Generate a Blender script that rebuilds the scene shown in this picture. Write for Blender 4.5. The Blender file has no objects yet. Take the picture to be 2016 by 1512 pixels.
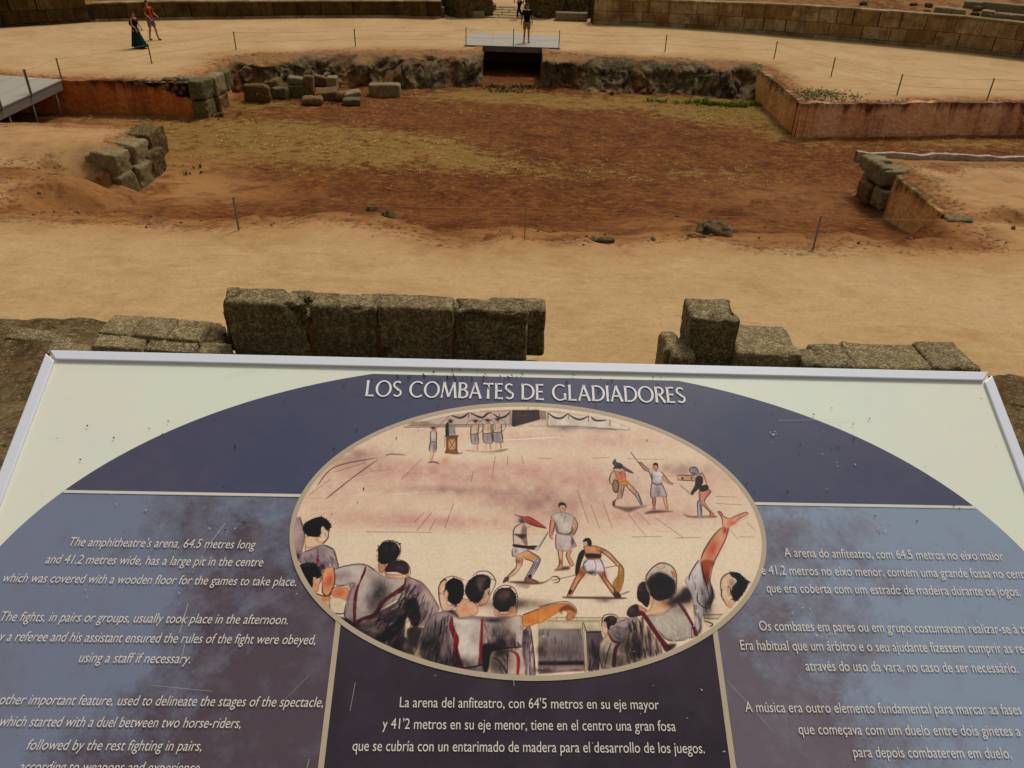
import bpy, bmesh, math, random
import numpy as np
from mathutils import Vector, Matrix

# ---------------------------------------------------------------- camera, sky, sun
scene = bpy.context.scene
COL = scene.collection
PITCH, ROLL, EYE, FPX = math.radians(32.7), math.radians(1.8), 6.4, 1514.0
CF = np.array([0, math.cos(PITCH), -math.sin(PITCH)])
_u0 = np.array([0, math.sin(PITCH), math.cos(PITCH)]); _r0 = np.array([1.0, 0, 0])
CR = math.cos(ROLL)*_r0 + math.sin(ROLL)*_u0
CU = math.cos(ROLL)*_u0 - math.sin(ROLL)*_r0
CC = np.array([0, 0, EYE])
cam_data = bpy.data.cameras.new("camera")
cam_data.sensor_width = 36; cam_data.sensor_fit = 'HORIZONTAL'
cam_data.lens = FPX/2016*36
cam_data.clip_start = 0.02; cam_data.clip_end = 2000
cam = bpy.data.objects.new("camera", cam_data); COL.objects.link(cam)
M = Matrix.Identity(4)
for i in range(3):
    M[i][0], M[i][1], M[i][2], M[i][3] = CR[i], CU[i], -CF[i], CC[i]
cam.matrix_world = M
scene.camera = cam

SUN_EL, SUN_AZ = math.radians(58), math.radians(28)      # azimuth from +Y (away from the viewer) towards +X
world = bpy.data.worlds.new("World"); scene.world = world
world.use_nodes = True
wn, wl = world.node_tree.nodes, world.node_tree.links
bg = wn["Background"]
sky = wn.new("ShaderNodeTexSky"); sky.sky_type = 'NISHITA'; sky.sun_disc = False
sky.sun_elevation = SUN_EL; sky.sun_rotation = SUN_AZ
sky.air_density = 1.0; sky.dust_density = 4.0; sky.ozone_density = 1.0
hsv = wn.new("ShaderNodeHueSaturation"); hsv.inputs["Saturation"].default_value = 0.14   # thin overcast
wl.new(sky.outputs[0], hsv.inputs["Color"]); wl.new(hsv.outputs[0], bg.inputs[0])
bg.inputs[1].default_value = 0.088
sun_data = bpy.data.lights.new("sun", 'SUN'); sun_data.energy = 1.9
sun_data.angle = math.radians(12); sun_data.color = (1.0, 0.95, 0.88)
sun = bpy.data.objects.new("sun", sun_data); COL.objects.link(sun)
_sd = Vector((math.sin(SUN_AZ)*math.cos(SUN_EL), math.cos(SUN_AZ)*math.cos(SUN_EL), math.sin(SUN_EL)))
sun.rotation_euler = _sd.to_track_quat('Z', 'Y').to_euler()
scene.view_settings.view_transform = 'Standard'
scene.view_settings.look = 'None'
scene.view_settings.exposure = 0.0
scene.view_settings.gamma = 1.0
scene.view_settings.use_curve_mapping = False

# ---------------------------------------------------------------- survey helpers: sight lines of the photograph to metres
def sight(px, py):
    return CF + CR*(px-1008)/FPX - CU*(py-756)/FPX
def at(px, py, z=0.0):
    d = sight(px, py); return CC + d*((z-EYE)/d[2])
def at_y(px, py, y):
    d = sight(px, py); return CC + d*(y/d[1])
# ---------------------------------------------------------------- helpers
rng = np.random.default_rng(7)
def _hash(i, j, k, s):
    h = (i.astype(np.uint32)*np.uint32(374761393) + j.astype(np.uint32)*np.uint32(668265263)
         + k.astype(np.uint32)*np.uint32(2246822519) + np.uint32(s*3266489917 & 0xffffffff))
    h = (h ^ (h >> np.uint32(13)))*np.uint32(1274126177)
    h = (h ^ (h >> np.uint32(16)))*np.uint32(2654435761)
    return ((h ^ (h >> np.uint32(15))) & np.uint32(0xffffff)).astype(np.float64)/float(0xffffff)
def vnoise(x, y, z, s=0):
    xi, yi, zi = np.floor(x), np.floor(y), np.floor(z)
    fx, fy, fz = x-xi, y-yi, z-zi
    fx, fy, fz = [f*f*(3-2*f) for f in (fx, fy, fz)]
    xi, yi, zi = [a.astype(np.int64) for a in (xi, yi, zi)]
    out = 0
    for a in (0, 1):
        for b in (0, 1):
            for c in (0, 1):
                w = (fx if a else 1-fx)*(fy if b else 1-fy)*(fz if c else 1-fz)
                out = out + w*_hash(xi+a, yi+b, zi+c, s)
    return out*2-1
def fbm(x, y, z, s=0, octs=4, gain=0.5):
    x, y, z = np.broadcast_arrays(np.asarray(x, float), np.asarray(y, float), np.asarray(z, float))
    t, a, n = 0, 1.0, 0
    for o in range(octs):
        t = t + a*vnoise(x, y, z, s+o*17); n += a
        x, y, z, a = x*2.03+5.1, y*2.03+1.7, z*2.03+9.2, a*gain
    return t/n
def worley(x, y, z, s=0):
    xi, yi, zi = [np.floor(v).astype(np.int64) for v in (x, y, z)]
    f1 = np.full(x.shape, 9.0); f2 = np.full(x.shape, 9.0); idv = np.zeros(x.shape)
    for a in (-1, 0, 1):
        for b in (-1, 0, 1):
            for c in (-1, 0, 1):
                i, j, k = xi+a, yi+b, zi+c
                d = np.sqrt((i+_hash(i, j, k, s+1)-x)**2+(j+_hash(i, j, k, s+2)-y)**2+(k+_hash(i, j, k, s+3)-z)**2)
                near = d < f1
                f2 = np.where(near, f1, np.minimum(f2, d)); idv = np.where(near, _hash(i, j, k, s+4), idv); f1 = np.minimum(f1, d)
    return f1, f2, idv
def sstep(a, b, x):
    t = np.clip((np.asarray(x, float)-a)/(b-a), 0, 1); return t*t*(3-2*t)

def tag(o, label=None, cat=None, group=None, kind=None):
    if label: o["label"] = label
    if cat: o["category"] = cat
    if group: o["group"] = group
    if kind: o["kind"] = kind
    return o
def link(o, parent=None):
    COL.objects.link(o)
    if parent is not None: o.parent = parent
    return o
def empty(name, loc=(0, 0, 0), rz=0.0):
    o = bpy.data.objects.new(name, None); o.empty_display_size = 0.2
    o.location = Vector([float(v) for v in loc]); o.rotation_euler = (0, 0, rz)
    return link(o)
def mesh_obj(name, verts, faces, mat, parent=None, smooth=False, loc=None, rz=0.0, midx=None):
    me = bpy.data.meshes.new(name)
    me.from_pydata([tuple(map(float, v)) for v in verts], [], [tuple(int(i) for i in f) for f in faces])
    mats = mat if isinstance(mat, (list, tuple)) else [mat]
    for m in mats: me.materials.append(m)
    if midx is not None: me.polygons.foreach_set("material_index", np.asarray(midx, np.int32))
    if smooth: me.polygons.foreach_set("use_smooth", np.ones(len(me.polygons), bool))
    me.update()
    o = bpy.data.objects.new(name, me)
    if loc is not None: o.location = Vector([float(v) for v in loc])
    o.rotation_euler = (0, 0, rz)
    return link(o, parent)
def grid_obj(name, P, mat, parent=None, attrs=None, smooth=True, keep=None, flip=False, closed=False, loc=None):
    """P: (rows, cols, 3) sheet of points"""
    r, c = P.shape[:2]
    idx = np.arange(r*c).reshape(r, c)
    if closed: idx = np.concatenate([idx, idx[:, :1]], 1)
    q = np.stack([idx[:-1, :-1], idx[:-1, 1:], idx[1:, 1:], idx[1:, :-1]], -1)
    if keep is not None: q = q[keep]
    q = q.reshape(-1, 4)
    if flip: q = q[:, ::-1]
    me = bpy.data.meshes.new(name)
    me.vertices.add(r*c); me.vertices.foreach_set("co", P.reshape(-1).astype(np.float32))
    me.loops.add(q.size); me.loops.foreach_set("vertex_index", q.reshape(-1).astype(np.int32))
    me.polygons.add(len(q)); me.polygons.foreach_set("loop_start", np.arange(0, q.size, 4, dtype=np.int32))
    if smooth: me.polygons.foreach_set("use_smooth", np.ones(len(q), bool))
    for k, v in (attrs or {}).items():
        if v.ndim == 3:
            at_ = me.attributes.new(k, 'FLOAT_COLOR', 'POINT')
            at_.data.foreach_set("color", np.concatenate([v, np.ones(v.shape[:2]+(1,))], -1).reshape(-1).astype(np.float32))
        else:
            at_ = me.attributes.new(k, 'FLOAT', 'POINT'); at_.data.foreach_set("value", v.reshape(-1).astype(np.float32))
    me.update(calc_edges=True); me.validate()
    me.materials.append(mat)
    o = bpy.data.objects.new(name, me)
    if loc is not None: o.location = Vector([float(v) for v in loc])
    return link(o, parent)

class MB:
    """collects boxes, prisms and tubes; build() links them as ONE mesh"""
    def __init__(s): s.v, s.f, s.t = [], [], []
    def add(s, v, f, tint=None):
        n = len(s.v); s.v += [tuple(map(float, p)) for p in v]; s.f += [tuple(i+n for i in q) for q in f]
        s.t += [tint if tint is not None else 0.5]*len(v); return s
    def box(s, c, h, rz=0.0, tint=None):
        c = np.asarray(c, float); ca, sa = math.cos(rz), math.sin(rz); v = []
        for z in (-1, 1):
            for x, y in ((-1, -1), (1, -1), (1, 1), (-1, 1)):
                X, Y = x*h[0], y*h[1]; v.append((c[0]+X*ca-Y*sa, c[1]+X*sa+Y*ca, c[2]+z*h[2]))
        return s.add(v, [(3, 2, 1, 0), (4, 5, 6, 7), (0, 1, 5, 4), (1, 2, 6, 5), (2, 3, 7, 6), (3, 0, 4, 7)], tint)
    def hexa(s, bot, top, tint=None):
        return s.add(list(bot)+list(top), [(3, 2, 1, 0), (4, 5, 6, 7), (0, 1, 5, 4), (1, 2, 6, 5), (2, 3, 7, 6), (3, 0, 4, 7)], tint)
    def tube(s, pts, r, n=8, cap=True, tint=None):
        pts = [Vector([float(a) for a in p]) for p in pts]; rs = r if isinstance(r, (list, tuple)) else [r]*len(pts)
        V, Fc = [], []; prev = None
        for i, p in enumerate(pts):
            d = (pts[min(i+1, len(pts)-1)]-pts[max(i-1, 0)]).normalized()
            a = Vector((0, 0, 1)) if abs(d.z) < .9 else Vector((1, 0, 0))
            if prev is not None: a = prev
            x = (a - d*a.dot(d)).normalized(); y = d.cross(x); prev = x
            for k in range(n):
                t = 2*math.pi*k/n; V.append(p+(x*math.cos(t)+y*math.sin(t))*rs[i])
        for i in range(len(pts)-1):
            for k in range(n):
                Fc.append((i*n+k, i*n+(k+1) % n, (i+1)*n+(k+1) % n, (i+1)*n+k))
        if cap:
            Fc.append(tuple(range(n-1, -1, -1))); b = (len(pts)-1)*n; Fc.append(tuple(range(b, b+n)))
        return s.add(V, Fc, tint)
    def build(s, name, mat, parent=None, smooth=False, loc=None, bevel=0.0):
        v = np.array(s.v)
        if loc is not None: v = v-np.asarray(loc, float)
        o = mesh_obj(name, v, s.f, mat, parent, smooth, loc)
        a = o.data.attributes.new("tint", 'FLOAT', 'POINT'); a.data.foreach_set("value", np.array(s.t, np.float32))
        if bevel:
            m = o.modifiers.new("bevel", 'BEVEL'); m.width = bevel; m.segments = 2; m.limit_method = 'ANGLE'
        return o

def stone_mesh(name, half, mat, seed=0, rough=0.02, rnd=0.05, res=0.06, warp=None, chip=0.0):
    """a weathered block: rounded box, worn edges, base at z=0"""
    h = np.asarray(half, float); verts, faces = [], []; index = {}
    n = [max(3, int(round(2*a/res))) for a in h]
    def vid(i, j, k):
        key = (i, j, k)
        if key not in index:
            index[key] = len(verts); verts.append([2*i/n[0]-1, 2*j/n[1]-1, 2*k/n[2]-1])
        return index[key]
    for k in (0, n[2]):
        for i in range(n[0]):
            for j in range(n[1]):
                q = [vid(i, j, k), vid(i+1, j, k), vid(i+1, j+1, k), vid(i, j+1, k)]; faces.append(q if k else q[::-1])
    for j in (0, n[1]):
        for i in range(n[0]):
            for k in range(n[2]):
                q = [vid(i, j, k), vid(i+1, j, k), vid(i+1, j, k+1), vid(i, j, k+1)]; faces.append(q[::-1] if j else q)
    for i in (0, n[0]):
        for j in range(n[1]):
            for k in range(n[2]):
                q = [vid(i, j, k), vid(i, j+1, k), vid(i, j+1, k+1), vid(i, j, k+1)]; faces.append(q if i else q[::-1])
    p = np.array(verts)*h
    r = np.minimum(rnd, h.min()*0.9)
    core = np.clip(p, -(h-r), h-r); d = p-core
    L = np.linalg.norm(d, axis=1, keepdims=True); d = d/np.maximum(L, 1e-9)
    p = core + d*r
    so = seed*13.7
    nz = fbm(p[:, 0]*3+so, p[:, 1]*3, p[:, 2]*3, seed, 4, .6)
    p = p + d*(nz[:, None]*rough*1.6)
    p = p + rough*1.2*np.stack([fbm(p[:, 0]*1.3+so, p[:, 1]*1.3, p[:, 2]*1.3, seed+k, 2) for k in (3, 5, 8)], 1)
    if chip:
        c = np.maximum(0, fbm(p[:, 0]*2.2+so, p[:, 1]*2.2+9, p[:, 2]*2.2, seed+40, 3)-.15)
        e = (np.abs(p)/h); e = np.sort(e, 1)[:, 1]
        p = p - d*(c*chip*4*sstep(.55, 1, e))[:, None]
    p[:, 2] += h[2]
    if warp is not None: p = warp(p)
    me = bpy.data.meshes.new(name); me.from_pydata(p.tolist(), [], faces); me.materials.append(mat)
    me.polygons.foreach_set("use_smooth", np.ones(len(faces), bool)); me.update()
    return me
def stone(name, loc, half, mat, label, cat="stone block", group=None, rz=0.0, tilt=(0, 0), **kw):
    o = bpy.data.objects.new(name, stone_mesh(name, half, mat, **kw))
    o.location = Vector([float(v) for v in loc]); o.rotation_euler = (tilt[0], tilt[1], rz)
    link(o); return tag(o, label, cat, group)

# ---------------------------------------------------------------- materials
def lin(r, g, b, k=1.0):
    f = lambda c: (c/255/12.92 if c/255 <= .04045 else ((c/255+.055)/1.055)**2.4)*k
    return (f(r), f(g), f(b))
class NT:
    def __init__(s, name, rough=0.9, spec=0.2):
        s.m = bpy.data.materials.new(name); s.m.use_nodes = True
        s.n, s.l = s.m.node_tree.nodes, s.m.node_tree.links
        s.b = s.n["Principled BSDF"]; s.b.inputs["Roughness"].default_value = rough
        s.b.inputs["Specular IOR Level"].default_value = spec
    def put(s, sock, v):
        if isinstance(v, bpy.types.NodeSocket): s.l.new(v, sock)
        elif isinstance(v, (tuple, list)) and len(v) == 3 and sock.type == 'RGBA': sock.default_value = (*v, 1)
        else: sock.default_value = v
    def coord(s, kind="Object", scale=None):
        if kind == "World":
            o = s.n.new("ShaderNodeNewGeometry").outputs["Position"]
        else:
            o = s.n.new("ShaderNodeTexCoord").outputs[kind]
        if scale:
            m = s.n.new("ShaderNodeVectorMath"); m.operation = 'MULTIPLY'; s.put(m.inputs[0], o); m.inputs[1].default_value = scale; o = m.outputs[0]
        return o
    def shift(s, vec):                       # a different patch of the pattern on every object
        i = s.n.new("ShaderNodeObjectInfo"); m = s.n.new("ShaderNodeVectorMath"); m.operation = 'MULTIPLY_ADD'
        c = s.n.new("ShaderNodeCombineXYZ")
        for k in range(3): s.put(c.inputs[k], i.outputs["Random"])
        s.put(m.inputs[0], c.outputs[0]); m.inputs[1].default_value = (37, 53, 71); s.put(m.inputs[2], vec); return m.outputs[0]
    def rand(s): return s.n.new("ShaderNodeObjectInfo").outputs["Random"]
    def noise(s, vec, scale, detail=4, rough=.55, dist=0.0):
        t = s.n.new("ShaderNodeTexNoise"); s.put(t.inputs["Vector"], vec); t.inputs["Scale"].default_value = scale
        t.inputs["Detail"].default_value = detail; t.inputs["Roughness"].default_value = rough; t.inputs["Distortion"].default_value = dist
        return t.outputs["Fac"]
    def voro(s, vec, scale, feature='F1', out="Distance"):
        t = s.n.new("ShaderNodeTexVoronoi"); t.feature = feature; s.put(t.inputs["Vector"], vec); t.inputs["Scale"].default_value = scale
        return t.outputs[out]
    def ramp(s, fac, stops, interp='LINEAR'):
        r = s.n.new("ShaderNodeValToRGB"); e = r.color_ramp.elements; r.color_ramp.interpolation = interp
        while len(e) < len(stops): e.new(0.5)
        for el, (p, c) in zip(e, stops):
            el.position = p; el.color = (*c, 1) if isinstance(c, (tuple, list)) else (c, c, c, 1)
        s.put(r.inputs[0], fac); return r.outputs[0]
    def mix(s, fac, a, b, mode='MIX'):
        m = s.n.new("ShaderNodeMix"); m.data_type = 'RGBA'; m.blend_type = mode
        s.put(m.inputs[0], fac); s.put(m.inputs[6], a); s.put(m.inputs[7], b); return m.outputs[2]
    def math(s, op, a, b=0.5, c=None, clamp=False):
        m = s.n.new("ShaderNodeMath"); m.operation = op; m.use_clamp = clamp; s.put(m.inputs[0], a); s.put(m.inputs[1], b)
        if c is not None: s.put(m.inputs[2], c)
        return m.outputs[0]
    def attr(s, name, out="Fac"):
        a = s.n.new("ShaderNodeAttribute"); a.attribute_name = name; return a.outputs[out]
    def bump(s, h, strength=.5, dist=.02, prev=None):
        b = s.n.new("ShaderNodeBump"); b.inputs["Strength"].default_value = strength; b.inputs["Distance"].default_value = dist
        s.put(b.inputs["Height"], h)
        if prev is not None: s.put(b.inputs["Normal"], prev)
        return b.outputs[0]
    def done(s, col, normal=None, rough=None, metal=None):
        s.put(s.b.inputs["Base Color"], col)
        if normal is not None: s.put(s.b.inputs["Normal"], normal)
        if rough is not None: s.put(s.b.inputs["Roughness"], rough)
        if metal is not None: s.b.inputs["Metallic"].default_value = metal
        return s.m
def plain(name, col, rough=.7, spec=.3, metal=None, var=.12, scale=30):
    t = NT(name, rough, spec); n = t.noise(t.coord(), scale, 3)
    return t.done(t.mix(n, tuple(c*(1-var) for c in col), tuple(min(1, c*(1+var)) for c in col)), metal=metal)

def make_ground_mat():
    t = NT("sand_and_soil", .95, .1); p = t.coord("World")
    big = t.noise(p, .35, 4); mid = t.noise(t.coord("World", (1, 2.2, 1)), 1.6, 6, .65); fine = t.noise(p, 14, 4, .7); grit = t.noise(p, 60, 2, .7)
    sand = t.mix(t.ramp(mid, [(.35, 0.), (.65, 1.)]), lin(165, 132, 85), lin(183, 150, 103))
    sand = t.mix(t.ramp(big, [(.35, 0.), (.7, 1.)]), sand, lin(187, 155, 110))
    sand = t.mix(t.ramp(fine, [(.3, .35), (.5, 0.)]), sand, lin(140, 100, 58))
    sand = t.mix(t.ramp(grit, [(.68, 0.), (.76, .5)]), sand, lin(120, 88, 55))
    sand = t.mix(t.ramp(t.noise(t.coord("World", (.8, 3.5, 1)), 2.2, 5, .6), [(.55, 0.), (.72, .4)]), sand, lin(150, 108, 62))
    wear = t.noise(p, .8, 7, .72, .6); sand = t.mix(t.ramp(wear, [(.52, 0.), (.66, .55)]), sand, lin(158, 116, 70))
    sand = t.mix(t.ramp(t.noise(p, 5.5, 7, .78), [(.54, 0.), (.70, .45)]), sand, lin(140, 98, 54))
    sand = t.mix(t.ramp(t.noise(p, 3.1, 6, .75, .4), [(.56, 0.), (.70, .35)]), sand, lin(206, 172, 128))
    n1 = t.noise(p, 1.1, 8, .68, .4); n2 = t.noise(t.coord("World", (1, 1.6, 1)), 5, 5, .7)
    soil = t.mix(t.ramp(n1, [(.36, 0.), (.64, 1.)]), lin(86, 38, 6), lin(124, 72, 27))
    soil = t.mix(t.ramp(n2, [(.40, .7), (.56, 0.)]), soil, lin(56, 27, 5))
    soil = t.mix(t.ramp(t.noise(p, 3.4, 8, .82, .3), [(.53, 0.), (.62, .6)]), soil, lin(142, 100, 48))
    soil = t.mix(t.ramp(grit, [(.62, 0.), (.74, .6)]), soil, lin(150, 112, 62))
    # grass cover breaks up into tufts
    g = t.attr("grass"); gn = t.noise(t.coord("World", (1, 1.25, 1)), 2.3, 9, .82)
    gf = t.math('MULTIPLY_ADD', gn, 6.0, t.math('SUBTRACT', t.math('MULTIPLY', g, 1.3), 3.98))
    gf = t.ramp(gf, [(.0, 0.), (.35, 1.)])
    gcol = t.mix(t.noise(p, 3.0, 6, .7), lin(116, 88, 34), lin(164, 134, 70))
    gcol = t.mix(t.math('MULTIPLY', t.attr("green"), t.ramp(n2, [(.3, .4), (.6, 1.)])), gcol, lin(96, 98, 26))
    soil = t.mix(t.math('MULTIPLY', gf, .62), soil, gcol)
    s = t.attr("soil")
    sf = t.ramp(t.math('ADD', t.math('MULTIPLY', s, 1.0), t.math('MULTIPLY_ADD', n1, .9, -.45)), [(.28, 0.), (.72, 1.)])
    crumb = t.math('MULTIPLY', t.ramp(t.math('MULTIPLY', s, t.math('SUBTRACT', 1.0, s)), [(.04, 0.), (.2, 1.)]), t.ramp(t.noise(p, 6.5, 7, .8), [(.50, 0.), (.60, .9)]))
    tan = t.mix(n2, lin(150, 100, 52), lin(168, 124, 76))
    c = t.mix(sf, sand, soil)
    c = t.mix(t.math('MULTIPLY', t.attr("tan"), .9), c, t.mix(t.ramp(n1, [(.35, .9), (.5, 0.)]), tan, lin(104, 58, 22)))
    c = t.mix(crumb, c, lin(70, 34, 8))
    b = t.bump(t.math('MULTIPLY_ADD', n2, s, t.math('MULTIPLY', fine, .35)), .7, .05)
    b = t.bump(grit, .25, .01, b)
    return t.done(c, b)
def stone_mat(name, dark, mid, light, speck=40, specks=.5, moss=0.0, scale=1.0, bumpd=.02):
    t = NT(name, .92, .15); p = t.shift(t.coord("Object"))
    a = t.noise(p, 2.2*scale, 6, .65); b = t.noise(p, 9*scale, 5, .7); g = t.noise(p, speck, 3, .65); h = t.noise(p, speck*.45, 4, .7)
    c = t.mix(t.ramp(a, [(.35, 0.), (.62, 1.)]), dark, mid)
    c = t.mix(t.ramp(b, [(.45, 0.), (.68, .8)]), c, light)
    c = t.mix(t.ramp(g, [(.42, specks), (.54, 0.)]), c, tuple(x*.35 for x in dark))
    c = t.mix(t.ramp(h, [(.56, 0.), (.70, specks)]), c, light)
    c = t.mix(t.ramp(t.noise(p, speck*1.3, 2, .5), [(.58, 0.), (.66, specks*.85)]), c, tuple(min(1, x*1.25) for x in light))
    if moss: c = t.mix(t.ramp(t.noise(p, 4, 5, .7), [(.5, 0.), (.62, moss)]), c, lin(58, 62, 22))
    c = t.mix(.35, c, t.mix(t.rand(), tuple(x*.62 for x in mid), tuple(x*1.35 for x in mid)), 'MIX')
    n = t.bump(b, .8, bumpd*1.5); n = t.bump(g, .6, bumpd*.5, n)
    return t.done(c, n)
def wall_mat(name, dark, mid, light, streak=.6):
    """ashlar facing: each block its own tint, water streaks running down"""
    t = NT(name, .9, .15); p = t.coord("World")
    tv = t.attr("tint")
    c = t.mix(tv, mid, light)
    c = t.mix(t.ramp(t.noise(p, 1.3, 6, .7), [(.4, 0.), (.62, .8)]), c, dark)
    c = t.mix(t.ramp(t.noise(t.coord("World", (1, 1, .16)), 4.5, 5, .7), [(.46, 0.), (.66, streak)]), c, tuple(x*.6 for x in dark))
    fine = t.noise(p, 16, 4, .7)
    c = t.mix(t.ramp(fine, [(.35, .55), (.52, 0.)]), c, tuple(x*.5 for x in dark))
    return t.done(c, t.bump(fine, .6, .03))
def plaster_mat(name, base, dark, warm):
    t = NT(name, .9, .15); p = t.coord("World")
    st = t.math('ADD', t.math('MULTIPLY', t.noise(t.coord("World", (1, 1, .16)), 3.4, 6, .72, .3), .6), t.math('MULTIPLY', t.noise(t.coord("World", (1, 1, .5)), .55, 3), .4))
    c = t.mix(t.ramp(t.noise(p, .9, 5), [(.35, 0.), (.65, 1.)]), base, warm)
    c = t.mix(t.ramp(st, [(.50, 0.), (.66, .85)]), c, dark)
    top = t.ramp(t.math('ADD', t.attr("upper"), t.math('MULTIPLY_ADD', st, 1.2, -.6)), [(.80, 0.), (1.1, .9)])
    c = t.mix(top, c, tuple(x*.35 for x in dark))
    f = t.noise(p, 22, 4, .7); lo = t.noise(p, 2.2, 6, .7)
    c = t.mix(t.ramp(f, [(.3, .5), (.48, 0.)]), c, dark)
    c = t.mix(t.ramp(lo, [(.55, 0.), (.72, .5)]), c, tuple(min(1, x*1.35) for x in base))
    c = t.mix(t.ramp(t.math('ADD', t.math('SUBTRACT', .25, t.attr("upper")), t.math('MULTIPLY', lo, .35)), [(.18, 0.), (.4, .7)]), c, lin(104, 68, 34))
    v = t.voro(p, 5.5); stones = t.mix(t.ramp(v, [(.25, 0.), (.6, 1.)]), t.mix(t.voro(p, 5.5, 'F1', "Color"), lin(92, 66, 40), lin(150, 104, 62)), lin(26, 14, 5))
    bare = t.ramp(t.math('ADD', t.attr("bare"), t.math('MULTIPLY_ADD', lo, .7, -.35)), [(.45, 0.), (.52, 1.)])
    c = t.mix(bare, c, stones)
    return t.done(c, t.bump(v, .8, .06, t.bump(f, .5, .03)))
def rock_mat(name):
    t = NT(name, .92, .2); p = t.coord("World")
    a = t.noise(p, 1.2, 7, .7, .5); b = t.noise(t.coord("World", (1.4, 1, .7)), 4, 6, .75); v = t.voro(p, 3.0); f = t.noise(p, 22, 4, .7)
    c = t.mix(t.ramp(a, [(.38, 0.), (.6, 1.)]), lin(58, 46, 24), lin(120, 100, 62))
    c = t.mix(t.ramp(b, [(.52, 0.), (.7, .8)]), c, lin(166, 144, 98))
    c = t.mix(t.ramp(b, [(.32, .85), (.46, 0.)]), c, lin(22, 15, 6))  # dark hollows, pale ridges: shade and light put into the rock's colour
    c = t.mix(t.ramp(t.noise(p, .8, 5, .65), [(.54, 0.), (.62, .85)]), c, lin(112, 66, 28))
    c = t.mix(t.ramp(t.noise(p, 2.6, 5, .7), [(.60, 0.), (.68, .5)]), c, lin(58, 62, 22))
    c = t.mix(t.math('MULTIPLY', t.attr("earth"), .9), c, t.mix(f, lin(140, 94, 48), lin(172, 128, 78)))
    n = t.bump(b, 1.0, .12); n = t.bump(v, .6, .08, n); n = t.bump(f, .8, .03, n)
    return t.done(c, n)
MAT = {}
MAT['ground'] = make_ground_mat()
MAT['rock'] = rock_mat("weathered_rock")
MAT['granite'] = stone_mat("lichen_granite", lin(78, 64, 38), lin(130, 112, 74), lin(192, 174, 134), 30, .85, .12, bumpd=.04)
MAT['pale_stone'] = stone_mat("pale_stone", lin(84, 70, 42), lin(128, 112, 76), lin(168, 152, 112), 30, .35, .15)
MAT['grey_stone'] = stone_mat("grey_stone", lin(74, 60, 34), lin(122, 106, 70), lin(160, 144, 104), 26, .45, .3)
MAT['mossy_stone'] = stone_mat("mossy_stone", lin(52, 46, 22), lin(98, 88, 50), lin(140, 126, 84), 22, .6, .6)
MAT['brown_stone'] = stone_mat("brown_stone", lin(70, 48, 24), lin(110, 80, 44), lin(146, 116, 72), 30, .45, .1)
MAT['rubble'] = stone_mat("rubble_concrete", lin(44, 30, 12), lin(96, 74, 40), lin(150, 128, 84), 16, .8, .3, bumpd=.06)
MAT['wall'] = wall_mat("ashlar_masonry", lin(110, 78, 38), lin(150, 116, 66), lin(184, 158, 114), .45)
MAT['wall_dark'] = wall_mat("dark_masonry", lin(50, 34, 12), lin(78, 58, 24), lin(112, 88, 46))
MAT['plaster_red'] = plaster_mat("red_plaster", lin(204, 124, 62), lin(118, 58, 16), lin(184, 98, 36))
MAT['plaster_tan'] = plaster_mat("tan_plaster", lin(236, 178, 130), lin(120, 64, 26), lin(220, 152, 98))
MAT['plaster_ochre'] = plaster_mat("ochre_plaster", lin(214, 158, 92), lin(116, 72, 28), lin(198, 134, 66))
MAT['white_line'] = stone_mat("bleached_mortar", lin(130, 112, 84), lin(180, 164, 136), lin(206, 196, 174), 22, .5)
MAT['deck'] = plain("deck_sheet", lin(150, 140, 122), .6, .3, var=.10, scale=3)
MAT['deck_side'] = plain("deck_fascia", lin(104, 94, 78), .6, .4, var=.2, scale=4)
MAT['steel'] = plain("galvanised_steel", lin(120, 116, 106), .45, .5, metal=.4)
MAT['post'] = plain("weathered_post", lin(112, 92, 58), .7, .3, var=.25)
MAT['rope'] = plain("grey_cable", lin(150, 124, 86), .7, .2)
MAT['alu'] = plain("white_aluminium", lin(220, 221, 226), .38, .5, var=.02, scale=6)
MAT['dark'] = plain("black_rubber", (.01, .01, .012), .6, .3)
# ---------------------------------------------------------------- the arena floor with its cross-shaped pit
PIT = -1.2
def y_far(x): return 38.5 - np.where(x < 0, .0185, .0105)*np.clip(x, -14, 14)**2 + .55*fbm(x*.55, 0, 0, 44, 4)*sstep(.8, 2.2, np.abs(x+.5))
def y_near(x): return 16.9 + .55*fbm(x*.5, 0, 0, 3, 3) + .35*np.exp(-((x+4.8)/1.6)**2) - .5*np.exp(-((x+1.4)/1.)**2) - .6*np.exp(-((x-2.2)/1.3)**2)
def y_armfar(x): return np.where(x < 0, 30.0, 29.72+.165*np.maximum(0, x-10.4))
def inside(x, y):
    """distances inside the pit's outline: (centre, arms)"""
    xl = np.where(y < 26, np.where(y < 20.9, -11.7+.5*fbm(y*1.2, 0, 0, 55, 3), -11.1), -12.2); xr = np.full_like(x, 10.45)
    dl, dr, dn, df = x-xl, xr-x, y-y_near(x), y_far(x)-y
    an = np.where(x < 0, 24.3, 23.45)
    return dl, dr, dn, df, y-an, y_armfar(x)-y
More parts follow.
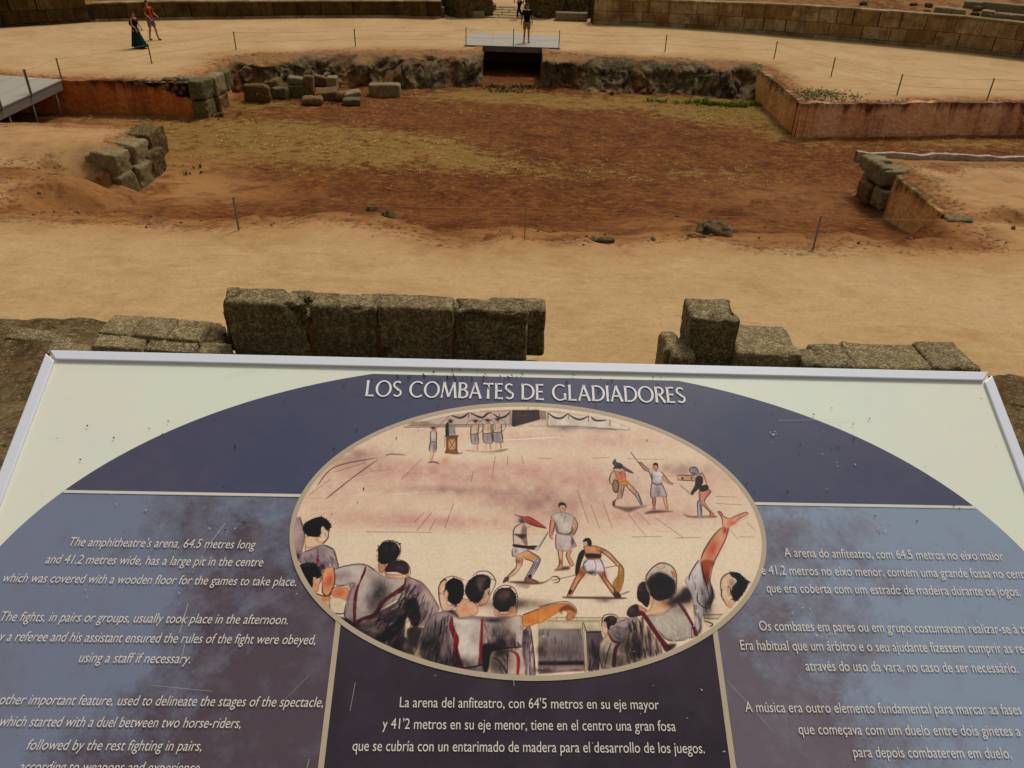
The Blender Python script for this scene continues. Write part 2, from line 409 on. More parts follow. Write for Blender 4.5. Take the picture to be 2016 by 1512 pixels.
def ground_z(x, y):
    dl, dr, dn, df, an, af = inside(x, y)
    jit = .5*fbm(x*.9, y*.9, 0, 11, 4)
    wl = np.where(y > 20.9, .22, 2.2); wr = np.where(y > 18.3, .22, 1.6)
    off = np.where(y > 20.9, .34, 0.5); offr = np.where(y > 18.3, .30, 0.0)
    pA = np.minimum(np.minimum(sstep(0, 1, (dl+off)/wl), sstep(0, 1, (dr+offr)/wr)),
                    np.minimum(.55*sstep(0, 1, (dn+jit*.6)/1.5)+.45*sstep(0, 1, (dn-.8+jit)/4.0), sstep(0, 1, (df+.42)/.38)))
    pB = np.minimum(sstep(0, 1, (an)/.5), sstep(0, 1, (af+.36)/.22))
    t = np.minimum(sstep(-1.95-.3, -1.95, x), sstep(.95+.3, .95, x))*sstep(43.5, 43.3, y)*sstep(37, 38, y)   # passage under the footbridge
    p = np.maximum(np.maximum(pA, pB), t)
    z = PIT*p + p*(.06*fbm(x*.45, y*.45, 0, 5, 4)+.03*fbm(x*2.2, y*2.2, 0, 6, 3))
    z = z + (1-p)*(.012*fbm(x*.8, y*.8, 0, 9, 3))
    # slumped earth round the pit's rim and the hollow by the fallen corner
    rim = np.exp(-(np.minimum(np.minimum(dn, 0)+.0, 0)/.9)**2)*(1-p)*sstep(14, 16, y)*sstep(24, 19, y)
    z = z + rim*(.10*fbm(x*1.3, y*1.3, 0, 21, 4)-.02)
    z = z - .6*np.exp(-((x+12.0)/.7)**2-((y-20.75)/.6)**2) - .3*np.exp(-((x+12.6)/1.3)**2-((y-20.4)/.7)**2)*(.8+.5*fbm(x*2, y*2, 0, 81, 3)) - .10*sstep(-1.1, 0., np.maximum(np.minimum(np.minimum(dl, dr), np.minimum(dn, df)), np.minimum(an, af)))*(1-p)*(1+.8*fbm(x*1.5, y*1.5, 0, 82, 3))
    z = z + .12*np.exp(-((x+14)/2.5)**2-((y-22)/1.6)**2)
    z = z - .2*np.exp(-((x-13.2)/1.3)**2-((y-17.9)/.5)**2)*(.7+.6*fbm(x*2, y*2, 0, 8, 3))
    return z
def _axis(parts):
    out = []
    for a, b, st in parts: out.append(np.arange(a, b, st))
    return np.unique(np.round(np.concatenate(out), 4))
gx = _axis([(-220, -60, 20), (-60, -26, 1.5), (-26, -13.5, .16), (-13.5, 13.5, .085), (13.5, 26, .16), (26, 60, 1.5), (60, 221, 20)])
gy = _axis([(-200, -10, 20), (-10, 8, 1.5), (8, 15, .25), (15, 24, .065), (24, 30.6, .085), (30.6, 40, .085), (40, 52, .25), (52, 70, 1.5), (70, 400, 25)])
GX, GY = np.meshgrid(gx, gy)
GZ = ground_z(GX, GY)
GZ = np.where((GY < 8.4) | (np.abs(GX) > 34) | (GY > 56), np.minimum(GZ, -.05), GZ)
dl, dr, dn, df, an, af = inside(GX, GY)
mA = np.minimum(np.minimum(dl, dr), np.minimum(dn, df)); mB = np.minimum(an, af)
m_in = np.maximum(mA, mB)
soil = sstep(-1.35, .0, m_in+.6*fbm(GX*.6, GY*.6, 0, 31, 5))
soil = np.maximum(soil, .9*sstep(.9, .0, np.abs(GX+12.7)*.26+np.abs(GY-19.5)*.48+.5*fbm(GX, GY, 0, 33, 4)))
soil = np.maximum(soil, .95*sstep(1.0, .1, np.abs(GX-13.2)*.26+np.abs(GY-18.3)*.9+.5*fbm(GX, GY, 0, 35, 4)))
soil = np.maximum(soil, .8*sstep(1.0, .1, np.abs(GX-12.4)*.5+np.abs(GY-22.4)*1.0+.5*fbm(GX, GY, 0, 36, 4)))
farrim = sstep(-1.6, -.1, np.where(GY > 30, np.maximum(df, -9), -9))*sstep(-14, -11.5, GX)*sstep(14.5, 12.5, GX)
tan = .75*sstep(-2.4, -.5, m_in+.5*fbm(GX*.8, GY*.8, 0, 39, 4))*(1-sstep(-.2, .5, m_in))
moundL = sstep(-8.5, -11, GX)*sstep(15.7, 17.2, GY)*sstep(24.8, 24.2, GY); moundR = sstep(9.8, 11.2, GX)*sstep(16, 17.4, GY)*sstep(24, 23.4, GY)
tan = np.maximum(tan, .55*np.maximum(moundL, moundR))
# bare trodden patches at the pit's near end
def blob(px, py, rx, ry, a=1.0, z=PIT):
    c = at(px, py, z); return a*np.exp(-((GX-c[0])/rx)**2-((GY-c[1])/ry)**2)
bare = blob(330, 360, 2.2, 2.6) + blob(420, 375, 2.4, 1.2, .7) + blob(1560, 390, 2.8, 1.6, .6) + blob(1350, 430, 2, .8, .6, -.7) + blob(200, 235, 3, 2, .5)
tan = np.clip(np.maximum(tan, bare*.75), 0, 1)
grass = (blob(560, 270, 4.2, 2.6, .62) + blob(800, 285, 3.0, 1.6, .7) + blob(950, 320, 2.2, 1.3, .6) + blob(420, 270, 3, 3, .55)
         + blob(500, 205, 2.6, .9, .8) + blob(980, 190, 4.2, 1.5, 1.1) + blob(1130, 205, 2.4, 1.0, .7) + blob(1450, 225, 3.8, 2.2, 1.2) + blob(1560, 265, 1.6, 1.2, .8)
         + blob(1330, 200, 3.0, 1.1, .95) + blob(1650, 290, 3, 1.0, .35) + blob(1900, 280, 3.5, 1.2, .75) + blob(1430, 345, 1.6, .8, .5) + blob(1150, 345, 2.6, .8, .38)
         + blob(700, 300, 3, 2.2, .6) + blob(250, 235, 4, 1.4, .55) + blob(350, 320, 2.2, 2.0, .3) + blob(650, 370, 1.2, .6, .35, -.8) + blob(1240, 320, 3.0, 1.6, .25) + .25)
pas = (np.abs(GX+.5) < 1.75) & (GY > 37.5) & (GY < 43.6); soil = np.where(pas, 1.0, soil); tan = np.where(pas, 0.0, tan)
green = blob(1000, 175, 2.6, 1.1, 1) + blob(1420, 205, 3.2, 1.0, .9) + blob(500, 205, 2, .7, .6) + blob(1590, 262, 1.5, .6, .8) + blob(440, 228, .9, .5, .9) + blob(1470, 230, 2.6, 1.3, .5)
grass = np.where((m_in > -.2) | pas, np.clip(grass, 0, 1.1), 0)
keep = ~((GX[:-1, :-1] < -300))
ground = grid_obj("arena_ground", np.stack([GX, GY, GZ], -1), MAT['ground'], attrs={"soil": soil, "tan": tan, "grass": grass, "green": np.clip(green, 0, 1)})
tag(ground, kind="structure")
def gz(x, y): return float(ground_z(np.array([float(x)]), np.array([float(y)]))[0])

# rock faces along the pit's far side
def rock_face(x0, x1, seed):
    xs = np.arange(x0, x1, .045); vs = np.linspace(0, 1, 64)
    X, V = np.meshgrid(xs, vs)
    yt = y_far(X)
    endf = np.minimum(sstep(x0-.01, x0+.5, X), sstep(x1+.01, x1-.5, X))
    # profile: soil lip, steep rock, foot
    Y = yt - (.85*sstep(0, .3, V) + 1.25*sstep(.2, 1., V)*(.7+.7*fbm(X*.5, 0, 0, seed, 3)))
    lipw = .05+.22*np.clip(.4+1.5*fbm(X*.45, 0, 0, seed+20, 3), 0, 1); Z = .03 - .30*sstep(0, .34, V) - 1.17*sstep(lipw, 1.0, V)
    w1, w2, wid = worley(X*.75+.2*fbm(X*2, V*2, 0, seed+3, 2), V*1.5+X*.3, X*0+.5, seed)
    e1, e2, eid = worley(X*2.2+V, V*3.2-X*.4, X*0+.5, seed+9)
    amp = sstep(.1, .3, V)*sstep(1.05, .9, V)
    bulge = 1.0*(wid-.35)*sstep(.0, .28, w2-w1) + .42*(eid-.4)*sstep(0, .25, e2-e1) + .45*fbm(X*1.6, V*2.4, 0, seed+5, 5, .6) + .12*(1-2*np.abs(fbm(X*2.5+V*2, V*5-X, 0, seed+6, 4)))
    Y = Y - amp*bulge*endf*.8 + .1*amp; Z = Z + amp*(.12*bulge + .09*fbm(X*3, V*4, 0, seed+8, 4))
    earth = np.maximum(sstep(.06, -.04, V-lipw*1.15+.22*fbm(X*1.1, V, 0, seed+2, 4)), .9*sstep(.28, .5, fbm(X*.7, V*1.2, 0, seed+12, 4)))
    o = grid_obj("rock_face", np.stack([X, Y, Z], -1), MAT['rock'], attrs={"earth": earth}, flip=True)
    return tag(o, kind="structure")
rock_face(-12.5, -1.75, 4)
rock_face(.95, 10.9, 14)

# outcrops on the pit's near lip
def outcrop(px, py, z, h, label, seed, rz=0., mat='rock'):
    c = at(px, py, z); zz = gz(c[0], c[1])
    o = stone("rock_outcrop", (c[0], c[1], zz-h[2]*1.1), h, MAT[mat], label, "rock", "rocks along the pit's near edge", rz=rz, seed=seed, rough=.09, rnd=.3, res=.04, chip=.12)
    if mat == 'rock':
        a = o.data.attributes.new("earth", 'FLOAT', 'POINT')
        co = np.array([v.co[:] for v in o.data.vertices]); a.data.foreach_set("value", (.25*sstep(.5, 0, co[:, 2]/max(co[:, 2]))).astype(np.float32))
    return o
outcrop(1408, 452, -.05, (.34, .30, .2), "largest grey rock on the pit's near edge, beside the right-hand near post", 3, .3)
outcrop(1375, 462, -.02, (.2, .14, .09), "small dark rock lying against the largest edge rock", 13, .3)
outcrop(742, 405, -.1, (.3, .13, .13), "long dark rock slanting down the pit's near edge", 5, -.75)
outcrop(775, 425, -.1, (.28, .12, .12), "dark slanting rock just below the long one at the pit's near edge", 6, -.9)
outcrop(640, 396, -.15, (.32, .14, .11), "low pale-topped rock on the near edge above the left near post", 8, -.1)
outcrop(1027, 415, -.1, (.19, .14, .10), "small pale rock next to the thin middle post of the near barrier", 9, -.2, 'pale_stone')
outcrop(1060, 428, -.1, (.2, .12, .06), "flat greyish rock right of the thin middle post", 19, -.2)
outcrop(1300, 470, 0, (.22, .12, .06), "flat stone half sunk in sand left of the largest edge rock", 20, -.2)
outcrop(1185, 466, 0, (.34, .1, .05), "low ledge of rock in the path's edge near the middle", 21, -.2)

# masonry inside the pit
def wall_strip(name, line, z0, z1, thick, mat, label, cat="wall", rag=0.0, seed=0, barefn=None):
    """plastered wall: line of (x, y) on its visible face, thickness behind it (to the left of the direction)"""
    pts = [np.array(p, float) for p in line]; L = [0]
    for a, b in zip(pts, pts[1:]): L.append(L[-1]+np.linalg.norm(b-a))
    n = max(4, int(L[-1]/.1)); ss = np.linspace(0, L[-1], n)
    px = np.interp(ss, L, [p[0] for p in pts]); py = np.interp(ss, L, [p[1] for p in pts])
    dx, dy = np.gradient(px), np.gradient(py); k = np.hypot(dx, dy); nx, ny = -dy/k, dx/k
    z0a = np.array([z0(x, y) if callable(z0) else z0 for x, y in zip(px, py)]); z1a = np.array([z1(x, y) if callable(z1) else z1 for x, y in zip(px, py)], float)
    z1a = z1a + rag*fbm(ss*2.5, 0, 0, seed, 4)
    rows = []
    nv = 14
    for v in np.linspace(0, 1, nv): rows.append((0.0, v))
    for w in np.linspace(.25, 1, 4): rows.append((w, 1.0))
    rows.append((1.0, 0.0))
    P = np.zeros((len(rows), n, 3)); up = np.zeros((len(rows), n)); bare = np.zeros((len(rows), n))
    for r, (w, v) in enumerate(rows):
        off = .025*fbm(ss*1.5, v*2, w*2, seed+2, 4)
        P[r, :, 0] = px+nx*(w*thick-off); P[r, :, 1] = py+ny*(w*thick-off); P[r, :, 2] = z0a+(z1a-z0a)*v + (.02*fbm(ss*4, w*6, 0, seed+4, 3) if w > 0 and v > 0 else 0)
        up[r] = v; bare[r] = barefn(ss/L[-1], v) if barefn else (.25*(v > .9))
    o = grid_obj(name, P, MAT[mat], attrs={"upper": up, "tint": up*0+.5, "bare": bare}, flip=False)
    return tag(o, label, cat)
WL = wall_strip("plastered_wall", [(-23.5, 29.6), (-17.0, 29.85), (-12.35, 30.05)], -1.4, .02, .4, 'plaster_red', "red-brown plastered wall beside the left footbridge, stained and crumbling on top", rag=.06, seed=2, barefn=lambda u, v: np.maximum(sstep(.80, 1.0, u)*sstep(.45-.1, 1.0, v+.35*(u-.9))*1.1, sstep(.55, .9, u)*(v > .86)*.7))
WR = wall_strip("plastered_wall", [(10.4, 29.72), (15, 30.45), (23, 31.8)], -1.45, .03, .4, 'plaster_tan', "pinkish plastered wall with dark drip stains on the pit's right arm", rag=.06, seed=3)
WB = wall_strip("plastered_wall", [(10.42, 36.2), (10.48, 33.4), (10.38, 29.74)], -1.45, .03, .3, 'plaster_ochre', "short ochre wall turning the corner from the stained pinkish wall", rag=.02, seed=4)
WN = wall_strip("plastered_wall", [(10.45, 21.3), (10.42, 18.3)], lambda x, y: gz(9.9, y)-.3, lambda x, y: .02-.02*(21-y), .32, 'plaster_ochre', "small ochre plastered wall falling from the right stone corner to the near edge", rag=.02, seed=6)
WC = wall_strip("mortar_line", [(10.2, 23.45), (15.4, 23.5)], -.3, .02, .16, 'white_line', "low whitish mortar wall top running back from the right stone corner", "wall", rag=.06, seed=8)
# exposed rubble where the red plaster has fallen off, and the coping debris
def rubble_patch(pts_xz, y, label):
    mb = []
    for i, (x, z, r) in enumerate(pts_xz):
        mb.append((x, y, z, r))
    verts, faces = [], []
    for i, (x, yy, z, r) in enumerate(mb):
        me = stone_mesh("tmp", (r, .08, r*.8), None, seed=i, rough=.02, rnd=r*.6, res=.06)
        b = len(verts); verts += [(v.co.x+x, v.co.y+yy, v.co.z+z) for v in me.vertices]; faces += [tuple(k+b for k in p.vertices) for p in me.polygons]
        bpy.data.meshes.remove(me)
    return verts, faces
# corner pier of squared blocks at the end of the red wall
r_ = random.Random(3)
def block_at(px, py, z, half, mat, label, rz=0., seed=0, group=None, zb=None, **kw):
    c = at(px, py, z); zz = zb if zb is not None else gz(c[0], c[1])-.03
    return stone("stone_block", (c[0], c[1], zz), half, MAT[mat], label, "stone block", group, rz=rz, seed=seed, **kw)
PG = "blocks of the left pit corner"
for i, (x, y, zb, h, mt, lab) in enumerate([
    (-12.14, 30.45, -.62, (.28, .5, .36), 'mossy_stone', "upper front block of the mossy corner pier at the end of the red wall"),
    (-12.12, 30.42, -1.32, (.27, .48, .35), 'mossy_stone', "lower front block of the mossy corner pier, dark at its foot"),
    (-12.02, 31.45, -.66, (.30, .46, .36), 'pale_stone', "second upper block of the corner pier, behind the front one"),
    (-12.00, 31.50, -1.34, (.30, .5, .34), 'brown_stone', "second lower block of the corner pier, yellowish"),
    (-11.97, 32.40, -.70, (.26, .42, .37), 'mossy_stone', "third upper block of the corner pier, leaning at the rock face"),
    (-12.82, 30.75, -.1, (.38, .3, .11), 'pale_stone', "flat pale capping stone on top of the left corner pier"),
    (-13.27, 30.40, -.06, (.26, .2, .08), 'brown_stone', "small reddish capping stone at the red wall's crumbled end")]):
    stone("pier_block", (x, y, zb), h, MAT[mt], lab, "stone block", PG, seed=50+i, rough=.035, rnd=.06, res=.05, rz=r_.uniform(-.1, .1), tilt=(r_.uniform(-.05, .05), r_.uniform(-.05, .05)), chip=.14)
def rubble_heap(name, cx, cy, lx, ly, n, mat, label, seed, zoff=0.0, rr=(.07, .16), cat="rubble"):
    rr_ = random.Random(seed); V, Fa = [], []
    for i in range(n):
        x, y = cx+rr_.uniform(-lx, lx), cy+rr_.uniform(-ly, ly); r = rr_.uniform(*rr)
        me = stone_mesh("tmp", (r, r*.8, r*.7), MAT[mat], seed=seed*7+i, rough=.03, rnd=r*.5, res=.07); b = len(V)
        a = rr_.uniform(0, 3); ca, sa = math.cos(a), math.sin(a); z = gz(x, y)+zoff+rr_.uniform(-.08, .02)
        V += [(v.co.x*ca-v.co.y*sa+x, v.co.x*sa+v.co.y*ca+y, v.co.z+z) for v in me.vertices]; Fa += [tuple(k+b for k in p.vertices) for p in me.polygons]
        bpy.data.meshes.remove(me)
    return tag(mesh_obj(name, V, Fa, MAT[mat], smooth=True), label, cat, kind="stuff")
# the stack of squared blocks at the left pit corner, near side
LG = "blocks of the near left corner"
def nose(blocks, group):
    for i, (x, y, zb, h, mt, rz, lab) in enumerate(blocks):
        stone("corner_block", (x, y, zb), h, MAT[mt], lab, "stone block", group, rz=rz, seed=80+i+int(abs(x)*3), rough=.035, rnd=.07, res=.04, tilt=(r_.uniform(-.05, .05), r_.uniform(-.06, .06)), chip=.14)
nose([(-11.47, 21.40, -0.70, (0.360, 0.403, 0.347), 'grey_stone', -.12, "big squared block at the front top of the left near corner stack"),
      (-11.76, 21.55, -0.66, (0.318, 0.360, 0.273), 'grey_stone', -.12, "weathered block left of the big squared one on the near corner stack"),
      (-11.44, 22.35, -0.76, (0.445, 0.445, 0.378), 'pale_stone', -.08, "upper block behind the big squared one, with a long flat top"),
      (-11.72, 23.00, -0.40, (0.445, 0.254, 0.137), 'pale_stone', -.08, "flat slab along the top of the near left corner stack"),
      (-11.44, 23.65, -0.86, (0.424, 0.530, 0.441), 'rubble', -.05, "rough dark block at the back end of the near left stack"),
      (-11.22, 21.30, -1.26, (0.276, 0.360, 0.326), 'grey_stone', -.25, "lowest front block of the near left corner stack, tilted"),
      (-11.14, 22.05, -1.26, (0.318, 0.382, 0.347), 'pale_stone', -.08, "lower block under the long flat one, facing the pit"),
      (-11.17, 23.00, -1.26, (0.276, 0.530, 0.420), 'rubble', -.03, "dark rubble-like lower block at the pit side of the near left stack")], LG)
# the stack at the right corner
nose([(10.82, 22.00, -.42, (.44, .42, .22), 'pale_stone', .02, "flat-topped long block on the right corner stack, next to the ochre wall"),
      (10.45, 22.20, -.48, (.16, .5, .27), 'grey_stone', .05, "upright lichen-covered block at the nose of the right corner stack"),
      (10.62, 23.00, -.36, (.36, .34, .20), 'pale_stone', .03, "low top block where the whitish mortar wall begins"),
      (10.58, 21.65, -1.05, (.28, .36, .28), 'grey_stone', .0, "lower front block of the right corner stack"),
      (10.34, 22.40, -1.1, (.2, .34, .28), 'brown_stone', .1, "ochre lower block at the left foot of the right corner stack")], "blocks of the right corner")
stone("wall_end_stone", (10.75, 18.15, -.30), (.3, .2, .14), MAT['grey_stone'], "grey stone ending the small ochre wall at the near edge", "stone block", seed=4, rough=.03, rnd=.05, res=.05)

# fallen blocks lying against the far rock face
FG = "fallen blocks below the rock face"
def fallen(px, py, half, mat, label, rz=0, tilt=(0, 0), up=0.0, seed=0, **kw):
    c = at(px, py, PIT); return stone("fallen_block", (c[0], c[1]+half[1]*.6, gz(c[0], c[1])-.02+up), half, MAT[mat], label, "stone block", FG, rz=rz, tilt=tilt, seed=seed, **{**dict(rough=.035, rnd=.06, res=.05, chip=.12), **kw})
fb = fallen(508, 199, (.55, .16, .34), 'brown_stone', "brown slab with a round hole, standing on edge leftmost of the fallen blocks", -.12, (.12, 0), seed=1)
fallen(540, 186, (.42, .3, .22), 'brown_stone', "sloping stone leaning behind the slab with the hole", -.2, (0, -.35), .12, seed=2)
fallen(552, 194, (.30, .24, .22), 'mossy_stone', "small block with a slot on top right of the holed slab", -.1, seed=3)
fallen(585, 190, (.36, .3, .24), 'mossy_stone', "lower of two stacked blocks among the fallen stones", .02, seed=4)
fallen(585, 188, (.38, .3, .15), 'grey_stone', "upper of two stacked blocks among the fallen stones", .05, (0, .05), .45, seed=5)
fallen(610, 190, (.2, .26, .42), 'brown_stone', "tall narrow block standing upright right of the stacked pair", .06, (-.1, 0), seed=6)
fallen(626, 180, (.30, .3, .2), 'brown_stone', "reddish block behind the tall narrow one", .4, (0, .3), .25, seed=7)
fallen(643, 196, (.46, .42, .20), 'brown_stone', "broad flat block with a slit on its top, centre of the fallen stones", .12, (.12, -.08), seed=8)
fallen(643, 176, (.34, .2, .12), 'grey_stone', "square-edged beam propped up against the rock above the broad block", .5, (0, -.75), .35, seed=9)
fallen(655, 184, (.22, .3, .3), 'pale_stone', "pale block right behind the broad flat one", .05, (0, 0), .1, seed=10)
fallen(614, 206, (.42, .34, .15), 'brown_stone', "reddish drum-shaped stone in front of the fallen blocks", .2, seed=11, rnd=.14)
fallen(673, 199, (.27, .26, .2), 'brown_stone', "round-edged brown stone left of the tilted pale slab", .2, seed=12, rnd=.16)
fallen(694, 199, (.36, .28, .1), 'pale_stone', "pale slab tilted on top of another at the right end of the heap", .35, (.1, -.2), .22, seed=13)
fallen(690, 207, (.36, .3, .13), 'mossy_stone', "flat slab lying lowest at the right end of the heap", .2, seed=14)
fallen(757, 189, (.66, .28, .27), 'pale_stone', "long rectangular block lying alone right of the heap", -.02, seed=15)
# round hole bored through the leaning slab
def bore(o, center, r):
    cyl = bpy.data.meshes.new("bore"); bm = bmesh.new(); bmesh.ops.create_cone(bm, cap_ends=True, segments=20, radius1=r, radius2=r, depth=1.0); bm.to_mesh(cyl); bm.free()
    c = bpy.data.objects.new("bore", cyl); COL.objects.link(c)
    c.matrix_world = o.matrix_basis @ Matrix.Translation(center) @ Matrix.Rotation(math.pi/2, 4, 'X')
    md = o.modifiers.new("bore", 'BOOLEAN'); md.object = c; md.operation = 'DIFFERENCE'; md.solver = 'EXACT'
    bpy.context.view_layer.update(); dg = bpy.context.evaluated_depsgraph_get()
    me = bpy.data.meshes.new_from_object(o.evaluated_get(dg)); o.modifiers.clear(); o.data = me
    bpy.data.objects.remove(c)
bore(fb, (0.0, 0, .33), .085)
# ---------------------------------------------------------------- far podium walls, gateway and the slopes behind
def ashlar_wall(name, pts, hts, mat, label, courses, plinth, seed, thick=.7, coping=.10, bl=(.7, 1.7), gap=.012):
    """wall along ground points: coursed blocks with open joints, a plinth course and a coping"""
    rr = random.Random(seed); P = [np.array([p[0], p[1]]) for p in pts]; L = [0]
    for a, b in zip(P, P[1:]): L.append(L[-1]+np.linalg.norm(b-a))
    px, py = [p[0] for p in P], [p[1] for p in P]
    pos = lambda s: np.array([np.interp(s, L, px), np.interp(s, L, py)])
    hh = lambda s: float(np.interp(s, L, hts))
    root = empty(name, (P[0][0], P[0][1], 0)); tag(root, label, "wall")
    def frame(s):
        a, b = pos(max(0, s-.3)), pos(min(L[-1], s+.3)); d = (b-a)/np.linalg.norm(b-a); return d, np.array([-d[1], d[0]])     # normal to the back
    body, pl, cp, core = MB(), MB(), MB(), MB()
    def run(mb, z0f, z1f, depth0, wob, bl, gap, jz=0.0):
        s = 0.0
        while s < L[-1]-.05:
            e = min(L[-1], s+rr.uniform(*bl))
            if L[-1]-e < .3: e = L[-1]
            g = gap*rr.choice([1, 1, 1, 1.5, 3]); off = depth0+rr.uniform(-wob, wob)
            q = []
            for ss in (s+g, e-g):
                p = pos(ss); d, n = frame(ss); q.append((p+n*off, p+n*thick))
            lo0, lo1 = z0f(s), z0f(e); hi0, hi1 = z1f(s)+rr.uniform(-jz, jz), z1f(e)+rr.uniform(-jz, jz)
            (a0, a1), (b0, b1) = q
            mb.hexa([(*a0, lo0), (*b0, lo1), (*b1, lo1), (*a1, lo0)], [(*a0, hi0), (*b0, hi1), (*b1, hi1), (*a1, hi0)], rr.random()); s = e
    pz = plinth
    run(pl, lambda s: -.3, lambda s: pz, -.10, .012, (1.0, 1.9), .006, .012)
    n = len(courses); cum = np.cumsum([0]+list(courses)); cum = cum/cum[-1]
    for i in range(n):
        run(body, lambda s, i=i: pz+.004+(hh(s)-coping-pz)*cum[i]+.004, lambda s, i=i: pz+(hh(s)-coping-pz)*cum[i+1]-.008, 0.0, .018, bl, gap)
    run(cp, lambda s: hh(s)-coping+.002, lambda s: hh(s), -.035, .015, (1.2, 2.2), .006, .012)
    ns = max(3, int(L[-1]/.8))
    for i in range(ns):
        s0, s1 = L[-1]*i/ns, L[-1]*(i+1)/ns; q = []
        for ss in (s0, s1):
            p = pos(ss); d, nn = frame(ss); q.append((p+nn*.12, p+nn*(thick+.3)))
        h0, h1 = hh(s0)-coping-.03, hh(s1)-coping-.03
        (a0, a1), (b0, b1) = q
        core.hexa([(*a0, -.3), (*b0, -.3), (*b1, -.3), (*a1, -.3)], [(*a0, h0), (*b0, h1), (*b1, h1), (*a1, h0)], .2)
    body.build("masonry", MAT[mat], root, bevel=.012).matrix_parent_inverse = root.matrix_world.inverted()
    return root, pl, cp, core
def finish_wall(w, mat, plm=None, cpm=None):
    root, pl, cp, core = w
    bpy.context.view_layer.update(); inv = Matrix.Translation(root.location).inverted()
    for c in root.children: c.matrix_parent_inverse = inv
    for nm, mb, m in (("plinth", pl, plm or mat), ("coping", cp, cpm or mat), ("core", core, 'wall_dark')):
        o = mb.build(nm, MAT[m], root); o.matrix_parent_inverse = inv
MAT['coping'] = wall_mat("coping_stone", lin(96, 76, 42), lin(140, 118, 76), lin(176, 154, 108), .3)
def gnd(pts, z=0): return [at(x, y, z) for x, y in pts]
rightbase = [(1168, 48), (1230, 49), (1300, 52), (1400, 58), (1500, 66), (1616, 76), (1740, 87), (1864, 98), (2016, 116)]
righttop = [(1168, -6), (1230, -3), (1300, -.5), (1400, 3), (1500, 6), (1616, 13), (1740, 21), (1864, 30), (2016, 47)]
gp = gnd(rightbase); hs = [at_y(t[0], t[1], g[1])[2] for t, g in zip(righttop, gp)]
e1 = gp[-1]+(gp[-1]-gp[-2])*1.0+np.array([.4, -.8, 0]); gp += [e1, e1+np.array([2.6, -6, 0])]; hs += [hs[-1], hs[-1]]
finish_wall(ashlar_wall("podium_wall", gp, hs, 'wall', "long pale stone podium wall across the far side right of the gateway", [1, 1.1], .18, 5), 'wall', 'coping', 'coping')
leftbase = [(868, 37), (760, 34), (640, 34.5), (520, 36), (400, 37.5), (300, 39), (188, 42)]
lefttop = [(868, 1.5), (760, 1.5), (640, 1.5), (520, 2), (400, 2.5), (300, 3), (188, 6)]
gl = gnd(leftbase)[::-1]; hl = [at_y(t[0], t[1], g[1])[2] for t, g in zip(lefttop[::-1], gl)]
finish_wall(ashlar_wall("podium_wall", gl, hl, 'wall_dark', "low dark stained podium wall across the far side left of the gateway", [1], .12, 6, bl=(.9, 1.9), coping=.07), 'wall_dark', 'wall', 'coping')
gl2 = gnd([(178, 43), (100, 48), (0, 54)]); d_ = gl2[-1]-gl2[-2]; gl2 += [gl2[-1]+d_+np.array([.2, -1, 0]), gl2[-1]+2*d_+np.array([1, -4, 0])]; gl2 = gl2[::-1]
finish_wall(ashlar_wall("podium_wall", gl2, [1.5, 1.45, 1.4, 1.35, 1.3], 'wall_dark', "taller dark podium wall at the far left, behind the walking pair", [1, 1], .1, 8), 'wall_dark', 'wall_dark', 'coping')

# earth slopes (the ruined seating) behind the far walls
def hillside(base, hts, seed, up=.42):
    n = len(base); rows = []
    S = np.linspace(0, n-1, n*16); bx = np.interp(S, range(n), [b[0] for b in base]); by = np.interp(S, range(n), [b[1] for b in base]); bh = np.interp(S, range(n), hts)
    cx, cy = 0.0, 27.0; dx, dy = bx-cx, by-cy; L = np.hypot(dx, dy); dx, dy = dx/L, dy/L
    rr = np.concatenate([np.linspace(.5, 6, 46), np.linspace(6.4, 30, 20)])
    X = bx[None]+dx[None]*rr[:, None]; Y = by[None]+dy[None]*rr[:, None]
    Z = bh[None]-.12+up*np.maximum(0, rr[:, None]-1.6)*.55+.10*fbm(X*.9, Y*.9, 0, seed, 5)*np.minimum(1, rr[:, None]-.3)
    one = np.ones_like(X)
    o = grid_obj("hillside", np.stack([X, Y, Z], -1), MAT['ground'], attrs={"soil": one*.95, "tan": sstep(-.3, .3, fbm(X*.4, Y*.4, 0, seed+1, 3))*.5, "grass": one*.75, "green": one*0}, flip=True)
    return tag(o, kind="structure")
hillside(gp, hs, 3, .22); hillside(gl, hl, 4); hillside(gl2, [1.5, 1.45, 1.4, 1.35, 1.3], 5)
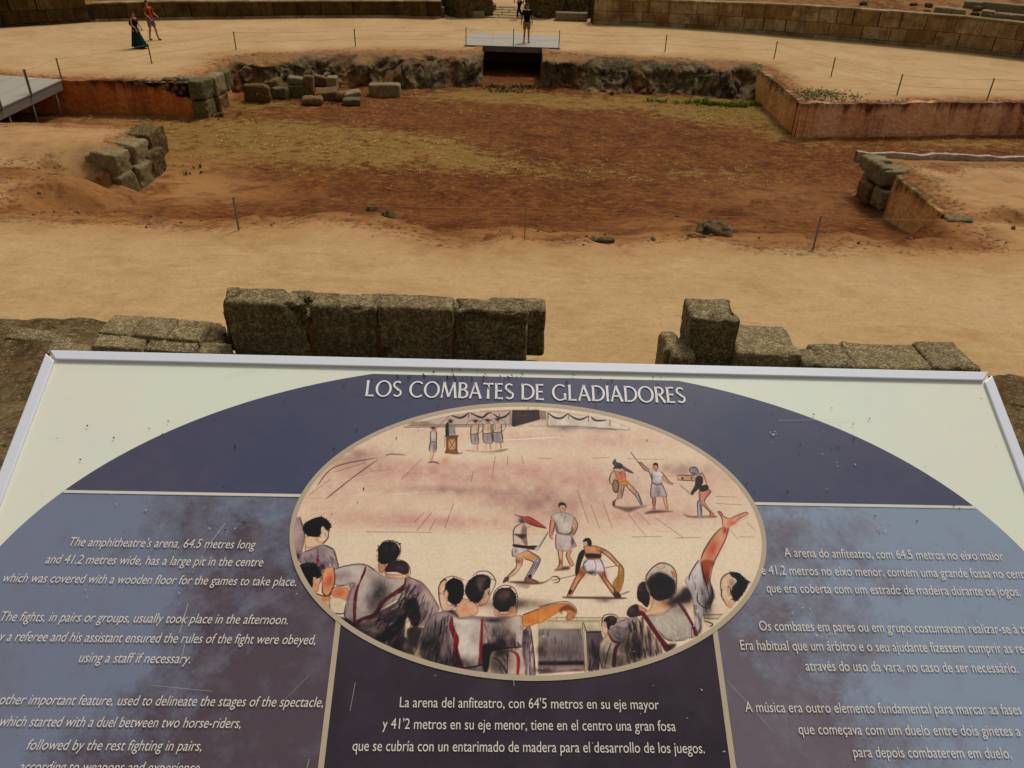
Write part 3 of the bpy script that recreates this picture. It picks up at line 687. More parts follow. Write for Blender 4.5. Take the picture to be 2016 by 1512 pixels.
# ruined seat rows above the right-hand wall
SG = "ruined seat blocks above the far right wall"
for i, (x0, x1, y, hgt, dep, lab) in enumerate([
    (1848, 1885, 14, .30, 1.2, "short seat block above the far wall, first of the lower row"),
    (1884, 1910, 18, .30, 1.2, "small seat block at the broken end of the lower seat row"),
    (1940, 1968, 21, .32, 1.3, "seat block right of the gap in the lower seat row"),
    (1968, 2040, 26, .32, 1.3, "long seat block at the picture's right edge, lower row"),
    (1906, 1945, 2, .3, 2.9, "narrow seat block of the upper row above the gap"),
    (1943, 2030, 4, .42, 2.9, "long upper seat block highest at the right edge")]):
    g0 = np.array([np.interp(x0, [p[0] for p in rightbase]+[2200], [p[0] for p in gp[:10]]), 0]); 
    ys = lambda xx: np.interp(xx, [p[0] for p in gp], [p[1] for p in gp])+dep*1.35
    ca = at_y(x0, y, 42.0); 
    for _ in range(4): ca = at_y(x0, y, ys(ca[0]))
    cb = at_y(x1, y+(x1-x0)*.085, ys(ca[0]))
    for _ in range(4): cb = at_y(x1, y+(x1-x0)*.085, ys(cb[0]))
    c = (ca+cb)/2; d = cb-ca; L = np.hypot(d[0], d[1])
    stone("seat_block", (c[0], c[1]+.35, c[2]-hgt*1.5), (L/2-.01, .38, hgt*.75), MAT['pale_stone'], lab, "stone block", SG, rz=math.atan2(d[1], d[0]), seed=200+i, rough=.015, rnd=.05, res=.1, chip=.05)
for i, (x, y, dep) in enumerate([(1800, 6, 2.2), (1830, 8, 1.5), (1922, 24, .9), (1925, 12, 2.0), (1700, 4, 1.7), (1950, 30, .7)]):
    c = at_y(x, y, float(np.interp(15+(x-1600)*.022, [p[0] for p in gp], [p[1] for p in gp]))+dep)
    stone("loose_stone", (c[0], c[1], c[2]-.2), (.2, .16, .12), MAT['rubble'], ["dark loose stone high above the far right wall", "loose stone on the slope left of the ruined seats", "stone fallen in the gap between lower seat blocks", "loose stone below the narrow upper seat block",
          "loose stone on the bare slope above the far wall", "small stone just behind the far wall's top"][i], "stone", "loose stones on the far slope", seed=230+i, rough=.05, rnd=.1, res=.08)

# gateway: rubble piers, flagged passage, loose blocks
MAT['flag'] = stone_mat("worn_flagstone", lin(120, 96, 60), lin(158, 132, 88), lin(184, 158, 114), 20, .35)
def pier(name, pxs, h, depth, label, seed):
    a, b = at(*pxs[0]), at(*pxs[1]); c = (a+b)/2; d = b-a; L = np.hypot(d[0], d[1])
    o = stone(name, (c[0], c[1]+depth/2, -.1), (L/2, depth/2, h/2+.05), MAT['rubble'], label, "wall", seed=seed, rough=.09, rnd=.12, res=.07, rz=math.atan2(d[1], d[0]), chip=.1)
    co = np.array([v.co[:] for v in o.data.vertices]); f1, f2, idv = worley(co[:, 0]*3.4, co[:, 1]*3.4, co[:, 2]*5.0, seed)
    nn = np.array([v.normal[:] for v in o.data.vertices]); co = co+nn*(.12*(sstep(0, .22, f2-f1)-.6)+.06*(idv-.5))[:, None]
    o.data.vertices.foreach_set("co", co.reshape(-1).astype(np.float32)); o.data.update(); return o
pier("rubble_pier", [(872, 36), (945, 33)], 1.5, 3.5, "rough rubble pier on the left side of the far gateway", 301)
pier("rubble_pier", [(1066, 34), (1112, 40)], 1.7, 3.5, "rough rubble pier on the right side of the far gateway", 302)
pier("rubble_wall", [(1108, 31), (1168, 38)], 1.1, 1.5, "low rubble wall filling between the right gate pier and the pale podium wall", 303)
gb = "squared blocks at the far gateway"
for i, (px, py, h, m, lab) in enumerate([
    (933, 35, (.62, .3, .2), 'pale_stone', "flat pale block at the foot of the left gate pier"),
    (960, 24, (.5, .4, .24), 'pale_stone', "block set back inside the gateway on the left"),
    (1056, 24, (.55, .4, .24), 'pale_stone', "block set back inside the gateway on the right, behind the man on the bridge"),
    (1125, 42, (.95, .35, .24), 'pale_stone', "long low bench-like block at the right gate pier's foot"),
    (862, 35, (.35, .35, .3), 'brown_stone', "small block ending the left podium wall at the gate")]):
    c = at(px, py); stone("gate_block", (c[0], c[1]+h[1], -.04), h, MAT[m], lab, "stone block", gb, seed=310+i, rough=.015, rnd=.04, res=.08)
rr_ = random.Random(5)
for j in range(5):
    x = -2.3
    while x < 1.0:
        w = rr_.uniform(.7, 1.3)
        fl = stone("flagstone", (x+w/2-.3, 50.4+j*.92, -.10+.03*j), (w/2-.015, .45, .08), MAT['flag'], "worn flagstone of the paving in the far gateway", "flagstone", "flagstones in the far gateway", seed=330+j*7+int(x*3+9), rough=.008, rnd=.02, res=.12); x += w

# ---------------------------------------------------------------- footbridges
# passage below the centre bridge
for c_, h_, lab in [((-2.1, 40.95, -.66), (.19, 2.45, .69), "plastered left side wall of the passage below the centre footbridge"), ((1.12, 40.95, -.66), (.19, 2.45, .69), "plastered right side wall of the passage below the centre footbridge"), ((-.5, 43.25, -.66), (1.4, .15, .68), "dark end wall inside the passage below the centre footbridge")]:
    cw = MB(); cw.box(c_, h_); o = cw.build("passage_wall", MAT['plaster_ochre'], bevel=.02, loc=(c_[0], c_[1], -1.3)); a = o.data.attributes.new("upper", 'FLOAT', 'POINT'); tag(o, lab, "wall")
br = empty("footbridge", (-.5, 41.6, 0)); tag(br, "grey footbridge deck over the passage, carrying the man in black", "footbridge")
def deck(root, corners, z, th, fascia, nm_seam):
    inv = Matrix.Translation(root.location).inverted(); A, B, C_, D = [np.array(c, float) for c in corners]
    mb = MB(); mb.hexa([(*c, z-th) for c in (A, B, C_, D)], [(*c, z) for c in (A, B, C_, D)]); mb.build("deck", MAT['deck'], root).matrix_parent_inverse = inv
    return inv
inv = deck(br, [(-2.80, 39.95), (1.82, 39.95), (1.86, 43.7), (-2.84, 43.7)], .07, .03, .22, 3)
mb = MB(); mb.hexa([(-1.95, 39.99, -.20), (.95, 39.99, -.20), (.95, 40.05, -.20), (-1.95, 40.05, -.20)], [(-2.75, 39.99, .038), (1.77, 39.99, .038), (1.77, 40.05, .038), (-2.75, 40.05, .038)]); mb.build("fascia", MAT['deck_side'], br).matrix_parent_inverse = inv
for x in (-1.9, .9): mb = MB(); mb.box((x, 41.9, -.09), (.05, 1.8, .11)); mb.build("beam", MAT['steel'], br).matrix_parent_inverse = inv
for x in (-1.5, .12): mb = MB(); mb.box((x, 41.85, .0735), (.004, 1.86, .0015)); mb.build("seam", MAT['deck_side'], br).matrix_parent_inverse = inv
# left bridge over the pit's left arm
bl = empty("footbridge", (-19, 27.5, 0)); tag(bl, "long grey footbridge on steel legs crossing the pit's left arm", "footbridge")
q0, q1 = at(122, 157, .06), at(-60, 240, .06); q1[0] = q1[0]
far = np.array([q0[0]-4.6, q0[1]+.75]); near = np.array([q1[0]-4.6, q1[1]])
inv = deck(bl, [(q1[0], q1[1]), (q0[0], q0[1]), (far[0], far[1]), (near[0], near[1])], .07, .04, .2, 3)
mb = MB(); dq = (q0-q1); Lq = np.hypot(dq[0], dq[1]); ang = math.atan2(dq[1], dq[0])
cq = (q0+q1)/2; mb.box((cq[0]-.05, cq[1]-.02, -.13), (Lq/2-.02, .03, .155), ang); mb.build("fascia", MAT['deck_side'], bl).matrix_parent_inverse = inv
for k, tt in enumerate((.08, .36, .62, .86)):
    p = q0*(1-tt)+q1*tt
    for off in (.12, 2.2, 4.2):
        mb = MB(); mb.tube([(p[0]-off, p[1]-.02, -1.35), (p[0]-off, p[1]-.02, -.10)], .032, 8); mb.build("leg", MAT['steel'], bl, True).matrix_parent_inverse = inv
mb = MB(); mb.box((cq[0]-2.4, cq[1]+.2, -.12), (Lq/2-.2, .05, .08), ang); mb.build("beam", MAT['steel'], bl).matrix_parent_inverse = inv

# ---------------------------------------------------------------- rope fences
def rope_fence(name, posts, label, r=.026, sag=.05, height=.76, posted=None, wires=(.97, .5), mat='post', wr=.0042):
    root = empty(name, (posts[0][0], posts[0][1], posts[0][2])); tag(root, label, "rope fence"); inv = Matrix.Translation(root.location).inverted()
    for i, p in enumerate(posts):
        if posted and not posted[i]: continue
        thin = posted and posted[i] == 2; q = r*.55 if thin else r
        mb = MB(); mb.tube([(p[0], p[1], p[2]-.1), (p[0], p[1], p[2]+height-.012), (p[0], p[1], p[2]+height)], [q, q, q*.75], 10)
        o = mb.build("post", MAT['rope' if thin else mat], root, False); o.matrix_parent_inverse = inv
        for w in wires: b = MB(); b.tube([(p[0]-r-.012, p[1], p[2]+height*w-.02), (p[0]+r+.012, p[1], p[2]+height*w-.02)], .010, 6); b.build("eyelet", MAT['steel'], o)
    bpy.context.view_layer.update()
    for o in root.children:
        for c in o.children: c.matrix_parent_inverse = o.matrix_world.inverted()
    for w in wires:
        for a, b in zip(posts, posts[1:]):
            a, b = np.array(a, float), np.array(b, float); pts = []
            for t in np.linspace(0, 1, 13):
                p = a*(1-t)+b*t; p[2] += height*w-.02-sag*4*t*(1-t)*(1 if w > .9 else .8); pts.append(p)
            mb = MB(); mb.tube(pts, wr, 5); mb.build("rope", MAT['rope'], root, True).matrix_parent_inverse = inv
def P0(px, py): return tuple(at(px, py, 0.0))
FLP = [P0(122, 157), P0(299, 125), P0(465, 98), P0(700, 92), (-2.72, 39.9, .0)]
rope_fence("rope_fence", FLP, "thin-posted rope fence along the far left rim of the pit", posted=[1, 1, 1, 1, 0])
rope_fence("rope_fence", [(-2.72, 39.88, .05), (-.45, 39.88, .05), (1.74, 39.88, .05)], "short rope fence along the front of the centre footbridge", r=.02, mat='steel', height=.8)
rope_fence("rope_fence", [(1.74, 39.9, .0), P0(1309, 102), P0(1524, 115), P0(1636, 150), P0(1766, 186), P0(1944, 194), (22.5, 32.2, 0)], "rope fence along the far right rim of the pit", posted=[0, 1, 1, 1, 1, 1, 1])
bp = [tuple(q0*(1-t)+q1*t) for t in (.02, .38, .70, 1.05)]
rope_fence("rope_fence", bp, "rope fence on the edge of the left footbridge", r=.042, height=.8, posted=[0, 1, 1, 1])
NL = (-12.5, 15.9, 0)
rope_fence("rope_fence", [NL, P0(470, 452), P0(1033, 470), P0(1601, 488), (13.5, 16.4, 0)], "rope fence with dark posts on the near side of the pit", r=.022, height=.74, sag=.06, wires=(.97,), wr=.004, mat='steel', posted=[1, 1, 2, 1, 1])

# ---------------------------------------------------------------- near podium: terrace, slabs, blocks
def terrace_z(x, y):
    z = 1.22+np.maximum(0, 7.35-y)*.50
    z = z+.10*fbm(x*1.1, y*1.1, 0, 61, 5)+.05*fbm(x*4, y*4, 0, 63, 3)
    st = .07*(np.floor(z/.36+.3*fbm(x*.6, y*.6, 0, 66, 2))*.36-z); z = z+st*2
    gate = sstep(.35, .75, x)*sstep(2.45, 2.1, x)*sstep(5.6, 6.2, y)
    ye = 8.72+.75*sstep(-3.7, -4.1, x)+.1*sstep(4.4, 5.2, x)+.22*fbm(x*.9, 0, 0, 67, 3); edge = sstep(ye+.12, ye-.12, y)
    return (z*(1-gate)+.03*gate)*edge-.3*(1-edge)
tx = np.arange(-16, 16.01, .07); ty = np.concatenate([np.arange(-6, 0, .5), np.arange(0, 10.2, .045)])
TX, TY = np.meshgrid(tx, ty); TZ = terrace_z(TX, TY)
one = np.ones_like(TX)
ter = grid_obj("terrace_slope", np.stack([TX, TY, TZ], -1), None, attrs={})
def terrace_mat():
    t = NT("crumbling_seating_core", .95, .15); p = t.coord("World")
    a = t.noise(p, 1.6, 6, .7); b = t.noise(p, 7, 6, .75); v = t.voro(p, 16); f = t.noise(p, 48, 3, .7)
    c = t.mix(t.ramp(a, [(.36, 0.), (.6, 1.)]), lin(74, 56, 30), lin(124, 102, 66))
    c = t.mix(t.ramp(v, [(.18, .75), (.42, 0.)]), c, t.mix(t.voro(p, 16, 'F1', "Color"), lin(90, 74, 44), lin(172, 152, 108)))
    c = t.mix(t.ramp(b, [(.34, .9), (.48, 0.)]), c, lin(36, 20, 4))
    c = t.mix(t.ramp(f, [(.60, 0.), (.72, .7)]), c, lin(176, 156, 112))
    c = t.mix(t.ramp(t.noise(p, 2.4, 5, .7), [(.56, 0.), (.66, .55)]), c, lin(92, 84, 28))
    c = t.mix(t.ramp(t.noise(p, .9, 5, .7), [(.56, 0.), (.66, .4)]), c, lin(108, 64, 26))
    n = t.bump(b, 1., .08); n = t.bump(v, .6, .04, n); n = t.bump(f, .7, .015, n)
    return t.done(c, n)
MAT['terrace'] = terrace_mat(); ter.data.materials.clear(); ter.data.materials.append(MAT['terrace']); tag(ter, kind="structure")

def slab_px(name, x0, x1, ytop, yf, depth, z0, z1, mat, label, group, seed, **kw):
    """block whose front top edge runs x0..x1 at photo row ytop; front face at distance yf"""
    a, b = at_y(x0, ytop, yf), at_y(x1, ytop, yf); w = (b[0]-a[0])/2
    return stone(name, ((a[0]+b[0])/2, yf+depth/2, z0), (w-.004, depth/2, (z1-z0)/2), MAT[mat], label, "stone block", group, seed=seed, **{**dict(rough=.018, rnd=.07, res=.035, chip=.05), **kw})
MAT['slab'] = stone_mat("black_lichen_granite", lin(66, 53, 29), lin(124, 106, 70), lin(190, 172, 130), 22, .72, .12, bumpd=.06)
NG = "parapet slabs of the near podium"
zt = lambda px, py, yf: float(at_y(px, py, yf)[2])
YF, YB = 8.72, 9.16
for i, (x0, x1, yt, lab) in enumerate([(441, 606, 596, "leftmost front parapet slab, speckled dark, with rounded left corner"), (606, 741, 603, "second front parapet slab from the left, edged by rusty streaks"),
                                       (741, 891, 606, "third front parapet slab from the left, very dark face"), (891, 1041, 613, "rightmost front parapet slab of the near row")]):
    slab_px("parapet_slab", x0, x1, yt, YF, .40, .55, zt((x0+x1)/2, yt, YF), 'slab', lab, NG, 400+i, rnd=.055, rough=.010, res=.028, chip=.14)
for i, (x0, x1, yt, dp, lab) in enumerate([(431, 552, 589, .36, "low long block behind the leftmost parapet slab"), (560, 621, 591, .34, "small raised block behind the first slab joint"),
                                           (700, 778, 597, .34, "thin flat block behind the second slab joint"), (780, 846, 603, .30, "low block behind the third parapet slab"),
                                           (858, 950, 606, .30, "broken low block behind the joint of the last slabs"), (958, 1077, 609, .38, "end block behind the rightmost slab, jutting out to the right")]):
    slab_px("parapet_block", x0, x1, yt, YB, dp, .98 if i == 5 else .9, zt((x0+x1)/2, yt, YB), 'slab', lab, NG, 420+i, rough=.015, rnd=.05, res=.03, chip=.08)
# rusty earth packed in the joints
for i, xj in enumerate((606, 741, 891)):
    a = at_y(xj, 606, YF-.005)
    stone("joint_fill", (a[0], YF+.06, .6), (.035, .05, .50), MAT['rust'] if 'rust' in MAT else MAT.setdefault('rust', stone_mat("rusty_earth", lin(84, 46, 14), lin(124, 74, 28), lin(150, 104, 52), 30, .4)),
          ["rusty earth filling the first joint between parapet slabs", "rusty earth filling the second joint between parapet slabs", "rusty earth filling the third joint between parapet slabs"][i], "joint filling", "earth joints between the parapet slabs", seed=440+i, rough=.02, rnd=.03, res=.04)
RG = "blocks right of the near gateway"
slab_px("upright_block", 1362, 1461, 629, 8.66, .62, .95, zt(1410, 629, 8.66), 'granite', "tall squarish block standing upright right of the near gateway", RG, 450, rough=.02, rnd=.035, chip=.12)
slab_px("base_block", 1450, 1584, 697, 8.50, .80, .75, float(at_y(1500, 697, 8.5)[2])+.01, 'granite', "long flat-topped block at the right foot of the upright block", RG, 451, rnd=.05)
slab_px("base_block", 1308, 1345, 692, 8.62, .55, .0, float(at_y(1330, 692, 8.62)[2])+.03, 'granite', "small rounded block left of the upright block", RG, 452, rnd=.08)
slab_px("base_block", 1322, 1372, 705, 8.45, .5, .0, float(at_y(1340, 705, 8.45)[2])+.02, 'granite', "half hidden block in front of the upright block's left foot", RG, 453, rnd=.06)
TG = "worn paving blocks right of the upright block"
for i, (x0, x1, yt, yf, dp, lab) in enumerate([(1583, 1622, 715, 8.4, .4, "small grey stone between the base block and the flat paving"), (1618, 1690, 722, 8.35, .62, "first flat paving block, with a dark notch"),
                                               (1688, 1845, 724, 8.3, .68, "long flat paving block near the panel's right part"), (1842, 1935, 727, 8.28, .74, "last flat paving block by the panel's right corner")]):
    slab_px("paving_block", x0, x1, yt, yf, dp, .9, float(at_y(x0, yt, yf)[2])+.01, 'granite', lab, TG, 460+i, rnd=.05, rough=.025)
LGp = "paving slabs left of the parapet"
def flat_slab(quad, z, mat, label, seed, th=.16):
    """four photo corners of a slab's top"""
    q = [at(x, y, z) for x, y in quad]; c = sum(q)/4
    def warp(p):
        u, v = (p[:, 0:1]+1)/2, (p[:, 1:2]+1)/2
        xy = (1-u)*(1-v)*(q[3]-c)[:2]+u*(1-v)*(q[2]-c)[:2]+u*v*(q[1]-c)[:2]+(1-u)*v*(q[0]-c)[:2]
        return np.concatenate([xy, p[:, 2:3]], 1)
    me = stone_mesh("paving_slab", (1, 1, th), MAT[mat], seed=seed, rough=.012, rnd=.05, res=.11, warp=warp)
    o = bpy.data.objects.new("paving_slab", me); o.location = (float(c[0]), float(c[1]), z-2*th); link(o); return tag(o, label, "paving slab", LGp)
for i, (q, z, lab) in enumerate([
    ([(224, 618), (284, 620), (252, 658), (192, 652)], 1.34, "top row paving slab farthest left, with a worn corner"), ([(288, 621), (352, 626), (322, 664), (255, 659)], 1.34, "top row paving slab, second from the left"),
    ([(356, 627), (416, 632), (391, 670), (325, 665)], 1.34, "top row paving slab nearest the parapet slabs"), ([(192, 657), (292, 663), (276, 686), (180, 682)], 1.30, "lower row paving slab at the left"),
    ([(298, 664), (392, 673), (380, 694), (281, 687)], 1.30, "lower row paving slab in the middle"), ([(398, 672), (456, 676), (456, 700), (385, 696)], 1.28, "lower row paving slab beside the first parapet slab"),
    ([(20, 640), (150, 656), (130, 676), (8, 664)], 1.24, "worn flat stone at the left end of the terrace"), ([(100, 672), (180, 678), (170, 700), (90, 696)], 1.24, "broken flat stone above the panel's left corner")]):
    flat_slab(q, z, 'granite', lab, 480+i)
# ---------------------------------------------------------------- the information panel
# board plane recovered from the photograph's two top corners and the meeting point of its sides
PW = 1.20                                                   # board width in metres
_TL, _TR = sight(95, 692), sight(1948, 735)
PV = sight(1014, -1685); PV /= np.linalg.norm(PV)           # up the board
_n = np.cross(_TL, _TR); PU = np.cross(PV, _n); PU /= np.linalg.norm(PU)
if PU[0] < 0: PU = -PU
PN = np.cross(PU, PV)                                        # out of the board, towards the reader
# depth so that the top edge is PW long
_A = np.stack([_TL, -_TR, PU], 1); _ns = np.linalg.svd(_A)[2][-1]; _ns = _ns/_ns[2]*PW
PO = CC + _TL*abs(_ns[0])                                    # top left corner
def bp(px, py):
    """photo sight line -> (s, t) metres on the board, s right, t up from the top left corner"""
    d = sight(px, py); k = ((PO-CC) @ PN)/(d @ PN); p = CC+d*k-PO
    return np.array([p @ PU, p @ PV])
def bw(s, t, h=0.0): return PO+PU*s+PV*t+PN*h
PH = 1.0                                                     # board height
panel = empty("information_panel", tuple(bw(PW/2, -PH/2, -.02)))
R3 = Matrix(((PU[0], PV[0], PN[0]), (PU[1], PV[1], PN[1]), (PU[2], PV[2], PN[2])))
panel.matrix_world = Matrix.Translation(panel.location) @ R3.to_4x4()
tag(panel, "large tilted information board with white frame about gladiator fights, in the foreground", "information board")
def lp(s, t, h=0.0): return (s-PW/2, t+PH/2, h+.02)          # board metres -> panel local
def flat(name, polys, h, mat, parent=panel, label=None):
    V, Fa = [], []
    for poly in polys:
        b = len(V); V += [lp(p[0], p[1], h) for p in poly]; Fa.append(tuple(range(b, b+len(poly))))
    o = mesh_obj(name, V, Fa, mat, parent)
    bm = bmesh.new(); bm.from_mesh(o.data); bmesh.ops.triangulate(bm, faces=[f for f in bm.faces if len(f.verts) > 4]); 
    bmesh.ops.recalc_face_normals(bm, faces=bm.faces)
    for f in bm.faces:
        if f.normal.z < 0: f.normal_flip()
    bm.to_mesh(o.data); bm.free()
    if label: o["label"] = label
    return o
def print_mat(name, c0, c1, c2, sc=5.0, bias=None, rough=.32, spots=0.0, spec=.35):
    """printed film: two inks blotched together, faded and speckled with dirt"""
    t = NT(name, rough, spec); tc_ = t.n.new("ShaderNodeTexCoord"); tc_.object = panel; p = tc_.outputs["Object"]
    n = t.noise(p, sc, 9, .74, .15); m = t.noise(p, sc*4, 6, .7); f = t.noise(p, 90, 3, .65)
    fac = n
    if bias is not None:
        fac = t.math('ADD', n, bias(t))
    c = t.mix(t.ramp(fac, [(.40, 0.), (.56, 1.)]), c0, c1)
    c = t.mix(t.ramp(m, [(.48, 0.), (.66, .45)]), c, c2)
    if spots:
        c = t.mix(t.ramp(f, [(.70, 0.), (.76, spots)]), c, lin(38, 30, 34))
        c = t.mix(t.ramp(t.noise(t.coord("World", (1, 1, 1)), 26, 4, .75), [(.66, 0.), (.74, spots*.6)]), c, lin(58, 40, 44))
    r = t.math('MULTIPLY_ADD', m, .25, rough-.1)
    return t.done(c, rough=r)
# aluminium frame: four mitred rails
fw = .0135; ft = .004
def rail(name, quad, label=None):
    V = [lp(*p, -.022) for p in quad]+[lp(*p, ft) for p in quad]
    o = mesh_obj(name, V, [(3, 2, 1, 0), (4, 5, 6, 7), (0, 1, 5, 4), (1, 2, 6, 5), (2, 3, 7, 6), (3, 0, 4, 7)], MAT['alu'], panel)
    m = o.modifiers.new("bevel", 'BEVEL'); m.width = .0012; m.segments = 2
    return o
g_ = .0016
rail("frame_rail", [(g_*2+.0, 0.0), (PW-g_*2, 0.0), (PW-fw-g_*.6, -fw), (fw+g_*.6, -fw)][::-1], None)
rail("frame_rail", [(0, -g_*3), (fw, -fw-g_*1.5), (fw, -PH+fw), (0, -PH)], None)
rail("frame_rail", [(PW, -PH), (PW-fw, -PH+fw), (PW-fw, -fw-g_*1.5), (PW, -g_*3)], None)
rail("frame_rail", [(0, -PH-.001), (fw, -PH+fw-.001), (PW-fw, -PH+fw-.001), (PW, -PH-.001)], None)
cream = print_mat("cream_print", lin(226, 231, 208), lin(232, 226, 204), lin(216, 226, 218), 3.0, spots=.10)
V = [lp(.004, -.004, z) for z in (-.018, 0)]
mesh_obj("board", [lp(.004, -.004, -.018), lp(PW-.004, -.004, -.018), lp(PW-.004, -PH+.004, -.018), lp(.004, -PH+.004, -.018), lp(.004, -.004, 0), lp(PW-.004, -.004, 0), lp(PW-.004, -PH+.004, 0), lp(.004, -PH+.004, 0)],
         [(0, 1, 2, 3), (7, 6, 5, 4), (0, 4, 5, 1), (1, 5, 6, 2), (2, 6, 7, 3), (3, 7, 4, 0)], cream, panel)
# the big arc
def fit_conic(pts):
    """axis-aligned ellipse through board points: centre s0,t0, radii a,b"""
    P = np.array([bp(*p) for p in pts]); A = np.stack([P[:, 0]**2, P[:, 1]**2, P[:, 0], P[:, 1]], 1)
    k = np.linalg.lstsq(A, np.ones(len(P)), rcond=None)[0]
    s0, t0 = -k[2]/2/k[0], -k[3]/2/k[1]; q = 1+k[0]*s0**2+k[1]*t0**2
    return s0, t0, math.sqrt(q/k[0]), math.sqrt(q/k[1])
ARC = fit_conic([(135, 960), (300, 868), (500, 787), (700, 742), (858, 724), (1230, 732), (1400, 765), (1600, 822), (1800, 915), (1910, 998), (2010, 1080), (30, 1042)])
ELL = fit_conic([(572, 1062), (600, 968), (680, 895), (800, 838), (1000, 804), (1200, 816), (1330, 858), (1440, 940), (1493, 1060), (1470, 1165), (1395, 1240), (1250, 1308), (1060, 1335), (900, 1318), (760, 1270), (650, 1200), (590, 1120)])
def ell_pts(e, a0, a1, n, k=1.0, d=0.0): return [(e[0]+(e[2]*k+d)*math.cos(a), e[1]+(e[3]*k+d)*math.sin(a)) for a in np.linspace(a0, a1, n)]
l0, l1 = bp(130, 969), bp(600, 975); r0, r1 = bp(1480, 993), bp(1913, 999)
TB = (l0[1]+l1[1]+r0[1]+r1[1])/4                              # the rule between title band and text fields
amax = math.asin(max(-1, min(1, (TB-ARC[1])/ARC[3])))
tmax = -.0225                                                # printed area ends at the top rail
arc_pts = [(s, min(t, tmax)) for s, t in ell_pts(ARC, amax, math.pi-amax, 160)]
navy = print_mat("navy_print", lin(70, 75, 98), lin(84, 79, 98), lin(66, 72, 96), 4.0, spots=.45)
flat("title_band", [arc_pts], .0006, navy)
# text fields below the rule: left, right, bottom
b0, b1 = bp(661, 1232), bp(637, 1512); c0, c1 = bp(1408, 1232), bp(1441, 1512)
yb = -PH+fw+.001
slB = (b1[0]-b0[0])/(b1[1]-b0[1]); slC = (c1[0]-c0[0])/(c1[1]-c0[1])
SB, SC = (b0[0]+b1[0])/2, (c0[0]+c1[0])/2
def field(sgn):
    a_lo = math.asin(max(-1, min(1, (yb-ARC[1])/ARC[3]))) if abs((yb-ARC[1])/ARC[3]) < 1 else -math.pi/2
    if sgn < 0:
        arc = [(max(s, fw+.001), t) for s, t in ell_pts(ARC, math.pi-amax, math.pi-max(a_lo, -1.2), 90)]
        return arc+[(SB, yb), (SB, TB)] if False else [(SB, TB)]+arc+[(arc[-1][0], yb), (SB, yb)]
    arc = [(min(s, PW-fw-.001), t) for s, t in ell_pts(ARC, amax, max(a_lo, -1.2), 90)]
    return [(SC, TB)]+arc+[(arc[-1][0], yb), (SC, yb)]
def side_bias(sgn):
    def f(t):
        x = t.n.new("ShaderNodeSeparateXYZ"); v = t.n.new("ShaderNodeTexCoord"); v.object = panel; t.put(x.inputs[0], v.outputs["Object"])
        b = t.math('MULTIPLY_ADD', x.outputs[0], -1.15*sgn, .42)           # purple print towards the picture; sky reflection painted as paler outer edges
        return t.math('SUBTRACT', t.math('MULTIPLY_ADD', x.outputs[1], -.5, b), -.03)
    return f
leftm = print_mat("blue_print_sheen", lin(120, 127, 146), lin(86, 72, 80), lin(116, 110, 120), 6.0, side_bias(-1), spots=.25)
rightm = print_mat("light_blue_print_sheen", lin(138, 152, 170), lin(108, 96, 104), lin(130, 130, 142), 6.0, side_bias(1), spots=.2)
plum = print_mat("plum_print_reflection", lin(44, 35, 44), lin(54, 43, 52), lin(62, 54, 66), 6.0, spots=.3)  # print colour, darkened further to paint in the viewer's dark reflection
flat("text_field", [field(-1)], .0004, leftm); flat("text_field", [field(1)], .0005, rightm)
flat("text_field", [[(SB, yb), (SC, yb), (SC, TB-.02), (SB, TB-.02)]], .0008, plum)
rulec = plain("cream_rule", lin(214, 206, 190), .4, .3, var=.03); rule2 = plain("tan_rule", lin(186, 168, 140), .4, .3, var=.08)
def bar(p, q, w):
    p, q = np.array(p), np.array(q); d = (q-p)/np.linalg.norm(q-p); n = np.array([-d[1], d[0]])*w/2
    return [p-n, q-n, q+n, p+n]
aL = ARC[0]-ARC[2]*math.cos(amax); aR = ARC[0]+ARC[2]*math.cos(amax)
flat("rule", [bar((aL+.001, TB), (SB+.1, TB), .0035)], .0011, rulec); flat("rule", [bar((SC-.1, TB), (aR-.001, TB), .0035)], .0011, rulec)
flat("rule", [bar((SB, TB-.1), (SB, yb), .0055)], .0012, rule2); flat("rule", [bar((SC, TB-.1), (SC, yb), .0055)], .0012, rule2)
# ring round the picture
ro, ri = ell_pts(ELL, 0, 2*math.pi, 181, 1, .0042), ell_pts(ELL, 0, 2*math.pi, 181, 1, -.001)
flat("picture_ring", [[ro[i], ro[i+1], ri[i+1], ri[i]] for i in range(180)], .0016, rule2)

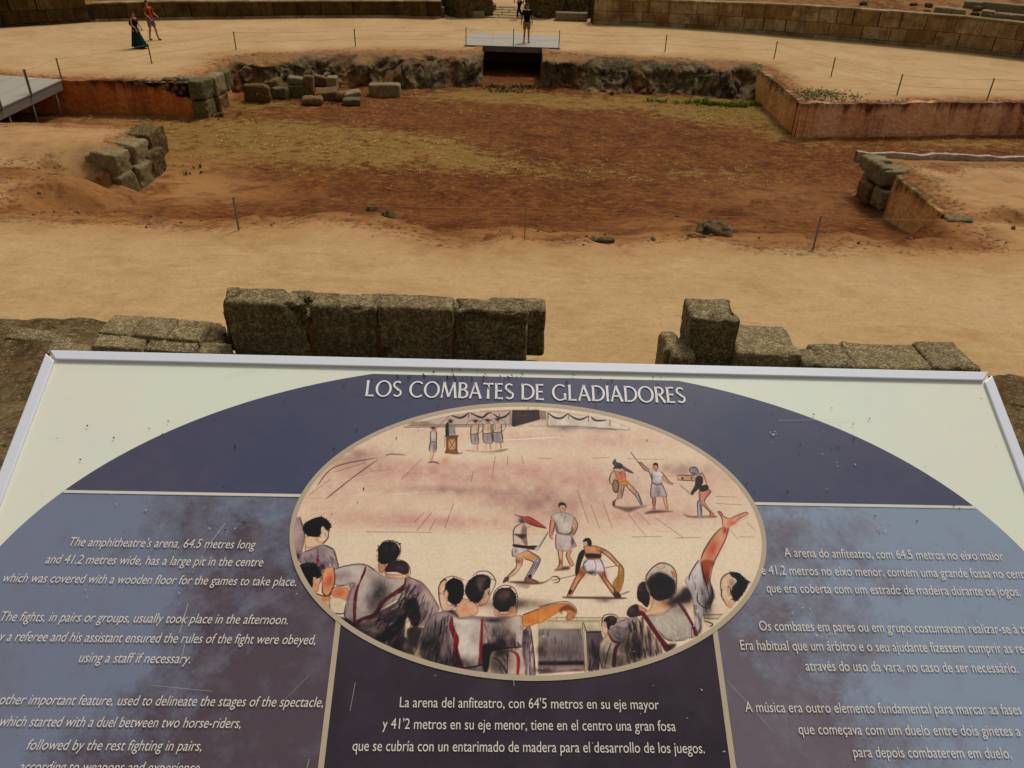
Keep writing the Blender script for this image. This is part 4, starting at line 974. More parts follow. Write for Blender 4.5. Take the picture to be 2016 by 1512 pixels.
# lettering
ink = plain("white_lettering", lin(232, 226, 220), .4, .3, var=.02); ink2 = plain("cream_lettering", lin(222, 212, 196), .4, .3, var=.03)
def text_mesh(body, shear=0.0, bold=0.0, spacing=1.0):
    cu = bpy.data.curves.new("lettering", 'FONT'); cu.body = body; cu.size = 1.0; cu.shear = shear; cu.offset = bold; cu.space_character = spacing; cu.resolution_u = 4; cu.fill_mode = 'FRONT'
    o = bpy.data.objects.new("lettering", cu); COL.objects.link(o); bpy.context.view_layer.update()
    me = bpy.data.meshes.new_from_object(o.evaluated_get(bpy.context.evaluated_depsgraph_get())); bpy.data.objects.remove(o); bpy.data.curves.remove(cu)
    return me
def text_extent(body, **k):
    me = text_mesh(body, **k); c = np.array([v.co[:] for v in me.vertices]); bpy.data.meshes.remove(me); return c[:, 0].min(), c[:, 0].max()
def text_block(name, lines, mat, h=.0018, shear=0.0, xh=None, bold=0.0, spacing=1.0, label=None):
    """lines: (text, visible part, left px, left py, right px, right py, cap height in px); baseline points of the visible part"""
    V, Fa = [], []
    for body, vis, x0, y0, x1, y1, cap in lines:
        p, q = bp(x0, y0), bp(x1, y1); k = dict(shear=shear, bold=bold, spacing=spacing)
        me = text_mesh(body, **k); C_ = np.array([v.co[:] for v in me.vertices]); i = body.index(vis)
        full0, full1 = C_[:, 0].min(), C_[:, 0].max()
        v0 = full0 if i == 0 else text_extent(body[:i].rstrip()+"|"+vis, **k)[0]*0+full1-(text_extent(body[i:], **k)[1]-text_extent(body[i:], **k)[0])
        v1 = v0+(text_extent(vis, **k)[1]-text_extent(vis, **k)[0])
        sx = (q[0]-p[0])/(v1-v0)
        pc = bp((x0+x1)/2, (y0+y1)/2); qc = bp((x0+x1)/2, (y0+y1)/2-cap); sy = abs(qc[1]-pc[1])/.73
        b = len(V); base = (p[1]+q[1])/2
        V += [lp(p[0]+(x-v0)*sx, base+y*sy, h) for x, y, z in C_]
        Fa += [tuple(j+b for j in f.vertices) for f in me.polygons]; bpy.data.meshes.remove(me)
    # keep what lies on the printed area
    o = mesh_obj(name, V, Fa, mat, panel)
    bm = bmesh.new(); bm.from_mesh(o.data); lim = PW/2-fw-.002
    for sg in (-1, 1):
        bmesh.ops.bisect_plane(bm, geom=bm.verts[:]+bm.edges[:]+bm.faces[:], plane_co=(sg*lim, 0, 0), plane_no=(sg, 0, 0), clear_outer=True)
    for f in bm.faces:
        if f.normal.z < 0: f.normal_flip()
    bm.to_mesh(o.data); bm.free()
    if label: o["label"] = label
    return o
EN = [[("The amphitheatre's arena, 64.5 metres long", "The amphitheatre's arena, 64.5 metres long", 137, 1076, 503, 1081, 18.5),
       ("and 41.2 metres wide, has a large pit in the centre", "and 41.2 metres wide, has a large pit in the centre", 90, 1110, 518, 1116, 19),
       ("which was covered with a wooden floor for the games to take place.", "which was covered with a wooden floor for the games to take place.", 6, 1147, 583, 1154, 19)],
      [("The fights, in pairs or groups, usually took place in the afternoon.", "The fights, in pairs or groups, usually took place in the afternoon.", 1, 1224, 567, 1229, 20),
       ("by a referee and his assistant ensured the rules of the fight were obeyed,", "a referee and his assistant ensured the rules of the fight were obeyed,", 14, 1263, 621, 1269, 20.5),
       ("using a staff if necessary.", "using a staff if necessary.", 156, 1304, 375, 1307, 21)],
      [("another important feature, used to delineate the stages of the spectacle,", "important feature, used to delineate the stages of the spectacle,", 57, 1387, 636, 1393, 21.5),
       ("which started with a duel between two horse-riders,", "which started with a duel between two horse-riders,", 0, 1430, 474, 1434, 22),
       ("followed by the rest fighting in pairs,", "followed by the rest fighting in pairs,", 54, 1476, 397, 1479, 22),
       ("according to weapons and experience.", "according to weapons and experience.", 38, 1519, 396, 1522, 22.5)]]
for blk in EN: text_block("paragraph", blk, ink2, shear=.22, bold=-.003)
PT = [[("A arena do anfiteatro, com 64,5 metros no eixo maior", "A arena do anfiteatro, com 64,5 metros no eixo maior", 1544, 1096, 1976, 1105, 18.5),
       ("e 41,2 metros no eixo menor, contém uma grande fossa no centro", "e 41,2 metros no eixo menor, contém uma grande fossa no cent", 1499, 1130, 2016, 1141, 19),
       ("que era coberta com um estrado de madeira durante os jogos.", "que era coberta com um estrado de madeira durante os jogos.", 1509, 1166, 2009, 1175, 19.5)],
      [("Os combates em pares ou em grupo costumavam realizar-se à tarde.", "Os combates em pares ou em grupo costumavam realizar-se à t", 1495, 1241, 2016, 1249, 20),
       ("Era habitual que um árbitro e o seu ajudante fizessem cumprir as regras", "Era habitual que um árbitro e o seu ajudante fizessem cumprir as re", 1458, 1279, 2016, 1287, 20.5),
       ("através do uso da vara, no caso de ser necessário.", "através do uso da vara, no caso de ser necessário.", 1586, 1320, 2004, 1326, 21)],
      [("A música era outro elemento fundamental para marcar as fases", "A música era outro elemento fundamental para marcar as fases", 1467, 1401, 2011, 1408, 21.5),
       ("que começava com um duelo entre dois ginetes a", "que começava com um duelo entre dois ginetes a", 1572, 1445, 2009, 1450, 22),
       ("para depois combaterem em duelo,", "para depois combaterem em duelo,", 1680, 1490, 1991, 1494, 22.5)]]
for blk in PT: text_block("paragraph", blk, ink2, bold=-.003)
ES = [("La arena del anfiteatro, con 64'5 metros en su eje mayor", "La arena del anfiteatro, con 64'5 metros en su eje mayor", 787, 1393, 1297, 1397, 21.5),
      ("y 41'2 metros en su eje menor, tiene en el centro una gran fosa", "y 41'2 metros en su eje menor, tiene en el centro una gran fosa", 753, 1435, 1330, 1440, 22),
      ("que se cubría con un entarimado de madera para el desarrollo de los juegos.", "que se cubría con un entarimado de madera para el desarrollo de los juegos.", 694, 1479, 1387, 1483, 22.5)]
text_block("paragraph", ES, ink2, bold=-.002)

# title: flared roman capitals drawn stroke by stroke (unit cap height)
def stroke_poly(p, q, w0, w1, flare=.25):
    p, q = np.array(p, float), np.array(q, float); d = q-p; L = np.linalg.norm(d); d /= L; n = np.array([-d[1], d[0]])
    pts = []
    ts = np.linspace(0, 1, 9)
    w = lambda t: (w0+(w1-w0)*t)*(1+flare*(2*t-1)**4)/2
    return [p+d*L*t+n*w(t) for t in ts]+[p+d*L*t-n*w(t) for t in ts[::-1]]
def bowl(cx, cy, rx, ry, a0, a1, wv, wh, n=30):
    """arc stroke: wv thick at the sides, wh thin at top and bottom"""
    out, inn = [], []
    for a in np.linspace(math.radians(a0), math.radians(a1), n):
        c, s = math.cos(a), math.sin(a); w = (wv*c*c+wh*s*s)/2; L = math.hypot(c/rx, s/ry); nx, ny = c/rx/L, s/ry/L
        out.append(np.array([cx+rx*c+nx*w, cy+ry*s+ny*w])); inn.append(np.array([cx+rx*c-nx*w, cy+ry*s-ny*w]))
    return [[out[i], out[i+1], inn[i+1], inn[i]] for i in range(n-1)]
W_, T_ = .135, .085
def glyph(ch):
    S = lambda x, x0=0, x1=1: [stroke_poly((x, x0), (x, x1), W_, W_)]
    hb = lambda y, x0, x1: [stroke_poly((x0, y), (x1, y), T_, T_*1.1, .35)]
    if ch == 'L': return S(.09)+hb(.045, .06, .48), .50
    if ch == 'I': return S(.09), .18
    if ch == 'O': return bowl(.45, .5, .40, .48, 0, 360, W_, T_, 48), .90
    if ch == 'C': return bowl(.47, .5, .41, .48, 48, 312, W_, T_, 40), .78
    if ch == 'G': return bowl(.47, .5, .41, .48, 50, 318, W_, T_, 40)+[stroke_poly((.76, .05), (.76, .44), W_*.95, W_*.95)], .86
    if ch == 'D': return S(.09)+bowl(.30, .5, .42, .455, -90, 90, W_, T_, 26)+hb(.955, .06, .32)+hb(.045, .06, .32), .76
    if ch == 'E': return S(.09)+hb(.955, .06, .46)+hb(.52, .06, .42)+hb(.045, .06, .48), .51
    if ch == 'T': return S(.30)+hb(.955, .0, .60), .60
    if ch == 'B': return S(.09)+bowl(.26, .755, .21, .20, -90, 90, W_*.9, T_, 18)+bowl(.28, .29, .25, .245, -90, 90, W_, T_, 20)+hb(.955, .06, .27)+hb(.545, .06, .29)+hb(.045, .06, .29), .56
    if ch == 'R': return S(.09)+bowl(.27, .73, .22, .225, -90, 90, W_*.95, T_, 20)+hb(.955, .06, .28)+hb(.505, .06, .28)+[stroke_poly((.27, .50), (.58, .0), W_*.9, W_*1.05)], .60
    if ch == 'A': return [stroke_poly((.05, .0), (.355, 1.0), T_*1.05, T_*1.05), stroke_poly((.345, 1.0), (.68, .0), W_, W_)]+hb(.34, .16, .55), .73
    if ch == 'M': return [stroke_poly((.05, 0), (.17, 1), T_, T_), stroke_poly((.17, 1), (.46, .06), W_, W_*.9), stroke_poly((.46, .06), (.76, 1), T_, T_), stroke_poly((.76, 1), (.87, 0), W_, W_)], .93
    if ch == 'S':
        a = bowl(.26, .745, .20, .21, 35, 255, W_*.85, T_*1.1, 22); b = bowl(.27, .255, .21, .21, 75, -145, W_*.85, T_*1.1, 22)
        return a+b+[stroke_poly((.14, .60), (.38, .40), W_, W_, 0)], .50
    return [], .30
x, polys = 0.0, []
for ch in "LOS COMBATES DE GLADIADORES":
    g, w = glyph(ch)
    polys += [[np.array([p[0]+x, p[1]]) for p in q] for q in g]; x += w+.085
ttl = x-.085
p, q = bp(719, 781), bp(1349, 795); hcap = bp(1034, 757)[1]-bp(1034, 788)[1]
sx = (q[0]-p[0])/ttl; base = (p[1]+q[1])/2
flat("title", [[(p[0]+a[0]*sx, base+a[1]*hcap) for a in pl_] for pl_ in polys], .0018, ink)
# wear: hairline scratches and chips in the film
rs_ = random.Random(12); sc = []
for x0, y0, x1, y1, w in [(445, 1032, 404, 1085, .0011), (404, 1085, 380, 1130, .0007), (372, 1190, 355, 1248, .0012), (366, 1268, 358, 1300, .0009), (610, 1495, 598, 1540, .0009), (1607, 995, 1642, 1008, .0009), (1690, 1012, 1735, 1040, .0005), (1530, 830, 1690, 826, .0005), (447, 741, 509, 723, .0009), (700, 1345, 690, 1400, .0007), (1010, 1330, 1012, 1352, .0009), (1430, 1340, 1520, 1440, .0004), (560, 1380, 610, 1330, .0004), (1880, 1300, 1960, 1310, .0004), (300, 1350, 420, 1362, .0005)]:
    sc.append(bar(bp(x0, y0), bp(x1, y1), w*.45))
for cx_, cy_, n_, r_s in [(1615, 1245, 18, 12), (1520, 855, 6, 10), (1580, 1200, 4, 8), (1730, 1040, 4, 12), (1670, 905, 6, 40), (1900, 1180, 8, 60), (300, 1100, 14, 160), (1240, 1400, 14, 160)]:
    for _ in range(n_):
        x, y = cx_+rs_.gauss(0, r_s), cy_+rs_.gauss(0, r_s*.7); a = rs_.uniform(0, 3.1); l = rs_.uniform(1, 5); sc.append(bar(bp(x, y), bp(x+l*math.cos(a)+.1, y+l*math.sin(a)), rs_.uniform(.0004, .0010)))
flat("scratch_wear", sc, .0026, plain("bare_film", lin(190, 184, 180), .5, .3))["kind"] = "stuff"
ds = []
for cx_, cy_, n_, rx_, ry_ in [(935, 742, 34, 90, 9), (1240, 765, 14, 70, 16), (820, 790, 8, 120, 30), (1655, 840, 10, 40, 26), (430, 1010, 14, 200, 70), (400, 880, 12, 180, 60), (1500, 900, 10, 160, 60), (1800, 1100, 14, 150, 120)]:
    for _ in range(n_):
        x, y = cx_+rs_.gauss(0, rx_), cy_+rs_.gauss(0, ry_); a = rs_.uniform(.3, 1.4); l = rs_.uniform(1.5, 9 if n_ > 30 else 4.5); ds.append(bar(bp(x, y), bp(x+l*math.cos(a), y+l*math.sin(a)), rs_.uniform(.0006, .0016)))
flat("grime", ds, .0024, plain("dark_grime", lin(40, 30, 36), .8, .1))["kind"] = "stuff"
# two legs and a cross bar carry the board
for s in (.22, PW-.22):
    a, b = bw(s, -.12, -.03), bw(s, -PH+.12, -.03)
    zf = terrace_z(np.array([a[0]]), np.array([a[1]+.02]))[0]
    mb = MB(); mb.tube([a, (a[0], a[1]+.01, float(zf)-.2)], .028, 10); o = mb.build("leg", MAT['steel'], panel, True); o.matrix_parent_inverse = panel.matrix_world.inverted()
    zb = terrace_z(np.array([b[0]]), np.array([b[1]]))[0]
mb = MB(); mb.tube([bw(.22, -.14, -.045), bw(PW-.22, -.14, -.045)], .02, 8); o = mb.build("cross_bar", MAT['steel'], panel, True); o.matrix_parent_inverse = panel.matrix_world.inverted()
# ---------------------------------------------------------------- the printed picture: a watercolour of an arena, brushed stroke by stroke onto a fine sheet
class Painting:
    def __init__(s, e, n=1040):
        s.e = e; s.cell = 2*e[2]*1.006/n; s.W = n; s.H = int(2*e[3]*1.006/s.cell)+1
        s.s0, s.t1 = e[0]-e[2]*1.006, e[1]+e[3]*1.006
        s.yy, s.xx = np.mgrid[0:s.H, 0:s.W].astype(float); s.img = np.zeros((s.H, s.W, 3)); s.frame(0, 0, 1)
        s.k = s.W/918.0
    def frame(s, ox, oy, sc): s.ox, s.oy, s.sc = ox, oy, sc
    def map(s, pts):
        out = []
        for x, y in pts:
            q = bp(s.ox+x/s.sc, s.oy+y/s.sc); out.append(((q[0]-s.s0)/s.cell, (s.t1-q[1])/s.cell))
        return np.array(out)
    @staticmethod
    def smooth(P, closed, n=6):
        N = len(P)
        if N < 3: return P
        out = []
        for i in range(N if closed else N-1):
            p0, p1, p2, p3 = (P[(i+j) % N] if closed else P[min(max(i+j, 0), N-1)] for j in (-1, 0, 1, 2))
            for t in np.linspace(0, 1, n, endpoint=False):
                out.append(.5*((2*p1)+(-p0+p2)*t+(2*p0-5*p1+4*p2-p3)*t*t+(-p0+3*p1-3*p2+p3)*t**3))
        if not closed: out.append(P[-1])
        return np.array(out)
    def box(s, P, m):
        x0, y0 = np.floor(P.min(0)-m).astype(int); x1, y1 = np.ceil(P.max(0)+m).astype(int)+1
        x0, y0, x1, y1 = max(x0, 0), max(y0, 0), min(x1, s.W), min(y1, s.H)
        return (slice(y0, y1), slice(x0, x1)) if x1 > x0 and y1 > y0 else None
    def lay(s, b, m, col):
        c = np.array(col, float)/255; s.img[b] = s.img[b]*(1-m[..., None])+c*m[..., None]
    def poly(s, pts, col, a=1.0, soft=1.0, smooth=True, tex=0.28):
        P = s.map(pts); tex = tex if sum(col) > 150 else min(tex, .06)
        if smooth: P = s.smooth(P, True)
        b = s.box(P, soft+2)
        if b is None: return
        X, Y = s.xx[b], s.yy[b]; d = np.full(X.shape, 1e9); ins = np.zeros(X.shape, bool)
        for (x0, y0), (x1, y1) in zip(P, np.roll(P, -1, 0)):
            ex, ey = x1-x0, y1-y0; L = ex*ex+ey*ey+1e-9; t = np.clip(((X-x0)*ex+(Y-y0)*ey)/L, 0, 1)
            d = np.minimum(d, np.hypot(X-x0-t*ex, Y-y0-t*ey))
            if abs(ey) > 1e-12: ins ^= ((y0 > Y) != (y1 > Y)) & (X < (Y-y0)*ex/ey+x0)
        sd = np.where(ins, d, -d); m = a*sstep(-soft, soft, sd)
        if tex: m = m*np.clip(1-tex+tex*1.6*(fbm(X*.03, Y*.03, 0, 77, 4)*.5+.5)*1.2, 0, 1)
        c = np.array(col, float)/255; pig = 1+.16*fbm(X*.045, Y*.045, 0, int(P[0, 0]) % 97, 4) - .22*np.exp(-(sd/2.2)**2)*(sum(col) > 250)      # pigment pools and a wet edge
        col3 = np.clip(c*pig[..., None], 0, 1); s.img[b] = s.img[b]*(1-m[..., None])+col3*m[..., None]
        if sum(col) < 110 and len(pts) > 5 and 2 < s.sc < 7:             # ragged brush ends round hair and ink
            r = random.Random(int(P[0, 0]*7)); c0 = P.mean(0)
            for _ in range(46):
                i = r.randrange(len(P)); q = P[i]; tg = P[(i+2) % len(P)]-P[i-2]; tg = tg/(np.linalg.norm(tg)+1e-6); o = (q-c0)/(np.linalg.norm(q-c0)+1e-6); l = r.uniform(3, 9)
                e = q+tg*l*r.choice((-1, 1))+o*r.uniform(-1, 3.2); s.raw(q-o*2, e, r.uniform(.5, 1.3), col, r.uniform(.5, .95))
    def raw(s, p, q, w, col, a):
        b = s.box(np.array([p, q]), w+2)
        if b is None: return
        X, Y = s.xx[b], s.yy[b]; ex, ey = q-p; L2 = ex*ex+ey*ey+1e-9; t = np.clip(((X-p[0])*ex+(Y-p[1])*ey)/L2, 0, 1)
        s.lay(b, a*sstep(.8, -.8, np.hypot(X-p[0]-t*ex, Y-p[1]-t*ey)-w*(1-.7*t)), col)
    def line(s, pts, w, col=(40, 28, 26), a=1.0, soft=.7, smooth=True, taper=False):
        P = s.map(pts)
        if smooth: P = s.smooth(P, False)
        ws = np.interp(np.linspace(0, 1, len(P)), np.linspace(0, 1, len(w)), w) if isinstance(w, (list, tuple)) else np.full(len(P), float(w))
        if taper: ws = ws*np.interp(np.linspace(0, 1, len(P)), [0, .2, .8, 1], [.4, 1, 1, .3])
        ws = ws*s.k/2/s.sc
        b = s.box(P, ws.max()+soft+2)
        if b is None: return
        X, Y = s.xx[b], s.yy[b]; m = np.zeros(X.shape)
        for i in range(len(P)-1):
            (x0, y0), (x1, y1) = P[i], P[i+1]; ex, ey = x1-x0, y1-y0; L = ex*ex+ey*ey+1e-9; t = np.clip(((X-x0)*ex+(Y-y0)*ey)/L, 0, 1)
            d = np.hypot(X-x0-t*ex, Y-y0-t*ey); w_ = ws[i]+(ws[i+1]-ws[i])*t
            m = np.maximum(m, sstep(soft, -soft, d-w_)*np.minimum(1, (w_+.35)/(soft*.9)))
        s.lay(b, np.clip(m*a, 0, 1), col)
    def blob(s, x, y, rx, ry, col, a=.6, rot=0.0, tex=.5):
        c = s.map([(x, y)])[0]; k = s.k/s.sc; rx, ry = rx*k, ry*k; R_ = max(rx, ry)*2.2
        b = s.box(np.array([c]), R_)
        if b is None: return
        X, Y = s.xx[b]-c[0], s.yy[b]-c[1]; ca, sa = math.cos(rot), math.sin(rot); U, V = (X*ca+Y*sa)/rx, (-X*sa+Y*ca)/ry
        m = a*np.exp(-(U*U+V*V))
        if tex: m = m*np.clip(1-tex+tex*(1+1.6*fbm(s.xx[b]*.05, s.yy[b]*.05, 0, 5, 4)), 0, 1.6)
        s.lay(b, np.clip(m, 0, 1), col)

pt = Painting(ELL)
INK = (20, 12, 12); HAIR = (22, 14, 12); SKIN = (226, 184, 146); OCH = (214, 140, 84); ROSE = (206, 118, 88); CLOTH = (196, 184, 176); CLOTH2 = (168, 152, 150); MAUVE = (104, 82, 86); DARK = (44, 30, 34); RED = (130, 24, 34); PAPER = (233, 208, 178)
# paper and the washes of the sand floor
pt.img[:] = np.array(PAPER)/255
n_ = fbm(pt.xx*.008, pt.yy*.016, 0, 201, 5)[..., None]; n2_ = fbm(pt.xx*.004, pt.yy*.012, 0, 203, 4)[..., None]
pt.img = pt.img*(1-.35*np.clip(n_, 0, 1))+np.array((206, 168, 142))/255*.35*np.clip(n_, 0, 1)
pt.img = pt.img*(1-.3*np.clip(-n2_, 0, 1))+np.array((240, 228, 200))/255*.3*np.clip(-n2_, 0, 1)
for x, y, rx, ry, a in [(700, 920, 90, 45, .5), (820, 930, 150, 28, .6), (980, 930, 170, 34, .6), (1150, 950, 160, 42, .55), (1300, 1010, 130, 30, .6), (870, 1030, 170, 18, .65), (760, 1020, 90, 22, .5), (1110, 1010, 110, 30, .45),
                         (640, 980, 60, 30, .4), (1400, 940, 70, 40, .35), (1000, 860, 200, 18, .35), (1240, 870, 130, 22, .4), (1040, 1000, 60, 40, .3), (950, 980, 160, 22, .35)]:
    pt.blob(x, y, rx, ry, (202, 152, 140), a*.9)
for x, y, rx, ry in [(880, 1100, 160, 40), (760, 1060, 110, 20), (1060, 1180, 160, 40), (1280, 1090, 90, 40), (900, 900, 140, 14), (1420, 1070, 60, 60)]: pt.blob(x, y, rx, ry, (236, 217, 184), .6)
for x, y, rx, ry in [(700, 900, 60, 20), (1060, 985, 90, 26), (880, 965, 120, 10), (1330, 925, 60, 14)]: pt.blob(x, y, rx, ry, (140, 112, 110), .38)
def L(pts, w=1.5, col=INK, a=.95, **k):
    pt.line(pts, w*1.35, col, a, **{**dict(taper=True), **k})
    if len(pts) > 2 and pt.sc > 2: pt.line([(x+pt.sc*.9, y-pt.sc*.6) for x, y in pts[:-1]], w*.5, col, .5, taper=True)   # second, hasty pen line
def streaks(pts, n, dx, dy, cols, w, a=.5, seed=1):
    """loose brush strokes inside an outline"""
    r = random.Random(seed); xs, ys = [p[0] for p in pts], [p[1] for p in pts]
    for i in range(n):
        for _ in range(20):
            x, y = r.uniform(min(xs), max(xs)), r.uniform(min(ys), max(ys)); c = False
            for (x0, y0), (x1, y1) in zip(pts, pts[1:]+pts[:1]):
                if (y0 > y) != (y1 > y) and x < (y-y0)*(x1-x0)/(y1-y0)+x0: c = not c
            if c: break
        else: continue
        l = r.uniform(.4, 1.0); j = r.uniform(-.25, .25)
        pt.line([(x, y), (x+dx*l*.5+dy*j*.3, y+dy*l*.5-dx*j*.3), (x+dx*l, y+dy*l)], w*r.uniform(.4, 1.2), r.choice(cols), a*r.uniform(.4, 1), 1.2, taper=True)
for q in [[(625, 958), (660, 920), (745, 902)], [(760, 898), (770, 895), (800, 897)], [(660, 930), (720, 912)], [(610, 975), (650, 945)], [(640, 985), (690, 945), (745, 905)], [(790, 945), (830, 905)], [(720, 1048), (850, 1049)], [(815, 1030), (835, 1010)], [(820, 1046), (850, 1010)], [(846, 1046), (858, 1022)],
          [(876, 1040), (893, 992)], [(975, 900), (968, 945)], [(1000, 900), (998, 920)], [(1027, 898), (1030, 915)], [(931, 930), (928, 950)], [(1136, 965), (1158, 1030)], [(1163, 995), (1180, 1040)], [(1188, 995), (1205, 1040)],
          [(1236, 1012), (1272, 1058)], [(1290, 1020), (1345, 1060)], [(1245, 1058), (1303, 1057)], [(1330, 1060), (1380, 1059)], [(1255, 1010), (1280, 1035)], [(1165, 903), (1200, 902)], [(1060, 903), (1085, 904)], [(1235, 904), (1305, 906)], [(1470, 1030), (1487, 1046)], [(1455, 1058), (1485, 1058)], [(1437, 1045), (1452, 1062)], [(1408, 978), (1450, 980)], [(1410, 992), (1460, 995)]]:
    L(q, 2.0, (84, 60, 56), .6, taper=True)
for q in [[(600, 962), (760, 930)], [(580, 1012), (660, 1006)], [(770, 975), (860, 968)], [(640, 985), (720, 972)]]: L(q, 1.4, (246, 238, 220), .7, taper=True)
# --- far wall and musicians
pt.frame(780, 800, 4.383)
pt.poly([(60, 182), (300, 120), (480, 80), (700, 52), (990, 36), (985, 172), (430, 178)], (188, 168, 158), .75, 2, False, .3)
pt.blob(200, 150, 120, 22, (110, 92, 92), .5); pt.blob(800, 120, 160, 30, (160, 140, 138), .5)
for q in [[(65, 187), (430, 182), (985, 180)], [(112, 168), (600, 164), (985, 158)], [(980, 40), (984, 160)], [(992, 40), (988, 180)], [(720, 46), (985, 42)]]: L(q, 5, INK, .8, smooth=False)
pt.poly([(1000, 36), (1235, 36), (1242, 118), (1012, 182), (994, 172)], (66, 42, 40), .96, 1.5, False); pt.blob(1100, 80, 60, 12, (120, 92, 84), .5); pt.blob(1200, 60, 25, 30, (40, 26, 28), .7)
pt.poly([(1240, 40), (1290, 45), (1296, 122), (1244, 116)], (128, 112, 108), .8, 2, False); pt.poly([(1012, 182), (1242, 120), (1298, 124), (1298, 180)], (214, 192, 166), .8, 2, False)
pt.poly([(1305, 46), (1500, 62), (1850, 122), (2012, 190), (2012, 215), (1500, 190), (1305, 182)], (210, 200, 184), .85, 2, False, .3); pt.blob(1450, 200, 120, 34, (130, 116, 118), .45); pt.blob(1780, 210, 120, 26, (150, 130, 128), .4)
for q in [[(1300, 46), (1304, 184)], [(1306, 172), (1560, 178), (2012, 208)], [(1310, 186), (1900, 206)], [(1320, 48), (1420, 54)]]: L(q, 5, INK, .8, smooth=False)
for q in [[(480, 84), (545, 104), (590, 90), (622, 62)], [(640, 60), (690, 86), (745, 100), (790, 66), (822, 62)], [(838, 70), (890, 102), (940, 92), (980, 58)], [(1315, 64), (1360, 98), (1420, 108), (1478, 70)], [(1492, 76), (1540, 108), (1590, 118), (1655, 92)], [(1682, 96), (1720, 126), (1808, 126)]]:
    pt.line(q, [8, 20, 20, 8], (52, 50, 30), .95, 1.2)
for x, y in [(625, 60), (1486, 65), (1658, 86), (1843, 125), (890, 66), (1312, 60)]: pt.line([(x, y), (x, y+46)], 8, (168, 44, 40), .85)
def horn_player(x, y, w, rx):
    pt.line([(x-8, y+170), (x-14, y+240)], 15, SKIN, 1); pt.line([(x+w*.5, y+170), (x+w*.62, y+236)], 15, OCH, .9)
    pt.poly([(x-38, y+100), (x+w*.7, y+95), (x+w, y+180), (x+w*.4, y+192), (x-32, y+180)], (166, 156, 160), 1, 1.0); pt.poly([(x-30, y+28), (x+28, y+24), (x+w*.72, y+98), (x-36, y+104)], (214, 190, 162), 1)
    pt.blob(x, y+140, 12, 40, MAUVE, .5); pt.blob(x+10, y+60, 16, 24, (190, 130, 100), .5); pt.blob(x+2, y, 17, 20, (188, 120, 86), 1, tex=0); pt.blob(x+2, y-12, 18, 12, HAIR, 1, tex=0)
    pt.line([(x+28*math.cos(t)+rx+48*math.cos(t), y+42+62*math.sin(t)) for t in np.linspace(-2.9, 2.1, 14)], 4.5, (92, 60, 50), .9)
    for q in [[(x-38, y+30), (x-40, y+100), (x-34, y+180)], [(x+32, y+28), (x+w*.75, y+98), (x+w, y+182)], [(x-36, y+104), (x+w*.7, y+97)]]: L(q, 4.5)
pt.poly([(600, 384), (700, 390), (880, 400), (965, 372), (880, 384), (760, 395)], (110, 90, 84), .6, 3)
horn_player(683, 142, 30, -8); horn_player(873, 128, 50, -4); horn_player(787, 136, 46, -6)
for q in [[(615, 385), (680, 400)], [(740, 398), (850, 410)], [(870, 378), (960, 372)]]: pt.line(q, 9, (70, 52, 50), .75, 2, taper=True)
pt.poly([(298, 222), (345, 216), (348, 310), (296, 312)], (194, 184, 176)); pt.poly([(292, 314), (347, 314), (346, 392), (284, 392)], (182, 172, 172)); pt.blob(330, 360, 10, 40, MAUVE, .5)
pt.line([(304, 392), (290, 484)], 14, SKIN); pt.line([(330, 394), (302, 484)], 13, OCH, .9); pt.blob(320, 204, 17, 19, (196, 130, 96), 1, tex=0); pt.blob(318, 190, 18, 11, HAIR, .95, tex=0)
pt.line([(330, 212), (390, 150), (455, 92)], [9, 6, 6], (150, 110, 64), .95); pt.line([(345, 226), (352, 250)], 12, OCH, .9); pt.line([(274, 490), (330, 484), (372, 500)], 12, (76, 58, 54), .8, 2, taper=True)
for q in [[(296, 222), (296, 312), (284, 392)], [(347, 216), (348, 312), (346, 392)], [(294, 313), (348, 313)]]: L(q, 4)
pt.poly([(428, 165), (452, 150), (458, 255), (428, 258)], (40, 30, 32)); pt.blob(468, 134, 20, 20, (40, 28, 26), 1, tex=0); pt.poly([(452, 172), (505, 165), (516, 252), (455, 252)], (206, 202, 196), 1, 1, False)
for x in (462, 472, 482, 492, 502): pt.line([(x, 170), (x+2, 240)], 4, (54, 48, 50), .9)
pt.poly([(420, 256), (540, 256), (528, 276), (526, 400), (432, 400), (434, 276)], (150, 96, 54), 1, 1, False); pt.poly([(446, 284), (516, 284), (514, 384), (448, 384)], (206, 164, 116), .9, 1, False)
for q in [[(446, 284), (514, 384)], [(516, 284), (448, 384)]]: pt.line(q, 6, (120, 66, 34), .95)
pt.poly([(422, 386), (532, 386), (534, 410), (420, 408)], (176, 112, 62), 1, 1, False)
for q in [[(420, 256), (540, 256)], [(434, 276), (432, 400)], [(526, 276), (526, 400)], [(420, 410), (535, 412)], [(422, 260), (418, 360)]]: L(q, 6, (62, 36, 24), .9, smooth=False)
pt.poly([(470, 414), (570, 404), (540, 416)], (70, 52, 48), .7, 3); pt.blob(430, 470, 50, 34, (200, 128, 104), .4)
for q in [[(600, 348), (720, 341)], [(905, 296), (1130, 286), (1420, 268)]]: pt.line(q, 7, (252, 248, 236), .95, taper=True)
# --- the three fighters at the right
pt.frame(1180, 880, 7.754)
pt.poly([(200, 905), (420, 925), (700, 905), (660, 930), (560, 960), (440, 1000), (330, 965)], (86, 62, 60), .7, 4); pt.poly([(690, 1025), (820, 975), (1100, 990), (1000, 1000), (860, 1015)], (74, 52, 52), .8, 4); pt.poly([(1290, 1035), (1400, 1065), (1750, 1060), (1740, 1085), (1400, 1082)], (76, 54, 52), .8, 4)
